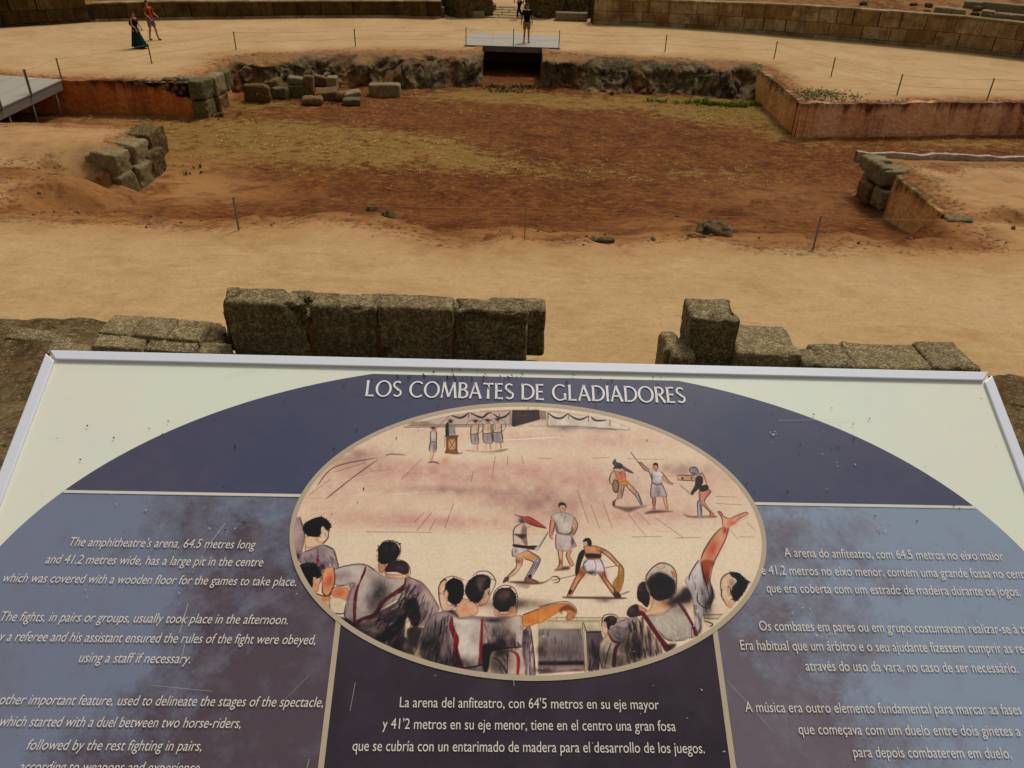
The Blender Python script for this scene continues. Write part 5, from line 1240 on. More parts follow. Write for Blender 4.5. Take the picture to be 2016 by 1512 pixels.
# thraex
pt.poly([(288, 590), (380, 600), (350, 730), (330, 790), (262, 800), (280, 730)], (196, 160, 140)); pt.blob(330, 700, 22, 70, (120, 92, 88), .5); pt.poly([(262, 795), (272, 790), (240, 850), (238, 900), (200, 900), (200, 840)], (104, 70, 56))
pt.poly([(385, 590), (450, 565), (540, 670), (580, 720), (540, 750), (470, 680)], (216, 170, 138)); pt.poly([(545, 735), (590, 705), (650, 870), (660, 905), (630, 905)], (182, 172, 170)); pt.line([(590, 740), (640, 890)], 12, (64, 54, 58), .7)
pt.poly([(210, 365), (300, 380), (380, 370), (400, 480), (410, 540), (320, 550), (275, 520)], (214, 138, 112)); pt.blob(340, 480, 45, 60, (214, 96, 80), .75); pt.blob(320, 410, 40, 30, (130, 90, 86), .5)
pt.poly([(160, 450), (205, 375), (250, 420), (230, 520), (200, 590), (158, 540)], SKIN); pt.poly([(285, 545), (430, 520), (440, 575), (400, 605), (300, 575)], (206, 158, 58)); pt.blob(400, 590, 30, 12, (170, 104, 40), .7)
pt.poly([(196, 600), (215, 520), (262, 515), (290, 590), (275, 690), (240, 705), (205, 660)], (150, 128, 92)); L([(196, 600), (215, 520), (262, 515), (290, 590), (275, 690), (240, 705), (205, 660), (196, 600)], 9, (60, 44, 32), .9)
pt.poly([(330, 285), (400, 320), (510, 390), (510, 412), (440, 395), (360, 350)], (112, 96, 90)); L([(340, 330), (500, 405)], 10, (50, 38, 40), .8)
pt.poly([(195, 255), (225, 200), (240, 188), (260, 235), (320, 255), (355, 290), (330, 345), (260, 340), (200, 345), (225, 300)], (92, 78, 84)); pt.blob(300, 310, 40, 34, (36, 28, 36), .9, tex=0); pt.blob(290, 345, 22, 16, (170, 160, 164), .7)
for q in [[(205, 370), (160, 450), (150, 530), (200, 600)], [(385, 370), (410, 520)], [(380, 600), (350, 740), (330, 790)], [(290, 600), (270, 790)], [(450, 560), (580, 700), (660, 890)], [(395, 600), (540, 745), (630, 900)], [(215, 370), (290, 500)]]: L(q, 6)
# referee with raised rod
pt.poly([(800, 780), (860, 785), (850, 930), (860, 960), (810, 960), (815, 900)], (200, 134, 96)); pt.poly([(958, 775), (1015, 775), (1035, 880), (1050, 960), (1015, 960), (990, 880)], (214, 160, 124))
pt.poly([(795, 560), (950, 565), (1022, 740), (1010, 775), (900, 765), (790, 782), (778, 720)], (190, 178, 178)); pt.blob(890, 680, 45, 90, (120, 92, 98), .65)
pt.poly([(745, 340), (830, 365), (930, 380), (980, 440), (955, 500), (950, 565), (800, 555), (790, 480), (750, 380)], (202, 194, 190)); pt.blob(800, 460, 16, 70, (80, 66, 74), .7); pt.line([(800, 548), (870, 585), (950, 570)], 14, (58, 46, 44), .95)
pt.poly([(590, 250), (620, 235), (720, 330), (755, 345), (745, 385), (690, 360), (630, 290)], (216, 150, 108)); pt.poly([(955, 460), (990, 450), (1050, 530), (1120, 560), (1110, 590), (1060, 570), (970, 505)], (220, 164, 124))
pt.poly([(820, 270), (880, 260), (890, 320), (870, 385), (835, 360), (810, 320)], (206, 146, 110)); pt.poly([(812, 278), (845, 245), (890, 265), (890, 325), (872, 290), (825, 285)], (54, 38, 30)); pt.line([(480, 92), (560, 200), (625, 285)], 13, (70, 56, 44), .95)
for q in [[(625, 230), (720, 328), (752, 340)], [(620, 290), (690, 365), (750, 385), (792, 490), (800, 555)], [(930, 378), (985, 440), (1060, 530), (1125, 570)], [(955, 505), (1060, 575)], [(795, 560), (776, 720), (792, 782)], [(950, 570), (1024, 740), (1012, 778)], [(800, 785), (812, 960)], [(860, 785), (850, 950)], [(960, 780), (1015, 960)], [(1018, 775), (1050, 950)], [(905, 690), (905, 760)]]: L(q, 6)
# secutor
pt.poly([(1180, 470), (1200, 435), (1400, 440), (1460, 470), (1460, 525), (1250, 520), (1200, 510)], (206, 156, 126)); pt.line([(1200, 437), (1420, 442)], 16, (116, 70, 54), .9); pt.line([(1190, 512), (1440, 525)], 9, INK, .9)
pt.poly([(1250, 468), (1278, 468), (1278, 505), (1250, 505)], (40, 26, 24), .9, 1, False); pt.poly([(1395, 468), (1412, 468), (1412, 505), (1395, 505)], (40, 26, 24), .9, 1, False)
pt.poly([(1520, 660), (1660, 655), (1690, 700), (1640, 760), (1600, 820), (1555, 860), (1520, 830)], (212, 142, 112)); pt.blob(1640, 700, 40, 40, (206, 110, 84), .6); pt.poly([(1530, 815), (1570, 840), (1660, 960), (1740, 1030), (1750, 1060), (1680, 1060), (1670, 1000), (1560, 890)], (214, 140, 106))
pt.poly([(1490, 860), (1520, 815), (1560, 860), (1560, 1000), (1550, 1070), (1500, 1070)], (164, 154, 160)); pt.blob(1545, 960, 12, 90, (60, 48, 54), .7)
pt.poly([(1540, 430), (1600, 480), (1640, 590), (1560, 620), (1520, 520)], (220, 170, 140)); pt.poly([(1530, 610), (1640, 585), (1660, 655), (1560, 690), (1525, 660)], (40, 38, 26)); pt.line([(1545, 650), (1650, 640)], 12, (54, 80, 40), .6)
pt.poly([(1480, 460), (1550, 455), (1580, 520), (1540, 620), (1450, 700), (1420, 740), (1390, 710), (1450, 600), (1460, 520)], (44, 34, 34))
for y in range(480, 700, 24): pt.line([(1470-(y-480)*.3, y), (1540-(y-480)*.3, y+14)], 5, (150, 132, 120), .5)
pt.poly([(1370, 380), (1380, 335), (1450, 315), (1495, 350), (1510, 400), (1560, 400), (1540, 440), (1450, 445), (1400, 420)], (160, 148, 156)); pt.blob(1440, 415, 36, 22, (50, 40, 52), .8)
pt.line([(1235, 592), (1385, 718)], 18, (196, 192, 186), 1); L([(1230, 585), (1385, 712)], 7); L([(1236, 606), (1380, 728)], 7); pt.blob(1410, 725, 20, 18, (80, 64, 60), .9, tex=0)
for q in [[(1370, 380), (1380, 330), (1450, 312), (1500, 355), (1510, 405)], [(1560, 395), (1600, 470), (1640, 590)], [(1660, 655), (1695, 700), (1600, 830), (1660, 940), (1750, 1030)], [(1520, 660), (1530, 800), (1490, 870), (1500, 1070)], [(1560, 890), (1560, 1050)], [(1570, 890), (1680, 1000), (1680, 1060)]]: L(q, 6)
pt.line([(1790, 1010), (1860, 1090), (1880, 1240)], 5, (120, 70, 60), .5)
# --- the pair in the middle with their referee
pt.frame(970, 970, 6.574)
pt.poly([(200, 1160), (440, 1190), (640, 1180), (760, 1110), (640, 1165), (420, 1150)], (78, 56, 54), .9, 3); pt.poly([(300, 1190), (430, 1240), (470, 1200)], (130, 104, 104), .5, 5); pt.poly([(800, 1010), (900, 965), (990, 965), (980, 1000), (880, 1010)], (76, 54, 52), .85, 4); pt.line([(980, 965), (1060, 940)], 12, (70, 50, 48), .7, 2, taper=True)
pt.poly([(905, 1358), (1000, 1350), (1660, 1360), (1640, 1380), (1010, 1372)], (76, 54, 50), .95, 2.5); pt.blob(1450, 1390, 110, 34, (110, 88, 92), .7); pt.line([(1650, 1325), (1720, 1300), (1770, 1280)], 14, (84, 62, 58), .8, 2, taper=True)
# murmillo
pt.poly([(300, 850), (390, 860), (370, 960), (300, 1060), (210, 1110), (180, 1090), (260, 1000), (300, 960)], (222, 178, 150)); pt.blob(340, 890, 34, 34, (130, 78, 52), .8); pt.poly([(160, 1100), (205, 1095), (205, 1140), (150, 1170), (130, 1165)], (110, 78, 64))
pt.poly([(310, 790), (420, 750), (540, 810), (600, 860), (570, 905), (520, 900), (400, 850), (320, 850)], (222, 168, 118)); pt.blob(450, 830, 90, 26, (206, 140, 84), .6); pt.poly([(545, 880), (610, 860), (600, 930), (520, 1050), (490, 1120), (440, 1130), (430, 1090), (490, 980)], (170, 164, 176))
for q in [[(560, 900), (520, 980), (480, 1070)], [(590, 890), (540, 990)]]: pt.line(q, 10, (64, 56, 66), .75)
pt.poly([(455, 1075), (500, 1065), (495, 1110), (470, 1125)], (52, 36, 36)); pt.poly([(420, 1100), (490, 1110), (600, 1160), (560, 1185), (460, 1180), (410, 1150)], (150, 104, 84))
pt.poly([(250, 740), (280, 705), (420, 710), (480, 750), (420, 770), (310, 820), (260, 820)], (200, 190, 190)); pt.blob(300, 760, 30, 40, (130, 110, 116), .6)
pt.poly([(280, 470), (350, 410), (440, 400), (430, 540), (440, 690), (280, 690), (262, 560)], (204, 180, 162)); pt.poly([(380, 450), (430, 420), (430, 560), (435, 680), (370, 600)], (110, 82, 86), .7, 4); pt.poly([(270, 540), (425, 545), (420, 580), (370, 600), (300, 560)], (66, 44, 48), .9, 2)
pt.poly([(272, 672), (430, 690), (560, 690), (580, 710), (540, 745), (430, 730), (275, 705)], (52, 36, 36)); pt.poly([(540, 725), (600, 690), (612, 715), (570, 760)], (196, 186, 176)); pt.line([(590, 705), (655, 600), (715, 515)], 15, (176, 172, 172)); L([(600, 715), (670, 600), (716, 515)], 6)
pt.poly([(400, 395), (480, 390), (500, 430), (430, 470)], (216, 196, 176), .9); pt.blob(365, 365, 36, 32, (90, 86, 104), 1, tex=0); pt.blob(385, 385, 24, 14, (40, 32, 38), .8, tex=0)
pt.poly([(290, 290), (370, 310), (470, 315), (580, 375), (690, 465), (560, 440), (450, 395), (390, 340)], (176, 62, 54)); pt.line([(380, 318), (480, 350), (640, 440)], 20, (216, 112, 96), .7, 3); pt.line([(286, 288), (360, 322), (430, 390), (560, 442), (692, 466)], 8, (60, 26, 26), .95)
for q in [[(350, 410), (280, 465), (262, 560), (275, 700)], [(432, 450), (445, 690)], [(250, 740), (255, 820), (310, 840)], [(300, 850), (305, 960), (200, 1090)], [(385, 860), (380, 950)], [(440, 745), (560, 815), (612, 860), (600, 930), (500, 1110)], [(400, 860), (520, 905), (490, 990), (420, 1110)]]: L(q, 6)
# central referee
pt.poly([(835, 740), (905, 760), (900, 900), (900, 980), (820, 1000), (860, 900)], (216, 158, 124)); pt.poly([(960, 770), (1030, 750), (1000, 820), (1040, 900), (1050, 950), (1000, 950), (950, 830)], (216, 156, 118)); pt.blob(880, 900, 22, 30, (130, 80, 60), .6)
pt.poly([(735, 480), (760, 360), (810, 380), (790, 480), (760, 560), (785, 605), (740, 600)], (220, 150, 124)); pt.poly([(1030, 370), (1060, 340), (1100, 430), (1060, 540), (1020, 560), (1060, 440)], (222, 160, 130))
pt.poly([(820, 540), (1000, 550), (1050, 620), (1085, 700), (1030, 720), (960, 770), (840, 745), (815, 700)], (192, 176, 172)); pt.blob(860, 630, 24, 70, (204, 160, 140), .6); pt.blob(1030, 640, 20, 60, (80, 66, 74), .6)
pt.poly([(755, 310), (850, 255), (960, 265), (1050, 320), (1050, 370), (1025, 470), (1010, 530), (830, 530), (800, 390)], (190, 178, 166)); pt.blob(920, 420, 60, 80, (206, 196, 184), .6); pt.line([(815, 390), (830, 470), (850, 520), (930, 548), (1010, 530), (1035, 460)], [10, 20, 16, 16, 26, 20], (74, 60, 62), .85, 3)
pt.poly([(855, 180), (900, 150), (945, 180), (940, 240), (910, 265), (870, 240)], (214, 172, 142)); pt.blob(912, 212, 26, 26, (176, 124, 98), .7); pt.poly([(850, 200), (855, 145), (900, 130), (945, 155), (950, 200), (925, 170), (875, 175)], (58, 44, 34))
for q in [[(755, 310), (735, 480), (740, 590)], [(805, 390), (790, 490), (765, 570)], [(1050, 320), (1100, 430), (1050, 560)], [(820, 545), (812, 700), (840, 740)], [(1000, 550), (1085, 700)], [(840, 745), (862, 900), (855, 970)], [(900, 760), (905, 960)], [(960, 775), (950, 830), (1000, 940)], [(940, 300), (920, 390)], [(880, 270), (900, 310)], [(865, 680), (910, 770)]]: L(q, 5.5)
# retiarius
pt.line([(770, 1140), (1080, 1070)], 9, (110, 94, 60), .95, smooth=False); pt.line([(1450, 980), (1640, 940)], 9, (110, 94, 60), .95, smooth=False); L([(755, 1100), (820, 1090), (862, 1120), (850, 1160), (790, 1172)], 9)
pt.poly([(1080, 1080), (1160, 960), (1210, 1030), (1120, 1150), (1040, 1300), (1000, 1350), (960, 1350), (990, 1270)], (212, 150, 110)); pt.blob(1160, 1040, 50, 60, (150, 80, 46), .8); pt.poly([(985, 1270), (1030, 1265), (1010, 1310), (985, 1320)], (60, 40, 34))
pt.poly([(1360, 1040), (1440, 1010), (1460, 1100), (1540, 1200), (1600, 1300), (1640, 1350), (1590, 1370), (1500, 1240), (1400, 1110)], (206, 142, 104)); pt.blob(1430, 1080, 40, 60, (140, 74, 44), .8); pt.poly([(1560, 1290), (1620, 1280), (1660, 1355), (1590, 1370)], (90, 54, 40))
pt.poly([(1170, 900), (1240, 850), (1390, 855), (1440, 960), (1440, 1020), (1350, 1050), (1320, 1080), (1240, 1050), (1180, 1010)], (208, 196, 196)); pt.blob(1290, 1040, 60, 26, (44, 34, 46), .9); pt.line([(1185, 960), (1210, 1020), (1260, 1050)], 18, (60, 46, 56), .8, 3); pt.line([(1310, 870), (1335, 950), (1320, 1010)], 6, (70, 56, 62), .9)
pt.poly([(1180, 690), (1320, 690), (1400, 750), (1390, 860), (1230, 870), (1200, 800)], (198, 142, 104)); pt.blob(1290, 740, 60, 30, (220, 170, 130), .6); pt.poly([(1205, 795), (1385, 800), (1380, 850), (1220, 850)], (58, 36, 32), .95)
pt.poly([(1170, 740), (1190, 790), (1150, 900), (1110, 1040), (1070, 1075), (1070, 960), (1110, 800)], (48, 38, 36)); pt.poly([(1320, 690), (1480, 770), (1600, 890), (1660, 950), (1610, 960), (1480, 820), (1390, 770)], (220, 164, 122)); pt.blob(1400, 760, 40, 26, (150, 84, 52), .6)
pt.poly([(1170, 640), (1200, 650), (1220, 690), (1180, 700)], SKIN); pt.poly([(1165, 640), (1190, 600), (1250, 595), (1280, 650), (1270, 695), (1230, 690), (1215, 640)], (44, 34, 32)); pt.blob(1215, 650, 14, 14, (170, 150, 140), .6)
pt.poly([(1630, 940), (1680, 960), (1690, 1060), (1680, 1200), (1640, 1290), (1580, 1290), (1550, 1180), (1610, 1080)], (178, 134, 62), .95); pt.blob(1620, 1200, 40, 60, (196, 140, 40), .7)
for i in range(9): L([(1600+i*8-30, 1130+i*14), (1690-i*6, 1060+i*22)], 5, (96, 64, 28), .7)
for i in range(7): L([(1570+i*16, 1270-i*8), (1640+i*6, 1010+i*12)], 4, (96, 64, 28), .6)
for q in [[(1180, 700), (1200, 840)], [(1400, 760), (1385, 860)], [(1320, 690), (1480, 760), (1600, 880), (1690, 990), (1690, 1180)], [(1400, 775), (1480, 830), (1620, 965)], [(1380, 855), (1430, 950), (1440, 1020)], [(1240, 860), (1170, 940), (1190, 1020)], [(1080, 1080), (985, 1280), (960, 1350)], [(1200, 1040), (1110, 1170), (1020, 1330)], [(1450, 1020), (1470, 1110), (1640, 1340)], [(1370, 1050), (1500, 1250), (1590, 1370)], [(1180, 900), (1200, 890)]]: L(q, 6)
# --- spectators, left group
pt.frame(570, 1000, 5.04)
pt.poly([(50, 130), (110, 110), (150, 300), (130, 430), (110, 520), (60, 520), (40, 300)], (168, 142, 148), .9, 2); pt.blob(80, 490, 30, 36, (70, 44, 56), .8); L([(105, 90), (150, 260), (160, 440)], 5); L([(55, 160), (40, 300), (60, 510)], 5)
pt.poly([(160, 290), (250, 280), (300, 330), (380, 270), (390, 310), (330, 370), (260, 390), (165, 400)], (226, 188, 152)); pt.poly([(300, 190), (370, 200), (395, 240), (380, 310), (320, 350), (280, 320)], (230, 196, 162)); pt.blob(340, 340, 18, 14, (210, 140, 100), .6)
pt.poly([(135, 210), (165, 150), (250, 105), (330, 95), (400, 150), (412, 190), (385, 225), (350, 195), (320, 190), (310, 260), (280, 290), (200, 285), (160, 260)], (18, 12, 14))
for q in [[(180, 180), (220, 140)], [(330, 110), (370, 130)], [(200, 250), (240, 270)]]: L(q, 5, (150, 140, 136), .5)
pt.blob(335, 215, 16, 24, (226, 190, 156), .95, tex=0); L([(345, 250), (370, 290)], 6); L([(392, 220), (382, 300), (330, 365)], 5)
pt.poly([(110, 480), (160, 430), (340, 370), (430, 420), (470, 510), (485, 600), (340, 610), (240, 580), (110, 560)], (164, 146, 148)); pt.blob(230, 520, 70, 30, (120, 98, 106), .6); pt.blob(330, 580, 40, 40, (36, 26, 36), .9); pt.poly([(265, 540), (280, 470), (292, 540), (280, 570)], (158, 30, 40))
for q in [[(340, 370), (430, 410), (460, 470), (488, 590)], [(160, 440), (280, 400)], [(280, 400), (285, 470)], [(415, 600), (440, 470)]]: L(q, 5)
pt.poly([(230, 660), (300, 600), (330, 650), (300, 760), (280, 840), (200, 800)], (228, 178, 140)); pt.poly([(98, 590), (160, 552), (250, 555), (300, 600), (320, 670), (280, 700), (240, 690), (230, 770), (210, 800), (160, 720)], (20, 14, 16)); pt.blob(165, 575, 50, 8, (170, 158, 156), .6, -.2); L([(310, 600), (335, 660), (300, 760)], 5)
pt.blob(260, 780, 30, 30, (216, 140, 100), .6); pt.poly([(220, 830), (330, 870), (390, 880), (400, 990), (360, 960), (300, 920)], (224, 168, 124)); pt.blob(340, 910, 40, 24, (206, 110, 62), .8); L([(250, 850), (340, 880), (400, 880), (400, 1000)], 5)
# big toga back
pt.poly([(440, 620), (560, 580), (740, 565), (830, 600), (960, 690), (1180, 690), (1230, 760), (1200, 860), (1040, 930), (900, 1010), (740, 1120), (640, 1190), (550, 1090), (560, 960), (600, 800), (640, 760), (450, 770)], (190, 178, 170)); pt.blob(820, 800, 140, 110, (204, 194, 182), .7)
pt.blob(520, 680, 90, 50, (150, 134, 136), .6); pt.blob(620, 780, 30, 30, (56, 42, 54), .8); pt.poly([(560, 960), (610, 790), (650, 770), (640, 1160), (550, 1090)], (150, 132, 138), .8, 3); pt.line([(620, 790), (590, 900), (560, 1040)], 12, (80, 62, 72), .7, 3)
pt.poly([(330, 660), (360, 600), (440, 600), (450, 740), (400, 860), (360, 880), (325, 820)], (226, 162, 122)); pt.blob(400, 720, 44, 70, (206, 108, 74), .75); L([(440, 600), (450, 740), (390, 870), (330, 850), (325, 760)], 5)
pt.poly([(410, 860), (470, 800), (560, 790), (590, 830), (560, 920), (470, 890)], (222, 150, 110)); pt.blob(500, 850, 60, 40, (208, 112, 78), .75); L([(400, 880), (440, 800), (570, 770)], 5); pt.poly([(400, 900), (560, 915), (550, 1045), (430, 1045)], (216, 198, 164), .9, 2); L([(400, 1040), (500, 1055), (550, 1050)], 6)
# crossing shadow side of the toga
pt.poly([(1180, 700), (1240, 760), (1310, 800), (1310, 1100), (1240, 1170), (1190, 1060), (1150, 1180), (1120, 1390), (1010, 1380), (960, 1320), (860, 1310), (740, 1240), (640, 1190), (760, 1120), (900, 1030), (1060, 940), (1180, 840)], (112, 92, 94), .95, 2)
pt.poly([(1180, 820), (1290, 900), (1290, 1090), (1230, 1160), (1170, 1060), (1130, 1180), (1010, 1300), (860, 1310), (1000, 1180), (1110, 1040)], (28, 18, 22), .95, 4); pt.poly([(900, 1100), (1060, 1000), (1130, 1040), (1000, 1130), (900, 1140)], (60, 42, 46), .8, 5); pt.poly([(680, 1190), (850, 1150), (960, 1180), (860, 1240), (740, 1240)], (170, 148, 140), .8, 6); pt.blob(800, 1180, 50, 16, (60, 40, 46), .6)
pt.poly([(1010, 1380), (1080, 1300), (1170, 1300), (1240, 1450), (1140, 1440)], (70, 52, 56), .9, 4); pt.blob(1150, 1370, 30, 40, (200, 180, 160), .5); pt.poly([(1160, 1080), (1190, 1060), (1225, 1170), (1215, 1210), (1150, 1200)], (220, 204, 172), .95, 2); pt.poly([(1170, 1215), (1310, 1215), (1280, 1370), (1210, 1350)], (66, 50, 54), .85, 4); pt.blob(1260, 1280, 30, 26, (170, 156, 148), .5)
pt.line([(755, 590), (740, 650), (680, 780), (650, 950), (650, 1140)], [12, 22, 24, 30, 26], (108, 20, 32), .98, 1.2); pt.line([(1170, 700), (1150, 780), (1000, 880), (920, 950), (850, 1060), (720, 1110), (630, 1170)], [50, 52, 34, 36, 36, 36, 40], (108, 20, 34), .98, 1.4); L([(1060, 830), (940, 920), (880, 1000)], 6, (160, 50, 60), .6)
pt.poly([(490, 1085), (600, 1120), (640, 1190), (560, 1150)], (36, 24, 26), .9, 3)
# heads behind
pt.poly([(880, 560), (900, 520), (960, 560), (940, 640), (890, 640)], (222, 164, 126)); pt.poly([(880, 440), (890, 390), (940, 345), (1030, 340), (1085, 390), (1095, 450), (1050, 520), (960, 560), (895, 545)], (30, 20, 20)); pt.blob(1040, 400, 30, 40, (150, 120, 112), .45); pt.blob(960, 400, 40, 20, (90, 66, 60), .6)
L([(885, 470), (900, 380), (960, 330), (1060, 340), (1105, 400), (1090, 500)], 5); pt.line([(870, 460), (862, 500)], 14, (226, 170, 136), .9)
pt.poly([(945, 640), (1000, 660), (1150, 660), (1190, 640), (1180, 690), (1080, 710), (970, 690)], (228, 170, 136)); pt.poly([(950, 620), (975, 570), (1040, 530), (1130, 535), (1180, 580), (1185, 640), (1140, 665), (1060, 640), (960, 640)], (62, 42, 40)); pt.blob(1100, 590, 50, 26, (120, 96, 88), .6); L([(945, 620), (990, 550), (1060, 518), (1150, 540), (1195, 600), (1200, 670)], 5)
for q in [[(440, 620), (560, 578), (740, 562), (860, 640)], [(940, 720), (950, 800)], [(560, 960), (550, 1080), (640, 1190)], [(1190, 690), (1300, 740)], [(460, 770), (580, 770)]]: L(q, 5)
# --- spectators, centre group
pt.frame(800, 1100, 6.3)
pt.poly([(0, 230), (60, 240), (200, 320), (330, 490), (410, 630), (280, 760), (230, 830), (130, 830), (60, 700), (0, 560)], (168, 148, 144), .9, 2); pt.poly([(0, 540), (120, 510), (170, 700), (140, 830), (90, 830), (30, 720)], (32, 20, 26), .95, 5); pt.blob(150, 380, 60, 60, (110, 84, 94), .6); pt.line([(270, 560), (210, 760)], 30, (76, 54, 66), .7, 6)
pt.poly([(30, 880), (210, 880), (180, 1040), (120, 1120), (30, 1060)], (80, 64, 66), .85, 5); pt.poly([(100, 1180), (220, 850), (240, 1000), (160, 1190)], (216, 198, 164), .9, 3); L([(40, 240), (200, 310), (340, 490), (410, 630)], 5); L([(20, 880), (215, 882), (90, 1200)], 5)
# three-man bench: cloaks
pt.poly([(170, 1130), (220, 850), (300, 730), (420, 660), (600, 640), (700, 700), (930, 720), (1300, 730), (1430, 710), (1450, 860), (1440, 1090), (1100, 1130), (1040, 1180), (1000, 1390), (760, 1380), (600, 1350), (340, 1290), (180, 1210)], (160, 142, 142))
for x0, y0, x1, y1, w, c in [(400, 800, 390, 1230, 60, (58, 40, 46)), (310, 860, 300, 1180, 40, (110, 80, 84)), (230, 950, 200, 1160, 50, (50, 34, 40)), (340, 740, 280, 900, 30, (120, 100, 104)), (500, 900, 560, 1340, 60, (110, 92, 98)), (300, 1180, 300, 1270, 30, (40, 26, 32)), (460, 760, 440, 1000, 40, (206, 188, 164)), (260, 900, 250, 1250, 26, (204, 186, 160))]: pt.line([(x0, y0), (x1, y1)], [w*.4, w, w*.5], c, .75, 6)
pt.poly([(570, 710), (660, 750), (930, 760), (930, 900), (900, 1300), (820, 1340), (700, 1340), (640, 1150), (600, 900)], (206, 196, 180), 1, 2); pt.blob(850, 1000, 60, 90, (170, 152, 150), .5)
pt.poly([(940, 760), (1200, 750), (1430, 720), (1440, 1060), (1300, 1080), (1080, 1100), (960, 1060), (1000, 900)], (194, 178, 166), 1, 2, True); pt.blob(1150, 1060, 120, 40, (110, 80, 86), .7); pt.blob(1320, 1020, 40, 60, (120, 86, 90), .6); pt.poly([(940, 1080), (1140, 1090), (1050, 1180), (1010, 1390), (960, 1400)], (30, 20, 24), .95, 4); pt.blob(1060, 770, 140, 26, (84, 62, 74), .8)
pt.line([(565, 730), (560, 850), (620, 1000), (610, 1120), (650, 1370)], [18, 50, 62, 52, 110], (150, 24, 34), .98, 1.4); pt.line([(940, 760), (935, 900), (925, 1100), (910, 1310)], [22, 28, 40, 26], (150, 26, 44), .95, 1.6); L([(690, 1360), (860, 1340), (1000, 1290)], 12, (40, 26, 30), .9)
# neck and heads
pt.poly([(610, 620), (640, 590), (720, 500), (870, 560), (880, 690), (700, 740), (640, 720)], (226, 178, 144)); pt.blob(740, 640, 90, 40, (222, 150, 108), .6); pt.poly([(450, 640), (560, 640), (640, 720), (560, 680)], (60, 44, 56), .9, 3)
pt.poly([(405, 430), (420, 310), (480, 260), (520, 400), (510, 560), (640, 580), (560, 640), (450, 650), (410, 540)], (230, 188, 156)); pt.poly([(470, 420), (500, 300), (590, 245), (690, 290), (716, 400), (690, 510), (620, 575), (560, 560), (515, 510), (520, 430), (480, 390)], (16, 10, 14)); pt.poly([(470, 420), (500, 390), (520, 440), (500, 510), (470, 480)], (228, 180, 144)); pt.line([(425, 300), (470, 262), (495, 270)], 16, (30, 22, 24), .9)
L([(480, 250), (410, 330), (400, 430), (420, 560), (450, 650)], 6); L([(470, 250), (580, 222), (720, 270)], 5); L([(405, 435), (440, 430)], 8)
pt.poly([(900, 560), (960, 440), (1050, 420), (1090, 300), (1040, 470), (990, 570), (920, 600)], (228, 180, 150)); pt.poly([(730, 420), (760, 300), (850, 220), (960, 200), (1040, 250), (1040, 330), (1020, 440), (980, 390), (960, 460), (920, 520), (860, 550), (780, 510)], (34, 24, 26)); pt.poly([(860, 260), (940, 215), (1010, 250), (960, 330), (930, 420), (890, 380)], (130, 108, 112), .7, 6); pt.poly([(960, 440), (1010, 370), (1040, 380), (990, 470), (950, 500)], (230, 186, 156))
L([(820, 220), (900, 165), (1010, 165), (1090, 240), (1105, 320), (1040, 460)], 6); L([(1050, 250), (1100, 275)], 12, HAIR, .9); L([(880, 590), (1000, 560)], 14, (120, 74, 50), .8)
pt.poly([(1090, 640), (1160, 680), (1260, 680), (1300, 600), (1360, 560), (1360, 700), (1260, 730), (1100, 710)], (228, 176, 142)); pt.blob(1290, 660, 60, 30, (214, 128, 90), .6); pt.poly([(1080, 550), (1100, 430), (1190, 370), (1300, 380), (1360, 470), (1350, 570), (1290, 600), (1260, 650), (1160, 660), (1090, 600)], (36, 24, 24)); pt.poly([(1110, 470), (1200, 390), (1290, 410), (1280, 500), (1180, 540)], (120, 96, 88), .8, 8); L([(1075, 560), (1090, 420), (1190, 340), (1320, 360), (1380, 480), (1370, 680)], 5)
# arm on the parapet
pt.poly([(1440, 710), (1560, 660), (1764, 590), (1764, 740), (1640, 800), (1460, 850)], (226, 150, 78)); pt.blob(1560, 770, 90, 40, (214, 124, 44), .7); L([(1440, 700), (1600, 640), (1764, 575)], 4)
pt.poly([(1450, 920), (1500, 850), (1545, 880), (1600, 1440), (1480, 1440), (1440, 1150)], (150, 132, 138), 1, 2); pt.line([(1480, 920), (1460, 1150), (1480, 1400)], [50, 30, 30], (56, 40, 52), .85, 5); L([(1545, 880), (1580, 1180), (1600, 1440)], 6); L([(1450, 920), (1500, 850)], 6)
pt.poly([(1040, 1400), (1060, 1230), (1130, 1160), (1260, 1140), (1400, 1120), (1440, 1180), (1460, 1440), (1040, 1420)], (200, 182, 164), 1, 2); pt.line([(1090, 1240), (1160, 1280), (1240, 1420)], 14, INK, .8, 2); pt.line([(1260, 1140), (1250, 1420)], 10, INK, .85); pt.blob(1150, 1330, 60, 60, (130, 104, 108), .6); pt.line([(1280, 1140), (1360, 1180), (1390, 1260), (1380, 1430)], [10, 30, 40, 26], (170, 28, 52), .95, 1.5); L([(1100, 1140), (1260, 1110), (1440, 1100)], 9)
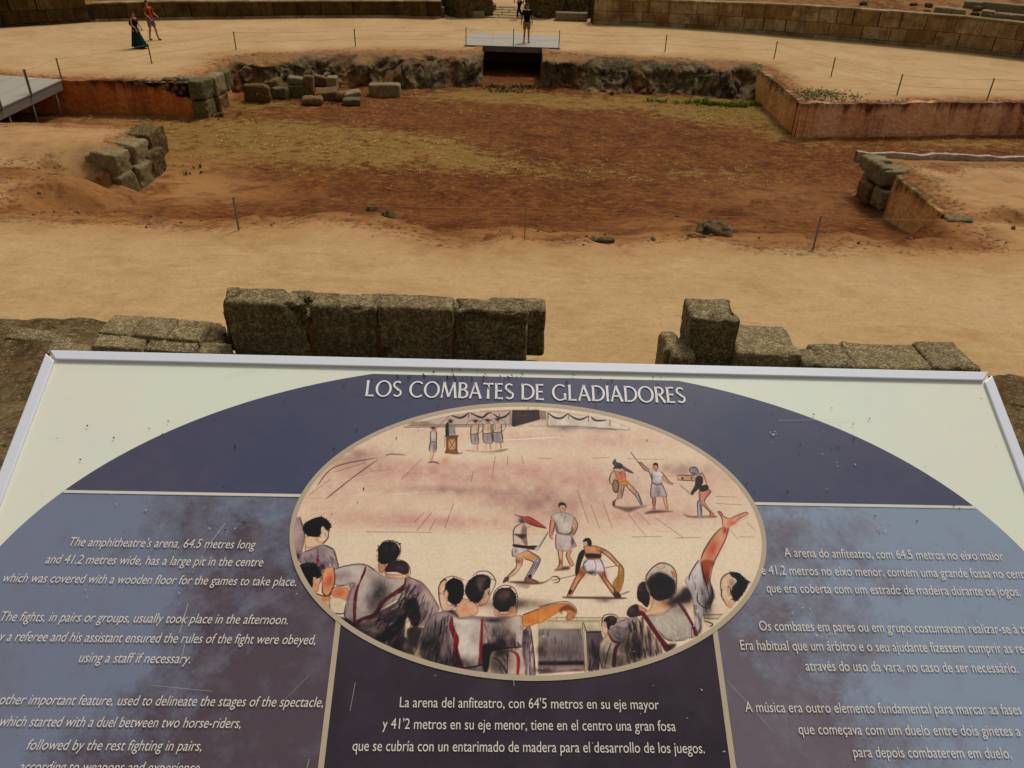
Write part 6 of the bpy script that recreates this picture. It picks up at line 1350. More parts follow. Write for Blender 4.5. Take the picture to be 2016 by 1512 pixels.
# --- parapet and right group
pt.frame(1060, 1080, 5.817)
pt.poly([(90, 795), (1020, 795), (1020, 830), (90, 830)], (216, 198, 164), .85, 2, False); pt.poly([(0, 840), (700, 835), (720, 950), (540, 950), (500, 925), (0, 930)], (200, 184, 154), .9, 2, False)
for q in [[(200, 792), (1010, 795)], [(100, 832), (720, 832)], [(0, 930), (500, 925)], [(206, 795), (208, 830)], [(440, 795), (440, 832)]]: L(q, 5)
pt.poly([(0, 935), (490, 930), (525, 1330), (0, 1330)], (132, 120, 118), .95, 2, False); pt.blob(150, 1010, 180, 70, (160, 152, 146), .6); pt.blob(260, 1190, 160, 60, (100, 84, 90), .6); pt.blob(30, 1180, 40, 60, (60, 50, 46), .6)
pt.poly([(0, 1300), (525, 1290), (525, 1340), (0, 1345)], (30, 20, 22), .95, 4, False); pt.poly([(0, 1345), (525, 1340), (525, 1400), (250, 1420), (0, 1440)], (150, 130, 120), .9, 2, False); pt.blob(50, 1400, 90, 26, (40, 28, 32), .8); pt.blob(450, 1395, 60, 16, (110, 70, 66), .6)
pt.poly([(498, 850), (520, 850), (560, 1400), (525, 1420)], (210, 194, 164), 1, 1.5, False); L([(498, 855), (530, 1410)], 6, smooth=False); L([(512, 850), (545, 945), (565, 1395)], 6, smooth=False); L([(455, 930), (455, 990)], 7); pt.blob(60, 1008, 7, 7, (250, 248, 244), 1, tex=0); L([(55, 930), (57, 990)], 6)
pt.poly([(550, 955), (715, 955), (745, 1050), (700, 1200), (690, 1390), (570, 1400)], (104, 90, 98), .95, 2, False); pt.line([(550, 960), (715, 955)], 14, (36, 26, 28), .9); pt.blob(640, 1160, 60, 70, (62, 48, 56), .7)
# hand and forearm resting on it
pt.poly([(0, 690), (150, 640), (330, 630), (420, 690), (430, 740), (410, 800), (340, 830), (310, 800), (330, 750), (300, 715), (250, 720), (120, 800), (0, 860)], (226, 150, 84)); pt.blob(100, 740, 120, 40, (216, 124, 50), .6); pt.poly([(240, 700), (330, 650), (420, 700), (420, 740), (350, 710), (280, 720), (260, 750)], (130, 66, 38), .85, 3); pt.poly([(310, 790), (350, 740), (410, 740), (400, 800), (345, 830)], (214, 160, 120)); L([(0, 670), (160, 630), (330, 615), (430, 690), (435, 760)], 4)
for x in (335, 360, 385): L([(x, 760), (x-12, 820)], 5, (90, 50, 40), .8)
# seated man with red border
pt.poly([(720, 870), (760, 800), (830, 790), (800, 900), (790, 980), (740, 980)], (228, 184, 148)); pt.poly([(745, 830), (790, 780), (860, 775), (900, 820), (870, 880), (830, 890), (800, 940), (775, 880)], (48, 36, 34)); pt.blob(840, 800, 30, 18, (140, 116, 108), .7); pt.poly([(745, 850), (770, 840), (780, 890), (755, 910)], (230, 190, 156)); L([(720, 890), (735, 790), (800, 755), (880, 765), (920, 815)], 6)
pt.poly([(700, 1100), (790, 980), (850, 1060), (940, 1085), (950, 1340), (720, 1370), (690, 1220)], (206, 190, 164), 1, 2); pt.poly([(790, 960), (860, 890), (960, 880), (1010, 900), (970, 1080), (850, 1050)], (160, 144, 144), 1, 2); pt.line([(800, 970), (850, 1060), (940, 1090)], [10, 24, 16], (120, 24, 40), .95); pt.line([(920, 1100), (880, 1160), (860, 1340)], [18, 40, 40], (112, 20, 38), .95); L([(830, 1090), (790, 1200), (755, 1370)], 7); L([(700, 1110), (690, 1230), (740, 1380)], 7); L([(600, 1400), (640, 1290), (690, 1380)], 7, (60, 50, 52), .8)
pt.poly([(880, 860), (1040, 800), (1100, 760), (1060, 900), (980, 920)], (176, 164, 160), 1, 2); L([(870, 860), (1030, 800)], 5)
# big man with raised arm: heads, cloak, sleeve
pt.frame(1230, 1000, 4.58)
pt.poly([(15, 960), (40, 900), (100, 870), (140, 900), (170, 960), (60, 990)], (58, 46, 42)); pt.blob(60, 925, 30, 30, (110, 92, 84), .6); pt.poly([(120, 880), (170, 900), (200, 930), (150, 960), (130, 930)], (220, 150, 116)); pt.poly([(108, 760), (130, 690), (180, 670), (215, 760), (225, 830), (200, 900), (150, 860), (115, 830)], (46, 32, 32)); pt.blob(140, 720, 22, 30, (120, 84, 78), .7)
pt.poly([(160, 960), (230, 900), (270, 780), (330, 830), (430, 880), (380, 930), (240, 975)], (226, 184, 148)); pt.blob(370, 880, 60, 34, (220, 140, 92), .7); pt.blob(240, 870, 20, 60, (210, 136, 100), .6)
pt.poly([(190, 720), (190, 620), (250, 540), (350, 500), (430, 540), (465, 640), (450, 740), (410, 800), (310, 835), (240, 800)], (206, 192, 168)); pt.poly([(205, 680), (240, 620), (320, 590), (420, 640), (450, 710), (430, 780), (330, 830), (260, 810), (220, 750)], (24, 16, 18), 1, 5); pt.blob(330, 690, 90, 80, (18, 12, 14), .9, tex=.2)
pt.poly([(270, 530), (300, 505), (350, 505), (360, 540), (320, 550)], (224, 180, 156)); pt.poly([(415, 570), (440, 580), (460, 630), (430, 620)], (214, 140, 104)); L([(195, 700), (190, 620), (250, 540), (330, 498), (420, 530), (465, 610), (460, 760)], 5); pt.line([(245, 800), (300, 835), (400, 810)], 10, HAIR, .9)
pt.poly([(200, 980), (330, 960), (440, 880), (520, 870), (640, 1140), (560, 1180), (400, 1200), (300, 1130)], (176, 168, 156), 1, 2); pt.blob(420, 1040, 100, 70, (188, 182, 160), .7); pt.poly([(380, 860), (480, 800), (540, 720), (620, 760), (580, 850), (480, 860), (430, 890)], (84, 62, 66), .95, 6); pt.blob(560, 770, 50, 40, (60, 44, 54), .7)
pt.poly([(540, 660), (600, 590), (660, 480), (690, 520), (720, 690), (760, 660), (790, 780), (770, 880), (700, 980), (680, 1100), (640, 1140), (620, 960), (600, 800)], (190, 184, 184), 1, 2); pt.blob(650, 620, 40, 60, (206, 200, 194), .7); pt.line([(770, 700), (785, 800), (740, 880)], [14, 44, 20], (56, 46, 60), .85, 4); pt.line([(650, 960), (680, 1060), (670, 1120)], 26, (70, 58, 66), .7, 4)
pt.poly([(680, 480), (720, 380), (800, 260), (880, 180), (940, 190), (900, 300), (840, 420), (800, 500), (770, 560), (750, 690), (720, 680), (700, 600)], (222, 160, 128)); pt.blob(790, 380, 50, 90, (206, 98, 66), .75, .5); pt.poly([(690, 490), (800, 490), (770, 570), (745, 700), (720, 680)], (170, 78, 38), .9, 4); pt.blob(735, 620, 26, 60, (128, 48, 26), .8); pt.blob(900, 210, 22, 34, (176, 70, 36), .7, .4)
pt.poly([(880, 170), (870, 100), (840, 40), (870, 45), (890, 80), (940, 100), (1000, 80), (1090, 45), (1110, 60), (1060, 90), (960, 160), (930, 190)], (226, 160, 134)); pt.blob(960, 140, 40, 26, (212, 110, 84), .6); L([(880, 160), (870, 90), (838, 40), (860, 40), (890, 80), (945, 100)], 5, (110, 60, 50), .9); L([(945, 100), (1020, 65), (1090, 43), (1115, 60)], 5, (110, 60, 50), .9); L([(1000, 110), (1110, 70)], 4, (110, 60, 50), .8); L([(970, 150), (1110, 85)], 4, (110, 60, 50), .8)
L([(680, 470), (720, 370), (800, 250), (875, 175)], 5); L([(930, 190), (900, 300), (800, 500), (760, 690)], 5, (90, 50, 40), .9); L([(690, 500), (705, 600), (740, 720), (770, 860)], 6); L([(660, 475), (590, 590), (575, 660)], 6); L([(650, 770), (660, 860), (740, 910), (780, 860), (790, 750), (760, 650)], 6)
for x0, y0, x1, y1, w, c in [(100, 1000, 90, 1320, 70, (92, 78, 84)), (40, 1040, 20, 1300, 50, (60, 48, 56)), (160, 1000, 130, 1330, 60, (44, 34, 42)), (220, 1080, 230, 1320, 60, (80, 66, 72)), (70, 1150, 80, 1370, 36, (40, 30, 36)), (280, 1180, 300, 1300, 50, (70, 56, 62)), (130, 1000, 60, 1200, 24, (190, 180, 170)), (190, 1020, 180, 1300, 20, (180, 168, 158)), (-20, 1120, 30, 1380, 40, (130, 116, 120))]: pt.line([(x0, y0), (x1, y1)], [w*.4, w, w*.6], c, .85, 5)
pt.line([(90, 965), (150, 950), (220, 1040), (300, 1160), (380, 1270)], [16, 34, 38, 36, 60], (112, 24, 40), .97, 1.5); pt.line([(490, 870), (560, 970), (610, 1060), (640, 1140)], [18, 22, 24, 40], (116, 22, 40), .95, 1.5); L([(300, 1110), (400, 1200), (560, 1190)], 6, (90, 76, 76), .8); pt.poly([(380, 1240), (460, 1230), (420, 1280)], (40, 26, 30), .85, 4); L([(600, 1080), (600, 1180)], 5)
# profile at the right rim and the rail
pt.poly([(855, 700), (870, 640), (940, 590), (1020, 610), (1000, 800), (960, 900), (920, 890), (870, 800)], (228, 194, 162)); pt.poly([(950, 600), (1010, 590), (1080, 640), (1110, 690), (1010, 840), (960, 790), (970, 720), (1010, 660)], (16, 12, 14), 1, 2); pt.blob(960, 680, 34, 50, (120, 104, 96), .6); pt.poly([(920, 720), (945, 710), (955, 780), (930, 800)], (230, 190, 160)); pt.blob(940, 870, 22, 30, (214, 140, 108), .6)
L([(860, 720), (870, 640), (930, 592), (1010, 588), (1085, 640)], 5); L([(858, 720), (870, 760), (868, 800), (920, 890)], 5); L([(925, 715), (950, 730), (945, 790)], 5); L([(868, 748), (885, 740)], 8)
pt.poly([(705, 965), (880, 960), (840, 1010), (710, 1000)], (200, 186, 160), .9, 2, False); L([(705, 968), (880, 962)], 5); L([(710, 1000), (840, 1000)], 5); L([(710, 1020), (790, 1050), (760, 1075)], 7)
# dry brush over the crowd: folds, hair strands, smudged ink
DK = [(20, 12, 18), (40, 27, 34), (70, 50, 60)]; LT = [(222, 208, 188), (206, 192, 178), (236, 224, 204)]; HL = [(150, 130, 120), (110, 90, 84)]
pt.frame(570, 1000, 5.04)
streaks([(460, 620), (740, 575), (1180, 700), (1180, 820), (850, 1020), (650, 1130), (660, 800)], 46, -40, 90, LT+[(150, 132, 132)], 14, .5, 1); streaks([(1180, 720), (1300, 800), (1300, 1150), (1150, 1180), (1100, 1380), (760, 1240), (900, 1040)], 60, -60, 110, DK, 16, .75, 2); streaks([(1000, 1000), (1180, 860), (1150, 1180), (900, 1260), (700, 1200)], 24, -110, 60, LT, 9, .55, 3)
streaks([(120, 470), (430, 420), (470, 590), (250, 590)], 30, 30, 60, DK+LT, 9, .5, 4); streaks([(140, 160), (330, 100), (405, 190), (290, 280), (170, 260)], 26, 40, -16, HL, 3, .5, 5); streaks([(105, 590), (250, 560), (310, 660), (220, 790)], 18, 20, 50, HL, 3, .45, 6); streaks([(890, 400), (1080, 380), (1050, 520), (900, 540)], 26, 14, 60, HL, 4, .5, 7); streaks([(960, 600), (1130, 540), (1180, 630), (990, 650)], 20, 20, 30, HL, 4, .6, 8)
pt.frame(800, 1100, 6.3)
streaks([(180, 1120), (300, 740), (560, 660), (640, 1000), (640, 1340), (300, 1280)], 70, -20, 180, DK, 20, .7, 9); streaks([(180, 1120), (300, 740), (560, 660), (640, 1000), (640, 1340), (300, 1280)], 30, -20, 150, LT, 12, .6, 10); streaks([(960, 780), (1430, 730), (1440, 1090), (1000, 1090)], 40, 30, 130, DK[1:]+LT, 12, .5, 11); streaks([(1000, 980), (1430, 980), (1430, 1100), (1000, 1110)], 40, 10, 70, DK, 14, .7, 12)
streaks([(600, 780), (920, 780), (900, 1280), (700, 1300)], 34, 20, 120, LT+[(170, 150, 146)], 14, .45, 13); streaks([(1060, 1200), (1240, 1150), (1250, 1400), (1050, 1400)], 24, 40, 120, DK, 9, .6, 14); streaks([(1450, 900), (1540, 900), (1590, 1430), (1470, 1430)], 26, 6, 160, DK+LT, 12, .6, 15); streaks([(0, 300), (200, 330), (380, 620), (200, 800), (60, 700)], 46, -60, 120, DK, 18, .65, 16)
streaks([(500, 300), (690, 300), (700, 500), (560, 550)], 24, 10, 60, HL, 4, .35, 17); streaks([(740, 300), (1030, 260), (980, 400), (800, 520)], 36, 40, 90, HL, 5, .5, 18); streaks([(1110, 420), (1350, 420), (1320, 600), (1110, 620)], 36, 20, 80, HL, 5, .5, 19)
pt.frame(1060, 1080, 5.817)
streaks([(0, 940), (480, 940), (515, 1300), (0, 1300)], 60, 10, 110, [(80, 66, 72), (110, 98, 96), (60, 48, 54)], 16, .45, 20); streaks([(560, 970), (710, 970), (690, 1380), (580, 1390)], 34, 0, 120, DK, 16, .6, 21); streaks([(700, 1100), (800, 1000), (940, 1090), (940, 1340), (730, 1360)], 24, -20, 120, DK[1:]+LT, 8, .5, 22); streaks([(790, 960), (860, 890), (1000, 900), (960, 1070)], 18, 60, 60, DK, 8, .5, 23)
pt.frame(1230, 1000, 4.58)
streaks([(20, 1010), (180, 970), (340, 1240), (240, 1330), (20, 1370)], 70, 20, 150, DK+LT[:2], 12, .7, 24); streaks([(210, 1000), (440, 890), (600, 1150), (420, 1190)], 40, 40, 80, LT+[(150, 140, 130)], 10, .5, 25); streaks([(600, 600), (690, 500), (780, 850), (650, 1130)], 40, 10, 100, DK[1:]+LT, 9, .55, 26); streaks([(220, 660), (430, 650), (430, 780), (280, 810)], 40, 10, -60, [(90, 74, 66), (30, 20, 20), (140, 124, 110)], 5, .5, 27); streaks([(900, 640), (1090, 650), (1010, 820)], 16, 30, 60, HL, 4, .4, 28)
pt.frame(0, 0, 1)
r_p = random.Random(9)
for i in range(150):                       # scuffed plank strokes over the sand
    x, y = r_p.uniform(600, 1470), r_p.uniform(880, 1060); l = r_p.uniform(8, 60); pt.line([(x, y), (x+l, y+r_p.uniform(-2, 2))], r_p.uniform(1, 5), r_p.choice([(190, 128, 112), (150, 104, 94), (236, 222, 192), (214, 170, 146)]), r_p.uniform(.08, .3), 1.5, taper=True)
for i in range(120):
    x, y = r_p.uniform(620, 1470), r_p.uniform(1060, 1220); l = r_p.uniform(10, 80); pt.line([(x, y), (x+l, y+r_p.uniform(-3, 3))], r_p.uniform(1, 6), r_p.choice([(206, 176, 140), (244, 232, 200), (186, 156, 130)]), r_p.uniform(.06, .22), 2, taper=True)
for x, y, rx, ry, a in [(705, 1262, 50, 26, .7), (660, 1235, 40, 12, .6), (770, 1270, 26, 30, .6), (850, 1275, 30, 34, .65), (905, 1310, 50, 14, .5), (985, 1270, 18, 40, .7), (1010, 1190, 60, 10, .45), (1250, 1275, 34, 30, .6), (1220, 1300, 30, 20, .5), (1330, 1180, 26, 16, .6), (745, 1180, 20, 40, .6), (1190, 1300, 16, 20, .5), (1390, 1190, 10, 30, .5)]: pt.blob(x, y, rx, ry, (26, 16, 22), a)
c_ = np.clip(pt.img, 0, 1)**1.12; pt.img = (c_*.4+.6*(c_*c_*(3-2*c_)))*np.array((1.0, .975, .97)); pt.img = pt.img*.86+.14*pt.img.mean(2, keepdims=True)*np.array((1.06, .98, .92))
# glaze: paper grain and a little fading
g = fbm(pt.xx*.25, pt.yy*.25, 0, 301, 3)[..., None]; pt.img = np.clip(pt.img*(1+.05*g), 0, 1)
g = np.clip(fbm(pt.xx*.02, pt.yy*.02, 0, 305, 5)[..., None]-.1, 0, 1); pt.img = pt.img*(1-.12*g)+np.array((176, 150, 128))/255*.12*g
def paint_sheet():
    c = pt.img; linc = np.where(c <= .04045, c/12.92, ((c+.055)/1.055)**2.4)
    S = pt.s0+(pt.xx+.0)*pt.cell; T = pt.t1-(pt.yy+.0)*pt.cell
    P = np.stack([S-PW/2, T+PH/2, np.full_like(S, .0214)], -1)
    ins = ((S-ELL[0])/(ELL[2]+.0012))**2+((T-ELL[1])/(ELL[3]+.0012))**2 < 1
    kp = ins[:-1, :-1] & ins[1:, 1:] & ins[:-1, 1:] & ins[1:, :-1]
    t = NT("printed_watercolour", .34, .35); col = t.attr("paint", "Color"); m = t.done(col)
    o = grid_obj("picture", P, m, panel, attrs={"paint": linc}, smooth=False, keep=kp, flip=True)
    bm = bmesh.new(); bm.from_mesh(o.data); bmesh.ops.delete(bm, geom=[v for v in bm.verts if not v.link_faces], context='VERTS'); bm.to_mesh(o.data); bm.free()
    o["label"] = "oval watercolour print of gladiators fighting before spectators"
    return o
paint_sheet()
# ---------------------------------------------------------------- people
def skin_mesh(name, joints, bones, mat, parent, sub=2, root=0):
    """one continuous surface grown on a skeleton; joints: name -> (x, y, z, rx, ry)"""
    ks = list(joints); ix = {k: i for i, k in enumerate(ks)}
    me = bpy.data.meshes.new(name); me.from_pydata([tuple(joints[k][:3]) for k in ks], [(ix[a], ix[b]) for a, b in bones], [])
    o = bpy.data.objects.new(name, me); COL.objects.link(o)
    o.modifiers.new("skin", 'SKIN'); s = o.modifiers.new("sub", 'SUBSURF'); s.levels = sub; s.render_levels = sub
    for i, k in enumerate(ks):
        v = me.skin_vertices[0].data[i]; v.radius = (joints[k][3], joints[k][4] if len(joints[k]) > 4 else joints[k][3]); v.use_root = (i == root)
    bpy.context.view_layer.update()
    m2 = bpy.data.meshes.new_from_object(o.evaluated_get(bpy.context.evaluated_depsgraph_get())); bpy.data.objects.remove(o); bpy.data.meshes.remove(me)
    m2.name = name; m2.materials.clear(); m2.materials.append(mat); m2.polygons.foreach_set("use_smooth", np.ones(len(m2.polygons), bool))
    r = bpy.data.objects.new(name, m2); return link(r, parent)
skin_m = plain("skin", lin(168, 112, 78), .6, .3, var=.06); hair_m = plain("dark_hair", lin(26, 18, 14), .7, .3); 
def cloth(nm, c): return plain(nm, c, .9, .1, var=.10, scale=12)
def add_hand(J, B, wrist, side, tag_):
    """palm, four fingers of different lengths and a thumb from the palm's side"""
    x, y, z = J[wrist][:3]; f = side
    J[tag_+'p'] = (x+.003*f, y-.012, z-.055, .030, .018); B.append((wrist, tag_+'p'))
    for i, (dy, l) in enumerate([(-.030, .078), (-.011, .090), (.009, .084), (.027, .066)]):
        a, b = tag_+'f%d' % i, tag_+'g%d' % i
        J[a] = (x+.004*f, y+dy-.012, z-.085, .009); J[b] = (x-.012*f, y+dy-.016, z-.085-l*.75, .0075); B += [(tag_+'p', a), (a, b)]
    J[tag_+'t'] = (x-.002*f, y-.052, z-.058, .010); J[tag_+'u'] = (x-.012*f, y-.062, z-.098, .008); B += [(tag_+'p', tag_+'t'), (tag_+'t', tag_+'u')]
def person(loc, face, H, label, pose, top=None, shorts=None, trousers=None, skirt=None, shoe=(.02, .02, .022), shoe_sole=None, pack=None, lean=0.0, head_turn=(0, 0), sleeve=True, bun=False, female=False):
    """face: heading in radians (0 looks along -Y, towards the reader). Local axes: -Y forward, X to the person's left"""
    root = empty("person", loc, face); tag(root, label, "person"); k = H/1.75
    P = lambda x, y, z, *r: (x*k, (y-lean*max(0, z-.9))*k, z*k)+tuple(q*k for q in r)
    J = {}; B = []
    J['pel'] = P(0, 0, .95, .135, .105); J['wai'] = P(0, -.005, 1.10, .12, .095); J['che'] = P(0, .005, 1.28, .145, .105); J['col'] = P(0, .015, 1.43, .085, .07); J['nek'] = P(0, .005, 1.50, .05, .052)
    B += [('pel', 'wai'), ('wai', 'che'), ('che', 'col'), ('col', 'nek')]
    hx, hy = head_turn
    J['jaw'] = P(.0+hx*.4, -.02+hy*.4, 1.565, .058, .066); J['hed'] = P(hx*.7, -.012+hy*.7, 1.64, .074, .088); J['cro'] = P(hx, .002+hy, 1.70, .060, .070); B += [('nek', 'jaw'), ('jaw', 'hed'), ('hed', 'cro')]
    for sd, s in (('l', 1), ('r', -1)):
        sh = P(s*.175, .015, 1.41, .058); el = pose['el'+sd]; wr = pose['wr'+sd]; kn = pose['kn'+sd]; an = pose['an'+sd]
        J['sh'+sd] = sh; J['el'+sd] = P(*el, .042); J['wr'+sd] = P(*wr, .028, .024); B += [('col', 'sh'+sd), ('sh'+sd, 'el'+sd), ('el'+sd, 'wr'+sd)]
        add_hand(J, B, 'wr'+sd, s, 'h'+sd)
        J['hi'+sd] = P(s*.09, 0, .88, .088, .09); J['kn'+sd] = P(*kn, .056); J['ca'+sd] = P(an[0]*.55+kn[0]*.45, (an[1]*.55+kn[1]*.45)+.018, an[2]*.55+kn[2]*.45, .052); J['an'+sd] = P(*an, .036); B += [('pel', 'hi'+sd), ('hi'+sd, 'kn'+sd), ('kn'+sd, 'ca'+sd), ('ca'+sd, 'an'+sd)]
        J['he'+sd] = P(an[0], an[1]+.02, an[2]-.05, .034); J['to'+sd] = P(an[0]+s*.015, an[1]-.15, max(.02, an[2]-.068+pose.get('tip'+sd, 0)), .028); B += [('an'+sd, 'he'+sd), ('an'+sd, 'to'+sd)]
    skin_mesh("body", J, B, skin_m, root)
    hc = np.array(J['hed'][:3]); hr = .098*k
    # hair shell, with the face left clear; nose, eyes and mouth on the face
    bm = bmesh.new(); bmesh.ops.create_uvsphere(bm, u_segments=24, v_segments=16, radius=1)
    for v in bm.verts:
        d = v.co.copy(); n = fbm(np.array([d.x*3]), np.array([d.y*3]), np.array([d.z*3]), 4, 2)[0]
        v.co = Vector((d.x*.082*k, d.y*.099*k, d.z*.105*k))*(1.02+.05*n)
    bmesh.ops.delete(bm, geom=[v for v in bm.verts if (v.co.y < -.045*k and v.co.z < .050*k) or v.co.z < (-.060*k if not female else -.11*k) or (v.co.y < 0.0 and v.co.z < -.01*k)], context='VERTS')
    bmesh.ops.solidify(bm, geom=bm.faces[:], thickness=.008*k)
    me = bpy.data.meshes.new("hair"); bm.to_mesh(me); bm.free(); me.materials.append(hair_m); h = bpy.data.objects.new("hair", me); h.location = Vector(hc)+Vector((0, .006*k, .018*k)); link(h, root)
    if bun:
        mb = MB(); mb.tube([hc+np.array((0, .08, .02))*k, hc+np.array((0, .13, .0))*k, hc+np.array((0, .14, -.08))*k], [.035*k, .045*k, .02*k], 10); mb.build("hair_bun", hair_m, root, True)
    nm = MB(); y0 = hc[1]-.085*k
    nm.add([(hc[0]-.012*k, y0, hc[2]-.028*k), (hc[0]+.012*k, y0, hc[2]-.028*k), (hc[0], y0-.022*k, hc[2]-.026*k), (hc[0], y0-.002*k, hc[2]+.018*k)], [(0, 1, 2), (1, 3, 2), (3, 0, 2)]); nm.build("nose", skin_m, root)
    for s in (-1, 1):
        ee = MB(); ee.tube([(hc[0]+s*.03*k, y0-.002*k, hc[2]+.012*k), (hc[0]+s*.03*k, y0+.012*k, hc[2]+.012*k)], .009*k, 8); ee.build("eye", hair_m, root, True)
        er = MB(); er.tube([(hc[0]+s*.076*k, hc[1]-.01*k, hc[2]-.03*k), (hc[0]+s*.086*k, hc[1]+.0, hc[2]), (hc[0]+s*.080*k, hc[1]+.005*k, hc[2]+.026*k)], [.007*k, .014*k, .008*k], 8); er.build("ear", skin_m, root, True)
    mo = MB(); mo.tube([(hc[0]-.022*k, y0+.004*k, hc[2]-.058*k), (hc[0], y0-.003*k, hc[2]-.06*k), (hc[0]+.022*k, y0+.004*k, hc[2]-.058*k)], .005*k, 6); mo.build("mouth", plain("lips", lin(130, 70, 60)), root, True)
    g = lambda n, d=.016: tuple(J[n][:3])+tuple(q+d*k for q in J[n][3:])
    mixj = lambda a, b, t, *r: tuple(J[a][i]*(1-t)+J[b][i]*t for i in range(3))+tuple(q*k for q in r)
    if top:
        T = {'w0': P(0, 0, .84, .178, .14), 'w1': P(0, 0, .93, .170, .135), 'wai': P(0, -.005, 1.08, .155, .122), 'che': g('che', .022), 'col': g('col', .02)}; TBn = [('w0', 'w1'), ('w1', 'wai'), ('wai', 'che'), ('che', 'col')]
        for sd in 'lr':
            T['sh'+sd] = g('sh'+sd, .022)
            if sleeve: T['sl'+sd] = mixj('sh'+sd, 'el'+sd, .72, .068); TBn += [('col', 'sh'+sd), ('sh'+sd, 'sl'+sd)]
            else: TBn += [('col', 'sh'+sd)]; T['sh'+sd] = mixj('col', 'sh'+sd, .6, .05)
        skin_mesh("shirt", T, TBn, top, root)
    if shorts or trousers:
        m = shorts or trousers; T = {'pel': P(0, 0, .97, .15, .12)}; TBn = []
        for sd, s in (('l', 1), ('r', -1)):
            T['hi'+sd] = g('hi'+sd, .02); TBn += [('pel', 'hi'+sd)]
            if shorts: T['kn'+sd] = mixj('hi'+sd, 'kn'+sd, .84, .088, .088); TBn += [('hi'+sd, 'kn'+sd)]
            else:
                T['kn'+sd] = g('kn'+sd, .018); T['an'+sd] = mixj('kn'+sd, 'an'+sd, .93, .055); TBn += [('hi'+sd, 'kn'+sd), ('kn'+sd, 'an'+sd)]
        skin_mesh("shorts" if shorts else "trousers", T, TBn, m, root)
    if skirt:
        n = 60; rows = []
        for t in np.linspace(0, 1, 14):
            z = (1.06-t*.98)*k; a = np.linspace(0, 2*math.pi, n, endpoint=False); w = (.135+.26*t**1.1)*k; fold = 1+.08*t*np.sin(a*9+2*t)+.04*t*np.sin(a*17)
            rows.append(np.stack([w*.82*fold*np.cos(a), (w*1.12*fold*np.sin(a))-(.10*t*t)*k-.0, np.full(n, z)+(.03*np.sin(a*3)*t)*k], 1))
        o = grid_obj("skirt", np.array(rows), skirt, root, closed=True, flip=True)
        sm = o.modifiers.new("thick", 'SOLIDIFY'); sm.thickness = .006
    for sd, s in (('l', 1), ('r', -1)):
        a = np.array(J['an'+sd][:3]); t_ = np.array(J['to'+sd][:3]); he = np.array(J['he'+sd][:3])
        T = {'h': (*(he+np.array((0, .012, .012))*k), .047*k), 'm': (*((he+t_)/2+np.array((0, 0, .012))*k), .046*k, .04*k), 't': (*(t_+np.array((0, -.02, .004))*k), .042*k, .034*k)}
        sh = skin_mesh("shoe", T, [('h', 'm'), ('m', 't')], plain("shoe_leather", shoe), root)
        if shoe_sole:
            mb = MB(); mb.tube([he+np.array((0, .045, -.022))*k, (he+t_)/2+np.array((0, 0, -.026))*k, t_+np.array((0, -.055, -.018))*k], [.040*k, .040*k, .030*k], 10)
            for i in range(len(mb.v)): mb.v[i] = (mb.v[i][0], mb.v[i][1], he[2]-.03*k+(mb.v[i][2]-he[2]+.03*k)*.4)
            mb.build("sole", plain("pale_sole", shoe_sole), sh, True)
    if pack:
        T = {'a': P(0, .20, 1.05, .13, .10), 'b': P(0, .21, 1.2, .14, .11), 'c': P(0, .17, 1.36, .11, .08)}
        pk = skin_mesh("backpack", T, [('a', 'b'), ('b', 'c')], pack, None); 
        pk.parent = root
        for s in (-1, 1):
            mb = MB(); mb.tube([P(s*.10, .16, 1.40), P(s*.11, .02, 1.475), P(s*.115, -.125, 1.36), P(s*.125, -.10, 1.2), P(s*.13, .12, 1.06)], .018*k, 6); mb.build("strap", pack, pk, True)
    return root
stand = dict(ell=(.245, .03, 1.13), wrl=(.25, -.03, .88), elr=(-.245, .03, 1.13), wrr=(-.255, -.03, .88), knl=(.10, -.02, .50), anl=(.115, .02, .085), knr=(-.10, -.02, .50), anr=(-.115, .02, .085))
black = cloth("black_cotton", (.008, .008, .010)); khaki = cloth("khaki_cotton", lin(140, 108, 70)); red = cloth("rust_red_cotton", lin(150, 52, 26)); grey = cloth("grey_cotton", lin(104, 92, 100)); green_ = cloth("bottle_green_cotton", lin(12, 46, 36)); pale = cloth("pale_pink_cotton", lin(190, 140, 110))
c = at(1036, 84, .07)
person((c[0], c[1], .07), .12, 1.76, "man in black T-shirt and khaki shorts standing on the centre footbridge", {**stand, 'wrl': (.255, -.02, .87), 'elr': (-.26, .03, 1.13), 'wrr': (-.27, -.05, .9)}, top=black, shorts=khaki, shoe=(.015, .014, .014))
c = at(1014, 37, 0)
walk = dict(ell=(.25, .10, 1.14), wrl=(.24, .10, .90), elr=(-.24, -.06, 1.13), wrr=(-.22, -.22, .98), knl=(.10, -.20, .53), anl=(.14, -.30, .085), knr=(-.09, .06, .50), anr=(-.15, .34, .13), tipr=-.03)
person((c[0]+.25, c[1]-.02, 0), -.85, 1.74, "person in black trousers and pale top striding behind the man on the footbridge", {**walk}, top=pale, trousers=black, shoe=lin(220, 214, 206), shoe_sole=lin(230, 226, 220))
c = at(304, 79, 0)
person((c[0], c[1], 0), math.radians(68), 1.69, "man in rust-red T-shirt and grey shorts with dark backpack, walking right", dict(ell=(.24, -.06, 1.15), wrl=(.22, -.28, 1.05), elr=(-.24, -.02, 1.14), wrr=(-.22, -.24, 1.02), knl=(.09, -.12, .51), anl=(.10, -.20, .085), knr=(-.09, .04, .50), anr=(-.10, .16, .085)),
       top=red, shorts=grey, shoe=(.02, .02, .022), shoe_sole=lin(226, 222, 214), pack=black, lean=-.05)
c = at(274, 95, 0)
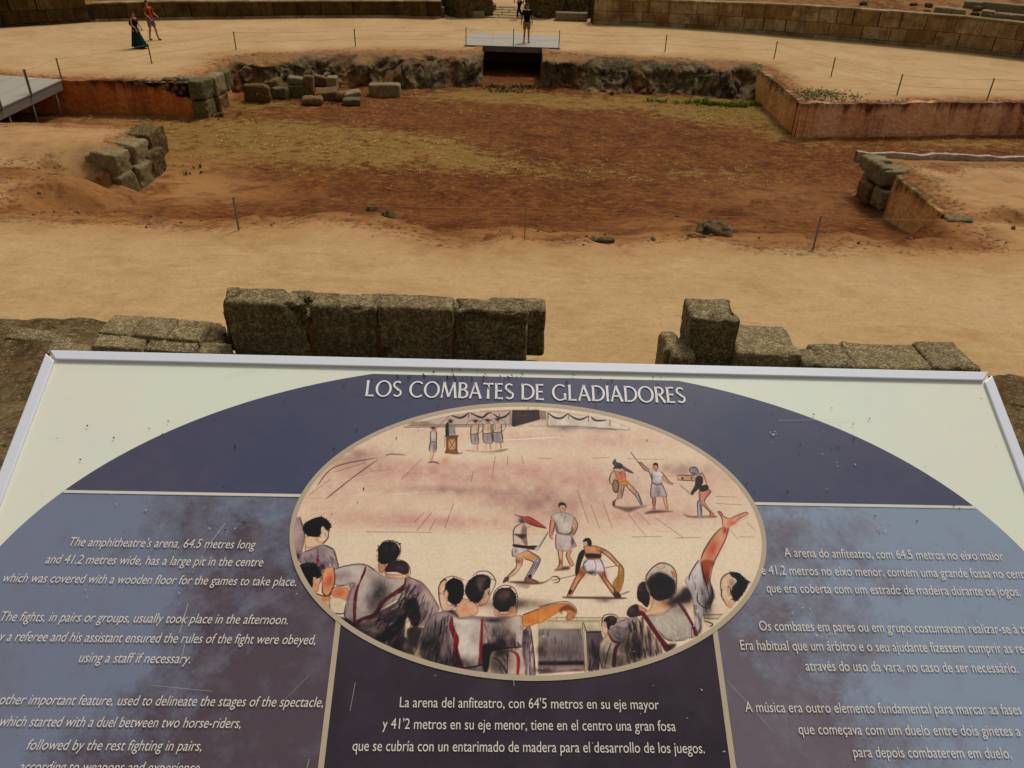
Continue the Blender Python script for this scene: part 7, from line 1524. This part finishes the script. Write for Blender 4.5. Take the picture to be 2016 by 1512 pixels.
wm = person((c[0], c[1], 0), math.radians(72), 1.50, "woman in long dark green skirt and black top with backpack, walking right", dict(ell=(.22, -.03, 1.14), wrl=(.20, -.22, .98), elr=(-.22, -.02, 1.14), wrr=(-.2, -.24, .97), knl=(.08, -.16, .52), anl=(.09, -.34, .13), knr=(-.08, .06, .50), anr=(-.09, .16, .085), tipl=.04),
            top=black, skirt=green_, shoe=(.05, .03, .02), pack=black, sleeve=False, bun=True, female=True, lean=.08)
bt = MB(); cb = np.array((wm.location.x, wm.location.y, 0)); hx = cb+np.array((math.sin(math.radians(72))*.26, -math.cos(math.radians(72))*.26-.05, .78))
bt.tube([hx+np.array((0, 0, -.06)), hx+np.array((.0, 0, .07)), hx+np.array((0, 0, .10)), hx+np.array((0, 0, .13))], [.034, .034, .015, .015], 12)
tag(bt.build("water_bottle", plain("clear_plastic", lin(190, 196, 204), .3, .5), None, True, loc=hx), "small pale bottle in the hand of the woman in the green skirt", "bottle")
# ---------------------------------------------------------------- tufts of grass and weeds (nobody could count them)
def tufts(name, centres, n, col0, col1, label, h=(.05, .16), seed=1, w=.012, spread=1.0):
    rg = np.random.default_rng(seed); V, Fa, T = [], [], []; tot = sum(c[4] for c in centres)
    for (px, py, rx, ry, wt) in centres:
        c = at(px, py, PIT if py > 120 else 0)
        k = int(n*wt/tot); X = c[0]+rg.normal(0, rx*.6, k); Y = c[1]+rg.normal(0, ry*.6, k)
        Z = ground_z(X, Y)
        ok = fbm(X*1.7, Y*1.7, 0, 91, 3) > -.12
        for x, y, z in zip(X[ok], Y[ok], Z[ok]):
            m = rg.integers(4, 9); hh = rg.uniform(*h)
            for j in range(m):
                a = rg.uniform(0, 2*math.pi); l = hh*rg.uniform(.6, 1.1); o = rg.uniform(0, .05); bx, by = x+o*math.cos(a), y+o*math.sin(a); lx, ly = math.cos(a)*l*.6*spread, math.sin(a)*l*.6*spread; nx, ny = -math.sin(a)*w, math.cos(a)*w
                b = len(V); V += [(bx-nx, by-ny, z-.02), (bx+nx, by+ny, z-.02), (bx+lx*.5+nx*.7, by+ly*.5+ny*.7, z+l*.6), (bx+lx*.5-nx*.7, by+ly*.5-ny*.7, z+l*.6), (bx+lx, by+ly, z+l*.85)]
                Fa += [(b, b+1, b+2, b+3), (b+3, b+2, b+4)]
    t = NT(name+"_leaf", .8, .15); m = t.done(t.mix(t.noise(t.coord("World"), 1.4, 5, .7), col0, col1))
    return tag(mesh_obj(name, V, Fa, m), label, "grass", kind="stuff")
tufts("dry_grass", [(560, 270, 4, 2.4, 3), (800, 285, 3, 1.5, 3), (950, 320, 2.2, 1.2, 2), (430, 260, 3, 2.4, 2), (1450, 230, 3.4, 1.8, 3), (1180, 345, 3, 1, 1.6), (700, 310, 3, 2, 2), (1900, 280, 3.4, 1, 1.6), (250, 235, 4, 1.2, 1.4), (1430, 345, 1.8, .8, 1), (900, 220, 4, 1.4, 1.6), (1240, 300, 3, 1.4, .8)], 1500,
      lin(190, 158, 84), lin(226, 200, 130), "short dry yellowish grass scattered over the pit floor", (.03, .08), 3, .010, 1.6)
tufts("green_weeds", [(1435, 207, .55, .35, 4), (1470, 206, .6, .3, 3), (1390, 203, .4, .3, 3), (1340, 201, .5, .3, 1.2), (1290, 200, .5, .25, .8)], 420, lin(84, 100, 8), lin(140, 150, 26), "bright green weeds growing at the foot of the right rock face", (.08, .26), 4, .016)
tufts("dark_weeds", [(975, 172, .8, .3, 3), (1040, 172, .7, .3, 3), (1200, 186, .6, .3, 2), (440, 228, .5, .3, 3), (1590, 262, .9, .25, 2), (1800, 262, 1.6, .2, 2), (520, 203, 1., .3, 1.5), (590, 197, .8, .2, 1), (640, 203, .8, .3, 1), (1010, 180, 1.6, .4, 2), (1700, 263, 1.2, .2, 1), (380, 345, .6, .3, .5), (340, 330, .8, .6, .5)], 520, lin(44, 58, 18), lin(92, 96, 36), "dark green weeds along the feet of the pit walls", (.05, .18), 5, .014)
def on_top(px, py, rx, ry, n, seed, c0, c1, label):
    rg = np.random.default_rng(seed); c = at(px, py, 0); V, Fa = [], []
    for i in range(n):
        x, y = c[0]+rg.normal(0, rx), c[1]+rg.normal(0, ry); z = max(gz(x, y), -.05)
        for j in range(6):
            a = rg.uniform(0, 6.28); l = rg.uniform(.03, .09); w = .022; b = len(V); lx, ly = math.cos(a)*l, math.sin(a)*l; nx, ny = -math.sin(a)*w, math.cos(a)*w
            V += [(x-nx, y-ny, z), (x+nx, y+ny, z), (x+lx, y+ly, z+l*.7)]; Fa += [(b, b+1, b+2)]
    t = NT("weed_leaf", .8, .15); m = t.done(t.mix(t.noise(t.coord("World"), 2, 4), c0, c1)); return tag(mesh_obj("weed_patch", V, Fa, m), label, "weeds", kind="stuff")
on_top(1615, 186, .75, .5, 420, 8, lin(74, 84, 42), lin(120, 124, 70), "grey-green weed patch above the corner of the ochre wall")
# pebbles and crumbs of earth along the pit's lip
def pebbles(n, seed):
    rg = np.random.default_rng(seed); V, Fa = [], []
    ico = bmesh.new(); bmesh.ops.create_icosphere(ico, subdivisions=1, radius=1); iv = np.array([v.co[:] for v in ico.verts]); fi = [tuple(v.index for v in f.verts) for f in ico.faces]; ico.free()
    for i in range(n):
        u = rg.random()
        if u < .55: x = rg.uniform(-13, 13.5); y = 17.0+rg.normal(0, .55)
        elif u < .75: x = rg.uniform(-11, 10); y = rg.uniform(18, 36)
        elif u < .9: x = rg.uniform(-11, 10.5); y = float(y_far(np.array(x)))-1.6+rg.normal(0, .35)
        else: x = rg.uniform(10.2, 15); y = 23.5+rg.normal(0, .15)
        s = rg.lognormal(-4.1, .5); z = gz(x, y); q = iv*(s*rg.uniform(.7, 1.3, 3))*(1+.25*rg.normal(size=(len(iv), 1))*.5); b = len(V)
        V += (q+np.array([x, y, z+s*.25])).tolist(); Fa += [tuple(j+b for j in f) for f in fi]
    return tag(mesh_obj("pebbles", V, Fa, MAT['pale_stone']), "small pale pebbles and crumbs strewn round the pit", "pebbles", kind="stuff")
pebbles(600, 4)
